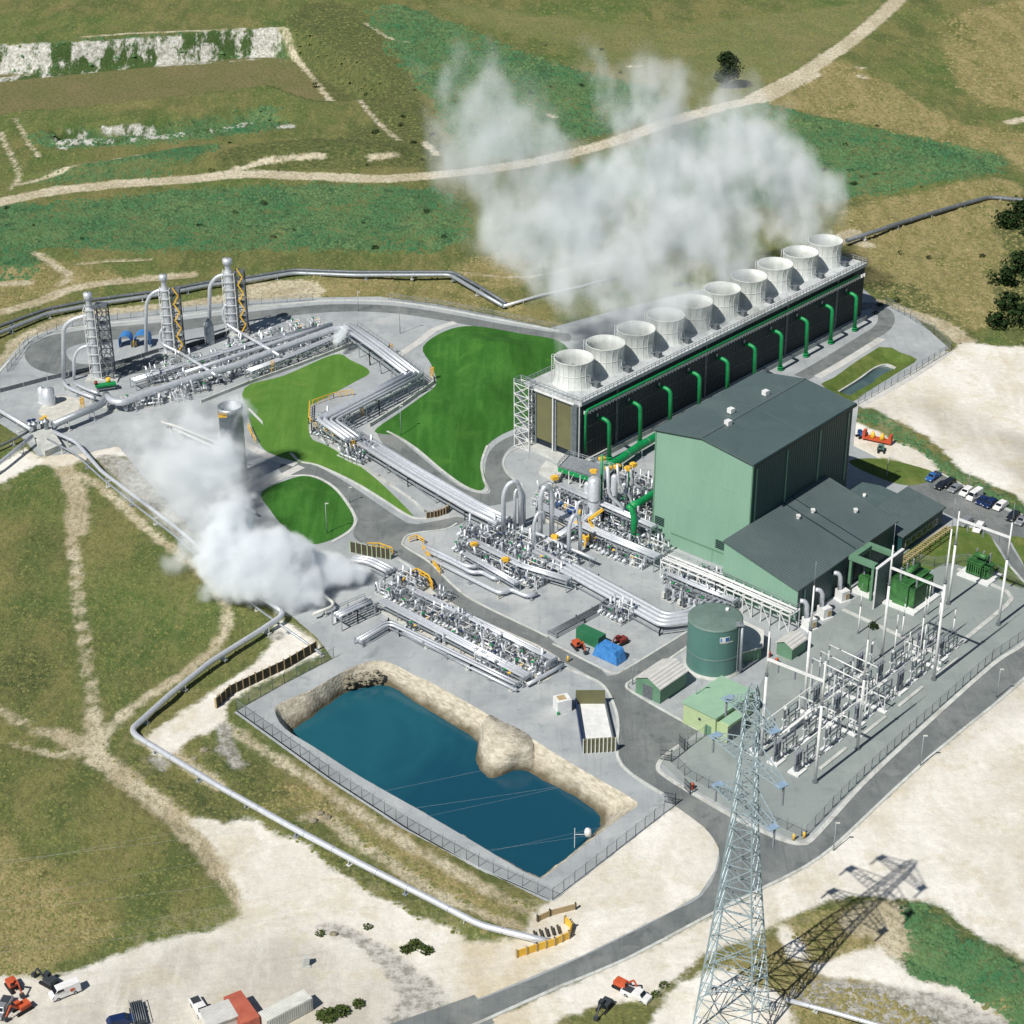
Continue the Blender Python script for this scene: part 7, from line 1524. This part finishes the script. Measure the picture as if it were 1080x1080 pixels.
cars = [('blue pickup truck at the left end of the car park, nearest the office', 984, 505, 'blue', 'ute'), ('dark car parked second in the row behind the office', 993, 514, 'darkcar', 'sedan'), ('black car beside the dark one at the left of the car row', 1000, 512, 'darkcar', 'suv'), ('silver car between the black car and the white hatchback', 1007, 517, 'silver', 'sedan'),
        ('white car with a dark windscreen left of the white van roof', 1019, 521, 'carwhite', 'suv'), ('all white van in the middle of the car row', 1027.5, 525.5, 'carwhite', 'van'), ('navy car right of the all white van', 1036, 530, 'darkblue', 'sedan'), ('second navy car in the middle right of the row', 1044, 533.5, 'darkblue', 'suv'),
        ('white car with red tail lights near the right end of the row', 1055, 536, 'carwhite', 'suv'), ('silver wagon parked at an angle at the right end', 1068, 547, 'darkcar', 'suv'), ('grey pickup parked furthest right in the car park', 1078, 551, 'silver', 'ute')]
for lab, x, y, p_, k_ in cars: car(lab, G(x, y), caz + random.uniform(-.06, .06), p_, k_, group='cars parked behind the office')
car('silver estate car parked alone on the grass side of the parking road', G(1018, 553), caz, 'silver', 'suv'); car('white car parked on the grass side of the parking road', G(1032, 559), caz + .2, 'carwhite', 'suv')
car('white van with orange signs at the lower left corner on the dirt', G(69, 1049), math.radians(32), 'carwhite', 'van', 'delivery_van', 'van', None, 'orange')
car('silver pickup cut by the left edge beside the orange diggers', G(3, 1066), math.radians(80), 'silver', 'ute', 'pickup_truck', 'pickup')
car('white pickup standing left of the rust red container', G(211, 1066), math.radians(120), 'carwhite', 'ute', 'pickup_truck', 'pickup')
car('dark blue car beside the trailer at the bottom edge', G(128, 1080), math.radians(200), 'darkblue', 'suv')
car('white utility truck parked below the main road near the pylon', G(671, 1052), math.radians(145), 'carwhite', 'ute', 'utility_truck', 'truck')
# small machines
def machine(label, c, az, col, name='digger', cat='digger', boom=True):
    t = thing(name, label, cat, (0, 0, 0))
    for s_ in (-1, 1): mb = MB(); mb.box((0, s_ * .9, .4), (3.0, .5, .7)); mb.cyl((-1.5, s_ * .65, .4), (-1.5, s_ * 1.15, .4), .36, seg=12); mb.cyl((1.5, s_ * .65, .4), (1.5, s_ * 1.15, .4), .36, seg=12); mb.build('track', M['black'], t)
    mb = MB(); mb.box((.4, 0, 1.3), (2.4, 1.9, .9)); mb.build('engine_housing', M[col], t); mb = MB(); mb.box((-.7, .45, 1.9), (1.1, .9, 1.3)); cb = mb.build('cab', M[col], t); mb = MB(); mb.box((-1.27, .45, 2.1), (.05, .7, .7)); mb.build('cab_glass', M['glass'], cb)
    if boom: mb = MB(); mb.beam((-.8, -.3, 1.5), (-2.6, -.3, 3.2), .32); mb.beam((-2.6, -.3, 3.2), (-3.9, -.3, 1.2), .25); bm = mb.build('boom', M[col], t); mb = MB(); mb.box((-4.0, -.3, .8), (.8, .9, .8)); mb.build('bucket', M['darksteel'], bm)
    t.location = c; t.rotation_euler = (0, 0, az); t.scale = (.8, .8, .8); return t
machine('orange digger at the far lower left corner beside the rusty scrap', G(14, 1042), 2.2, 'orange'); machine('orange digger right behind the silver pickup at the left edge', G(24, 1066), .8, 'orange'); machine('dark machine with an arm just left of the white van', G(52, 1038), -.6, 'darksteel')
machine('orange machine on the verge below the main road', G(656, 1042), 2.5, 'orange'); machine('black mini digger left of the orange verge machine', G(638, 1064), 1.0, 'darksteel')
machine('red machine parked near the blue tarpaulin load', G(655, 679), .7, 'red', 'loader', 'loader'); machine('orange drill rig parked left of the green container', G(609, 683), 2.0, 'orange', 'drill_rig', 'drill rig')
def trailer(label, c, az):
    t = thing('trailer', label, 'trailer', (0, 0, 0)); mb = MB(); mb.box((0, 0, .8), (5.2, 2.0, .15)); mb.beam((-2.6, 0, .75), (-4.2, 0, .6), .12); mb.build('bed', M['darksteel'], t)
    for s_ in (-1, 1): mb = MB(); mb.beam((-2.6, s_ * 1, 1.4), (2.6, s_ * 1, 1.4), .08); mb.beam((-2.6, s_ * 1, .8), (-2.6, s_ * 1, 1.4), .08); mb.beam((2.6, s_ * 1, .8), (2.6, s_ * 1, 1.4), .08); mb.build('side_rail', M['steel'], t)
    for x in (.4, 1.3):
        for s_ in (-1, 1): mb = MB(); mb.cyl((x, s_ * .95, .4), (x, s_ * 1.2, .4), .4, seg=14); mb.build('wheel', M['black'], t)
    for k in range(5): mb = MB(); mb.tube([(-2.2, -.7 + k * .35, 1.0), (2.4, -.7 + k * .33, 1.1 + .1 * (k % 2))], .1, 6); mb.build('pipe_length', M['greysteel'], t)
    t.location = c; t.rotation_euler = (0, 0, az)
trailer('trailer loaded with pipe lengths at the bottom left beside the dark blue car', G(146, 1072), 1.9)
# orange forklift group near tower pad: orange frame carrier with yellow loads
c = G(925, 466); t = thing('lifting_frame', 'orange lifting frame with yellow loads on the white pad behind the hall', 'lifting frame', c)
mb = MB(); mb.box((c.x, c.y, .8), (6.8, 2.0, .4), -.5); mb.build('beam', M['orange'], t)
for k in range(2): mb = MB(); d = (k - .5) * 2.4; mb.cyl((c.x + d * .9, c.y - d * .5, 1.0), (c.x + d * .9, c.y - d * .5, 2.6), .8, .3, 12); mb.build('load', M['yellow'], t)
for k in (-1, 1): mb = MB(); mb.box((c.x + k * 3.0, c.y - k * 1.6, 1.5), (.7, 1.8, 2.2), -.5); mb.build('end_frame', M['orange'], t)
machine('blue compact loader left of the orange lifting frame', G(909, 461), .4, 'blue', 'loader', 'loader', False); machine('teal compact loader right below the orange lifting frame', G(929, 476), 1.4, 'tankgreen', 'loader', 'loader', False)
# blue tarpaulin shelter by the leftmost separator
c = G(143, 364); t = thing('tarp_shelter', 'blue tarpaulin shelter pair standing on the ring road beside the leftmost separator', 'shelter', c)
for i, (dx, w_, col) in enumerate(((-2.6, 3.4, 'tarp'), (2.2, 4.4, 'tarp'))):
    mb = MB(); vs = []
    for j in range(9):
        a = math.pi * j / 8
        for y in (-2.0, 2.0): vs.append((c.x + dx - w_ / 2 * math.cos(a), c.y + y * (1 + .15 * mnoise.noise((j, y, i))), 2.2 + 1.8 * math.sin(a) * (1.0 if i else .8)))
    mb.add(vs, [(j * 2, j * 2 + 1, j * 2 + 3, j * 2 + 2) for j in range(8)]); x0 = c.x + dx - w_ / 2; mb.add([(x0, c.y - 2, .1), (x0, c.y + 2, .1), (x0, c.y + 2, 2.2), (x0, c.y - 2, 2.2)], [(0, 1, 2, 3)]); x0 += w_; mb.add([(x0, c.y - 2, .3), (x0, c.y + 2, .3), (x0, c.y + 2, 2.2), (x0, c.y - 2, 2.2)], [(0, 1, 2, 3)])
    o_ = mb.build('tarpaulin', M[col], t); sm = o_.modifiers.new('thick', 'SOLIDIFY'); sm.thickness = .06
mb = MB(); mb.box((c.x - .4, c.y - .6, .9), (1.6, 1.4, 1.6), .3); mb.build('pump', M['yellow'], t)
# containers and office at the bottom edge
container('shipping_container', 'rust red shipping container at the bottom edge, lid side up the slope', G(256, 1075), math.radians(-32), 7.0, 3.0, 2.7, 'rust')
container('shipping_container', 'pale grey ribbed container right of the rust red one', G(302, 1073), math.radians(-128), 8.5, 2.6, 2.6, 'offwhite')
c = G(232, 1082); t = thing('site_cabin', 'silver roofed site cabin tucked left of the rust red container', 'cabin', c); mb = MB(); mb.box((c.x, c.y, 1.3), (4.6, 4, 2.6), .5); mb.build('wall', M['offwhite'], t); mb = MB(); mb.box((c.x, c.y, 2.7), (5, 4.4, .16), .5); mb.build('roof', M['ribwhite'], t)
c = G(323, 1018); t = thing('stone_marker', 'small pale upright block standing alone on the dirt', 'block', c); mb = MB(); mb.obox((c.x, c.y, .8), (.5, .1, 0), (-.1, .4, 0), (.1, .1, .9)); mb.build('block', M['concrete'], t); mb = MB(); mb.box((c.x, c.y, .08), (1.6, 1.3, .16)); mb.build('base', M['concrete'], t)
c = G(622, 873, 0); t = thing('floating_marker', 'white float standing by the right bank of the pond', 'float', G(620, 880, -1)); mb = MB(); b = G(620, 880, -1.2); mb.lathe((b.x, b.y, -1.6), [(.05, 0), (.6, .2), (.7, 1.0), (.5, 1.6), (.05, 1.8)], 14); mb.build('float', M['white'], t); mb = MB(); mb.beam((b.x - 2.4, b.y, -4.3), (b.x - 2.4, b.y, .2), .12); mb.beam((b.x, b.y, -1.2), (b.x - 2.4, b.y, -1.2), .08); mb.build('gauge_pole', M['white'], t)
M['rubble'] = mat('rubble', lin(150, 144, 126), .95, c2=lin(112, 106, 88), scale=1.2)
def rockthing(label, c, r, seed, group=None):
    import bmesh
    bm = bmesh.new(); bmesh.ops.create_icosphere(bm, subdivisions=2, radius=r)
    for v_ in bm.verts: v_.co *= 1 + .35 * mnoise.noise(v_.co * (1.3 / r) + Vector((seed, 0, 0)))
    me_ = bpy.data.meshes.new('boulder'); bm.to_mesh(me_); bm.free(); me_.materials.append(M['rubble']); o = bpy.data.objects.new('boulder', me_); COL.objects.link(o); o.location = c; o.scale = (1, .8, .65); tag(o, label, 'boulder', group); return o
rk_ = random.Random(4)
for k in range(46):
    t_ = rk_.random(); x = 362 + 42 * rk_.random(); y = 727 - 14 * t_ - (x - 362) * .18; rockthing('dark boulder in the rubble chute at the head of the pond', G(x, y, -3.4 * (1 - t_)), rk_.uniform(.25, .6), k, 'boulders of the pond inlet chute')
for k, (x, y) in enumerate(((215, 792), (205, 800), (330, 866), (338, 858), (345, 862), (232, 735), (352, 985), (1012, 362), (1030, 360), (905, 71), (909, 81), (668, 70), (582, 123))): rockthing('pale boulder lying alone in rough grass', G(x, y, .1), rk_.uniform(.5, .9), 60 + k, 'scattered pale boulders in the grass')
# ================================================================== trees
def tree(label, c, h, wd, m, n_=900, name='tree', cat='tree', lobes=7, leaf=.42, conif=False):
    t = thing(name, label, cat, c); rr = random.Random(int(c.x * 7 + c.y)); mb = MB(); mb.cyl(c - Vector((0, 0, .3)), c + Vector((0, 0, h * .55)), h * .035, h * .012, 8)
    L = []
    for k in range(lobes):
        f = (k + .5) / lobes; rad = wd * .5 * ((1 - f) ** .6 if conif else math.sin(math.pi * (.18 + .74 * f))) ; a = rr.uniform(0, 6.28)
        p = c + Vector((rad * .55 * math.cos(a), rad * .55 * math.sin(a), h * (.22 + .72 * f))); L.append((p, max(rad, .5) * rr.uniform(.75, 1.15))); mb.cyl(c + Vector((0, 0, h * (.15 + .4 * f))), p, h * .012, .03, 5)
    mb.build('trunk', M['bark'], t); mb = MB()
    for k in range(n_):
        p, r_ = L[rr.randrange(lobes)]; d = Vector((rr.gauss(0, 1), rr.gauss(0, 1), rr.gauss(0, .9))).normalized(); q = p + d * r_ * rr.uniform(.45, 1.08); q.z = max(q.z, c.z + h * .1)
        s_ = leaf * rr.uniform(.6, 1.3); d1 = Vector((rr.uniform(-1, 1), rr.uniform(-1, 1), rr.uniform(-.4, .4))).normalized() * s_; d2 = (d.cross(d1)).normalized() * s_ if rr.random() < .6 else Vector((rr.uniform(-1, 1), rr.uniform(-1, 1), rr.uniform(-1, 1))).normalized() * s_
        mb.add([q - d1, q + d2, q + d1 * .8, q - d2], [(0, 1, 2, 3)])
    mb.build('crown', m, t); return t
c = G(765, 92); tree('lone dark evergreen tree in the dry field beyond the steam', c, GY(765, 55, c.y).z, 8.5, M['leafdark'], 2200, leaf=.5, lobes=9)
for k, (x, y, h_, w_) in enumerate(((1062, 240, 5, 7), (1078, 232, 7, 8), (1090, 250, 8, 9), (1058, 300, 4.5, 7), (1072, 285, 6, 8), (1092, 300, 8, 9), (1066, 330, 5, 7), (1082, 345, 7, 8), (1052, 345, 3.5, 6))):
    tree('dark scrubby tree in the thicket at the right edge', G(x, y), h_, w_, M['leafdark'], 420, 'scrub_tree', 'tree', 5, .6)['group'] = 'scrubby trees at the right edge'
rb = random.Random(9)
spots = [(-0, 372), (6, 380), (22, 362)] + [(30 + 7 * k, 1020 - k * 1.2) for k in range(3)]
for x, y in [(438, 998), (450, 1004), (428, 1003), (345, 1072), (360, 1068), (378, 1060)]:
    shrub('low olive bush on the pale dirt', G(x, y), rb.uniform(1.0, 1.8), rb.uniform(.8, 1.3), M['leafmid'])['group'] = 'olive bushes on the pale dirt'
for k in range(70):
    x, y = rb.choice([(rb.uniform(180, 470), rb.uniform(150, 182)), (rb.uniform(330, 460), rb.uniform(60, 170)), (rb.uniform(0, 480), rb.uniform(205, 262)), (rb.uniform(860, 1050), rb.uniform(130, 200)), (rb.uniform(420, 660), rb.uniform(40, 140)), (rb.uniform(900, 1050), rb.uniform(260, 340))])
    shrub('small dark shrub dotted over the rough green slope', G(x, y), rb.uniform(.6, 1.5), rb.uniform(.6, 1.5), M['leafdark'], 60, 'shrub')['group'] = 'shrubs dotted over the far slope'
for k, (x, y) in enumerate(((338, 985), (388, 978), (700, 1040), (692, 1050))): shrub('tuft of green weeds on the dirt verge', G(x, y), .9, .7, M['leafmid'], 80)['group'] = 'weed tufts on the dirt verge'
# ================================================================== steam
def steam(name, label, blobs, density, vox, nscale=.06, amp=2.6, lo=.25, hi=.8, wind=(0, 0, 0), aniso=.1, fine_amp=1.0, seed=0.0, pad=1.0, warp=1.5, cap=.8, stretch=(1, 1, 1)):
    lo_ = Vector((min(b[0].x - b[1] * pad for b in blobs), min(b[0].y - b[1] * pad for b in blobs), min(b[0].z - b[1] * pad for b in blobs)))
    hi_ = Vector((max(b[0].x + b[1] * pad for b in blobs), max(b[0].y + b[1] * pad for b in blobs), max(b[0].z + b[1] * pad for b in blobs)))
    ex = .25 / nscale; lo_ -= Vector((ex, ex, ex)); hi_ += Vector((ex, ex, ex)); lo_.z = max(lo_.z, .15)
    ng = bpy.data.node_groups.new(name, 'GeometryNodeTree'); ng.interface.new_socket('Geometry', in_out='OUTPUT', socket_type='NodeSocketGeometry'); N = ng.nodes; Lk = ng.links
    out_ = N.new('NodeGroupOutput'); pos = N.new('GeometryNodeInputPosition').outputs[0]
    def M_(op, a, b=None, c=None, clamp=False):
        m = N.new('ShaderNodeMath'); m.operation = op; m.use_clamp = clamp
        for i, v in enumerate((a, b, c)):
            if v is None: continue
            if isinstance(v, (int, float)): m.inputs[i].default_value = v
            else: Lk.new(v, m.inputs[i])
        return m.outputs[0]
    sv = N.new('ShaderNodeVectorMath'); sv.operation = 'MULTIPLY'; Lk.new(pos, sv.inputs[0]); sv.inputs[1].default_value = stretch
    def noise_(scale, detail, rough, dist=0.0, w=0.0):
        z = N.new('ShaderNodeTexNoise'); z.noise_dimensions = '4D'; z.inputs['W'].default_value = seed + w; z.inputs['Scale'].default_value = scale; z.inputs['Detail'].default_value = detail; z.inputs['Roughness'].default_value = rough; z.inputs['Distortion'].default_value = dist
        Lk.new(sv.outputs[0], z.inputs['Vector']); return z
    # warp the lookup position so the puffs curl
    wz = noise_(nscale * .8, 2, .5, w=3); v1 = N.new('ShaderNodeVectorMath'); v1.operation = 'SUBTRACT'; Lk.new(wz.outputs['Color'], v1.inputs[0]); v1.inputs[1].default_value = (.5, .5, .5)
    v2 = N.new('ShaderNodeVectorMath'); v2.operation = 'SCALE'; Lk.new(v1.outputs[0], v2.inputs[0]); v2.inputs['Scale'].default_value = warp / nscale
    v3 = N.new('ShaderNodeVectorMath'); v3.operation = 'ADD'; Lk.new(pos, v3.inputs[0]); Lk.new(v2.outputs[0], v3.inputs[1]); wp = v3.outputs[0]
    acc = None
    for c, r, wt in blobs:
        d = N.new('ShaderNodeVectorMath'); d.operation = 'DISTANCE'; Lk.new(wp, d.inputs[0]); d.inputs[1].default_value = c
        f = M_('MAXIMUM', M_('SUBTRACT', 1.0, M_('DIVIDE', d.outputs['Value'], r)), 0.0); f = M_('MULTIPLY', f, wt); acc = f if acc is None else M_('MAXIMUM', acc, f) if False else M_('ADD', acc, f)
    acc = M_('MINIMUM', acc, cap)
    n1 = noise_(nscale, 8, .62, .4).outputs[0]; n2 = noise_(nscale * 3.5, 4, .6, w=7).outputs[0]
    s_ = M_('ADD', acc, M_('MULTIPLY', M_('SUBTRACT', n1, .5), amp)); s_ = M_('ADD', s_, M_('MULTIPLY', M_('SUBTRACT', n2, .5), fine_amp))
    mr = N.new('ShaderNodeMapRange'); mr.interpolation_type = 'SMOOTHSTEP'; mr.inputs[1].default_value = lo; mr.inputs[2].default_value = hi; mr.inputs[3].default_value = 0; mr.inputs[4].default_value = 1; Lk.new(s_, mr.inputs[0])
    gate_ = N.new('ShaderNodeMapRange'); gate_.inputs[1].default_value = 0.0; gate_.inputs[2].default_value = .12; Lk.new(acc, gate_.inputs[0])
    dn = M_('MULTIPLY', M_('MULTIPLY', mr.outputs[0], gate_.outputs[0]), M_('ADD', acc, .25))
    vc = N.new('GeometryNodeVolumeCube'); Lk.new(dn, vc.inputs['Density']); vc.inputs['Min'].default_value = lo_; vc.inputs['Max'].default_value = hi_
    for k, ax_ in enumerate('XYZ'): vc.inputs['Resolution ' + ax_].default_value = max(8, int((hi_[k] - lo_[k]) / vox))
    sm = N.new('GeometryNodeSetMaterial')
    vm = bpy.data.materials.new(name + '_vapour'); vm.use_nodes = True; nn_ = vm.node_tree; nn_.nodes.clear(); o_ = nn_.nodes.new('ShaderNodeOutputMaterial'); pv = nn_.nodes.new('ShaderNodeVolumePrincipled')
    pv.inputs['Color'].default_value = (.94, .975, 1, 1); pv.inputs['Density'].default_value = density; pv.inputs['Anisotropy'].default_value = aniso; nn_.links.new(pv.outputs[0], o_.inputs['Volume'])
    sm.inputs['Material'].default_value = vm; Lk.new(vc.outputs[0], sm.inputs[0]); Lk.new(sm.outputs[0], out_.inputs[0])
    # carried by a volume object so that it is a real object with its own bounds
    me_ = bpy.data.meshes.new(name); me_.from_pydata([tuple(lo_), tuple(hi_)], [], []); o = bpy.data.objects.new(name, me_); COL.objects.link(o)
    md = o.modifiers.new('vapour', 'NODES'); md.node_group = ng; me_.materials.append(vm); tag(o, label, 'steam', kind='stuff'); return o
def tower_Y(x):
    a, b = fs_c[0], fs_c[-1]; t = (x - 600) / 275.0; t = min(max(t, 0), 1); return a.y + (b.y - a.y) * t
BL = []
for i, (sx, sy) in enumerate(((600, 385), (634, 372), (668, 357), (703, 341), (735, 326), (766, 312), (794, 297), (822, 285), (850, 271), (876, 257))):
    c = fs_c[i]; 
    for k in range(6):
        t = k / 5; q = Vector((c.x - 13 * t ** 1.3, c.y + 30 * t ** 1.2, HT + 5 + 24 * t)); BL.append((q, 6.4 + 8.6 * t, (.92 if i in (0, 1, 2, 3) else 1.0) * (1.3 - .5 * t)))
for x, y, r, w_ in ((575, 255, 11, .5), (552, 215, 13, .6), (528, 175, 15, .75), (505, 140, 14, .75), (482, 108, 12, .75), (460, 78, 11, .75), (470, 140, 10, .5), (525, 95, 10, .6), (520, 120, 10, .55), (556, 140, 11, .55),
                   (620, 240, 17, .7), (680, 215, 20, .9), (740, 195, 20, .95), (795, 195, 17, .9), (838, 205, 12, .8), (860, 225, 8, .7), (700, 150, 15, .8), (660, 110, 12, .7), (645, 80, 10, .7), (638, 60, 8, .6), (690, 90, 11, .7), (712, 105, 13, .8), (760, 115, 14, .8), (805, 155, 12, .8), (600, 185, 15, .6), (570, 165, 9, .5), (650, 170, 13, .6), (750, 250, 14, .7), (690, 270, 14, .5), (640, 290, 13, .55), (665, 310, 10, .5), (720, 275, 11, .55), (600, 300, 10, .55)):
    BL.append((GY(x, y, tower_Y(x) + 42), r * 1.18, w_))
steam('steam_plume', 'big pale steam plume drifting up and left from the cooling tower fan stacks', BL, .105, .9, .066, 3.6, .3, 1.25, fine_amp=2.0, seed=3.0, aniso=-.32, cap=.78, stretch=(1, 1, .68), warp=2.4)
BB = []
for x, y, z, r, w_ in ((384, 600, 2.0, 2.6, 1), (374, 600, 2.8, 4.2, 1), (358, 600, 4, 5.4, 1.1), (338, 600, 5, 6.4, 1.1), (318, 602, 6, 7.2, 1.2), (298, 606, 6, 7.6, 1.2), (330, 625, 3, 5, 1), (300, 630, 3, 6, 1), (275, 612, 6.5, 8.2, 1.2), (272, 585, 10, 7.5, 1.1), (250, 598, 8, 8.5, 1.15), (300, 585, 9, 6.5, 1), (232, 575, 9, 8.5, 1.0), (225, 605, 6, 6.5, .9), (240, 550, 12, 8, .85), (215, 545, 12, 8, .7), (250, 525, 12, 6.5, .6),
                       (195, 520, 12, 9, .65), (205, 575, 8, 7, .7), (175, 495, 12, 9, .62), (160, 465, 12, 9, .62), (150, 500, 10, 7, .5), (190, 425, 12, 6, .55), (225, 450, 12, 7, .55), (225, 470, 9, 7, .55), (185, 455, 12, 8, .62), (215, 490, 12, 8, .62), (145, 440, 12, 6.5, .62), (225, 520, 10, 7, .5), (185, 550, 8, 6, .45), (240, 470, 14, 6, .5), (250, 445, 16, 4.6, .6), (252, 430, 19, 4.2, .9), (246, 450, 14, 5, .8), (244, 475, 9, 5, .8), (238, 500, 5, 6, .8), (238, 495, 10, 6, .55), (262, 455, 12, 3.6, .4), (205, 430, 10, 5, .35)):
    BB.append((G(x, y, z), r * 1.1, w_))
for x, y, z, r, w_ in ((252, 434, 18.5, 3.6, .85), (246, 450, 15, 4.0, .8), (250, 468, 12, 3.4, .8), (242, 486, 9, 4.0, .85), (236, 505, 7, 5.0, .95), (250, 515, 5, 3.4, .9)): BB.append((G(x, y, z) - Vector((0, 3.5, 0)), r, w_))
VE = [(c_, r_ * 1.15, w_ * 1.25) for c_, r_, w_ in BB if w_ < .72] + [(G(250, 432, 17.5), 4.5, 1.0), (G(246, 450, 14), 5.5, 1.0), (G(240, 478, 10), 6, 1.0), (G(236, 505, 5), 7, .9), (G(228, 480, 8), 6, .7), (G(205, 440, 12), 7, .6), (G(150, 520, 6), 7, .5), (G(165, 545, 5), 7, .5), (G(190, 590, 4), 6, .6)]
steam('steam_cloud', 'dense billowing white steam blowing left from the trench vent across the pipelines', [b_ for b_ in BB if b_[2] >= .72], .5, .45, .11, 2.4, .3, .62, fine_amp=1.1, seed=4.0, aniso=-.32, cap=1.0)
steam('steam_veil', 'thin drifting steam around the vent silencer and over the left end of the yard', VE, .17, .6, .075, 3.2, .32, 1.0, fine_amp=1.5, seed=5.0, aniso=-.32, cap=.75)
steam('steam_puff', 'small white steam puff at the top corner of the zigzag pipe rack', [(G(360, 355, 5), 2.6, 1), (G(357, 362, 4), 1.8, 1), (G(363, 347, 6), 2.0, .9)], 1.0, .22, .35, 1.6, .2, .6, seed=8.0, aniso=-.32)
steam('steam_wisp', 'thin wisp of steam rising at the head of the pond', [(G(383, 688, 1.5), 2.2, .7), (G(387, 676, 3), 1.8, .6)], .5, .22, .35, 1.6, .2, .7, seed=9.0)
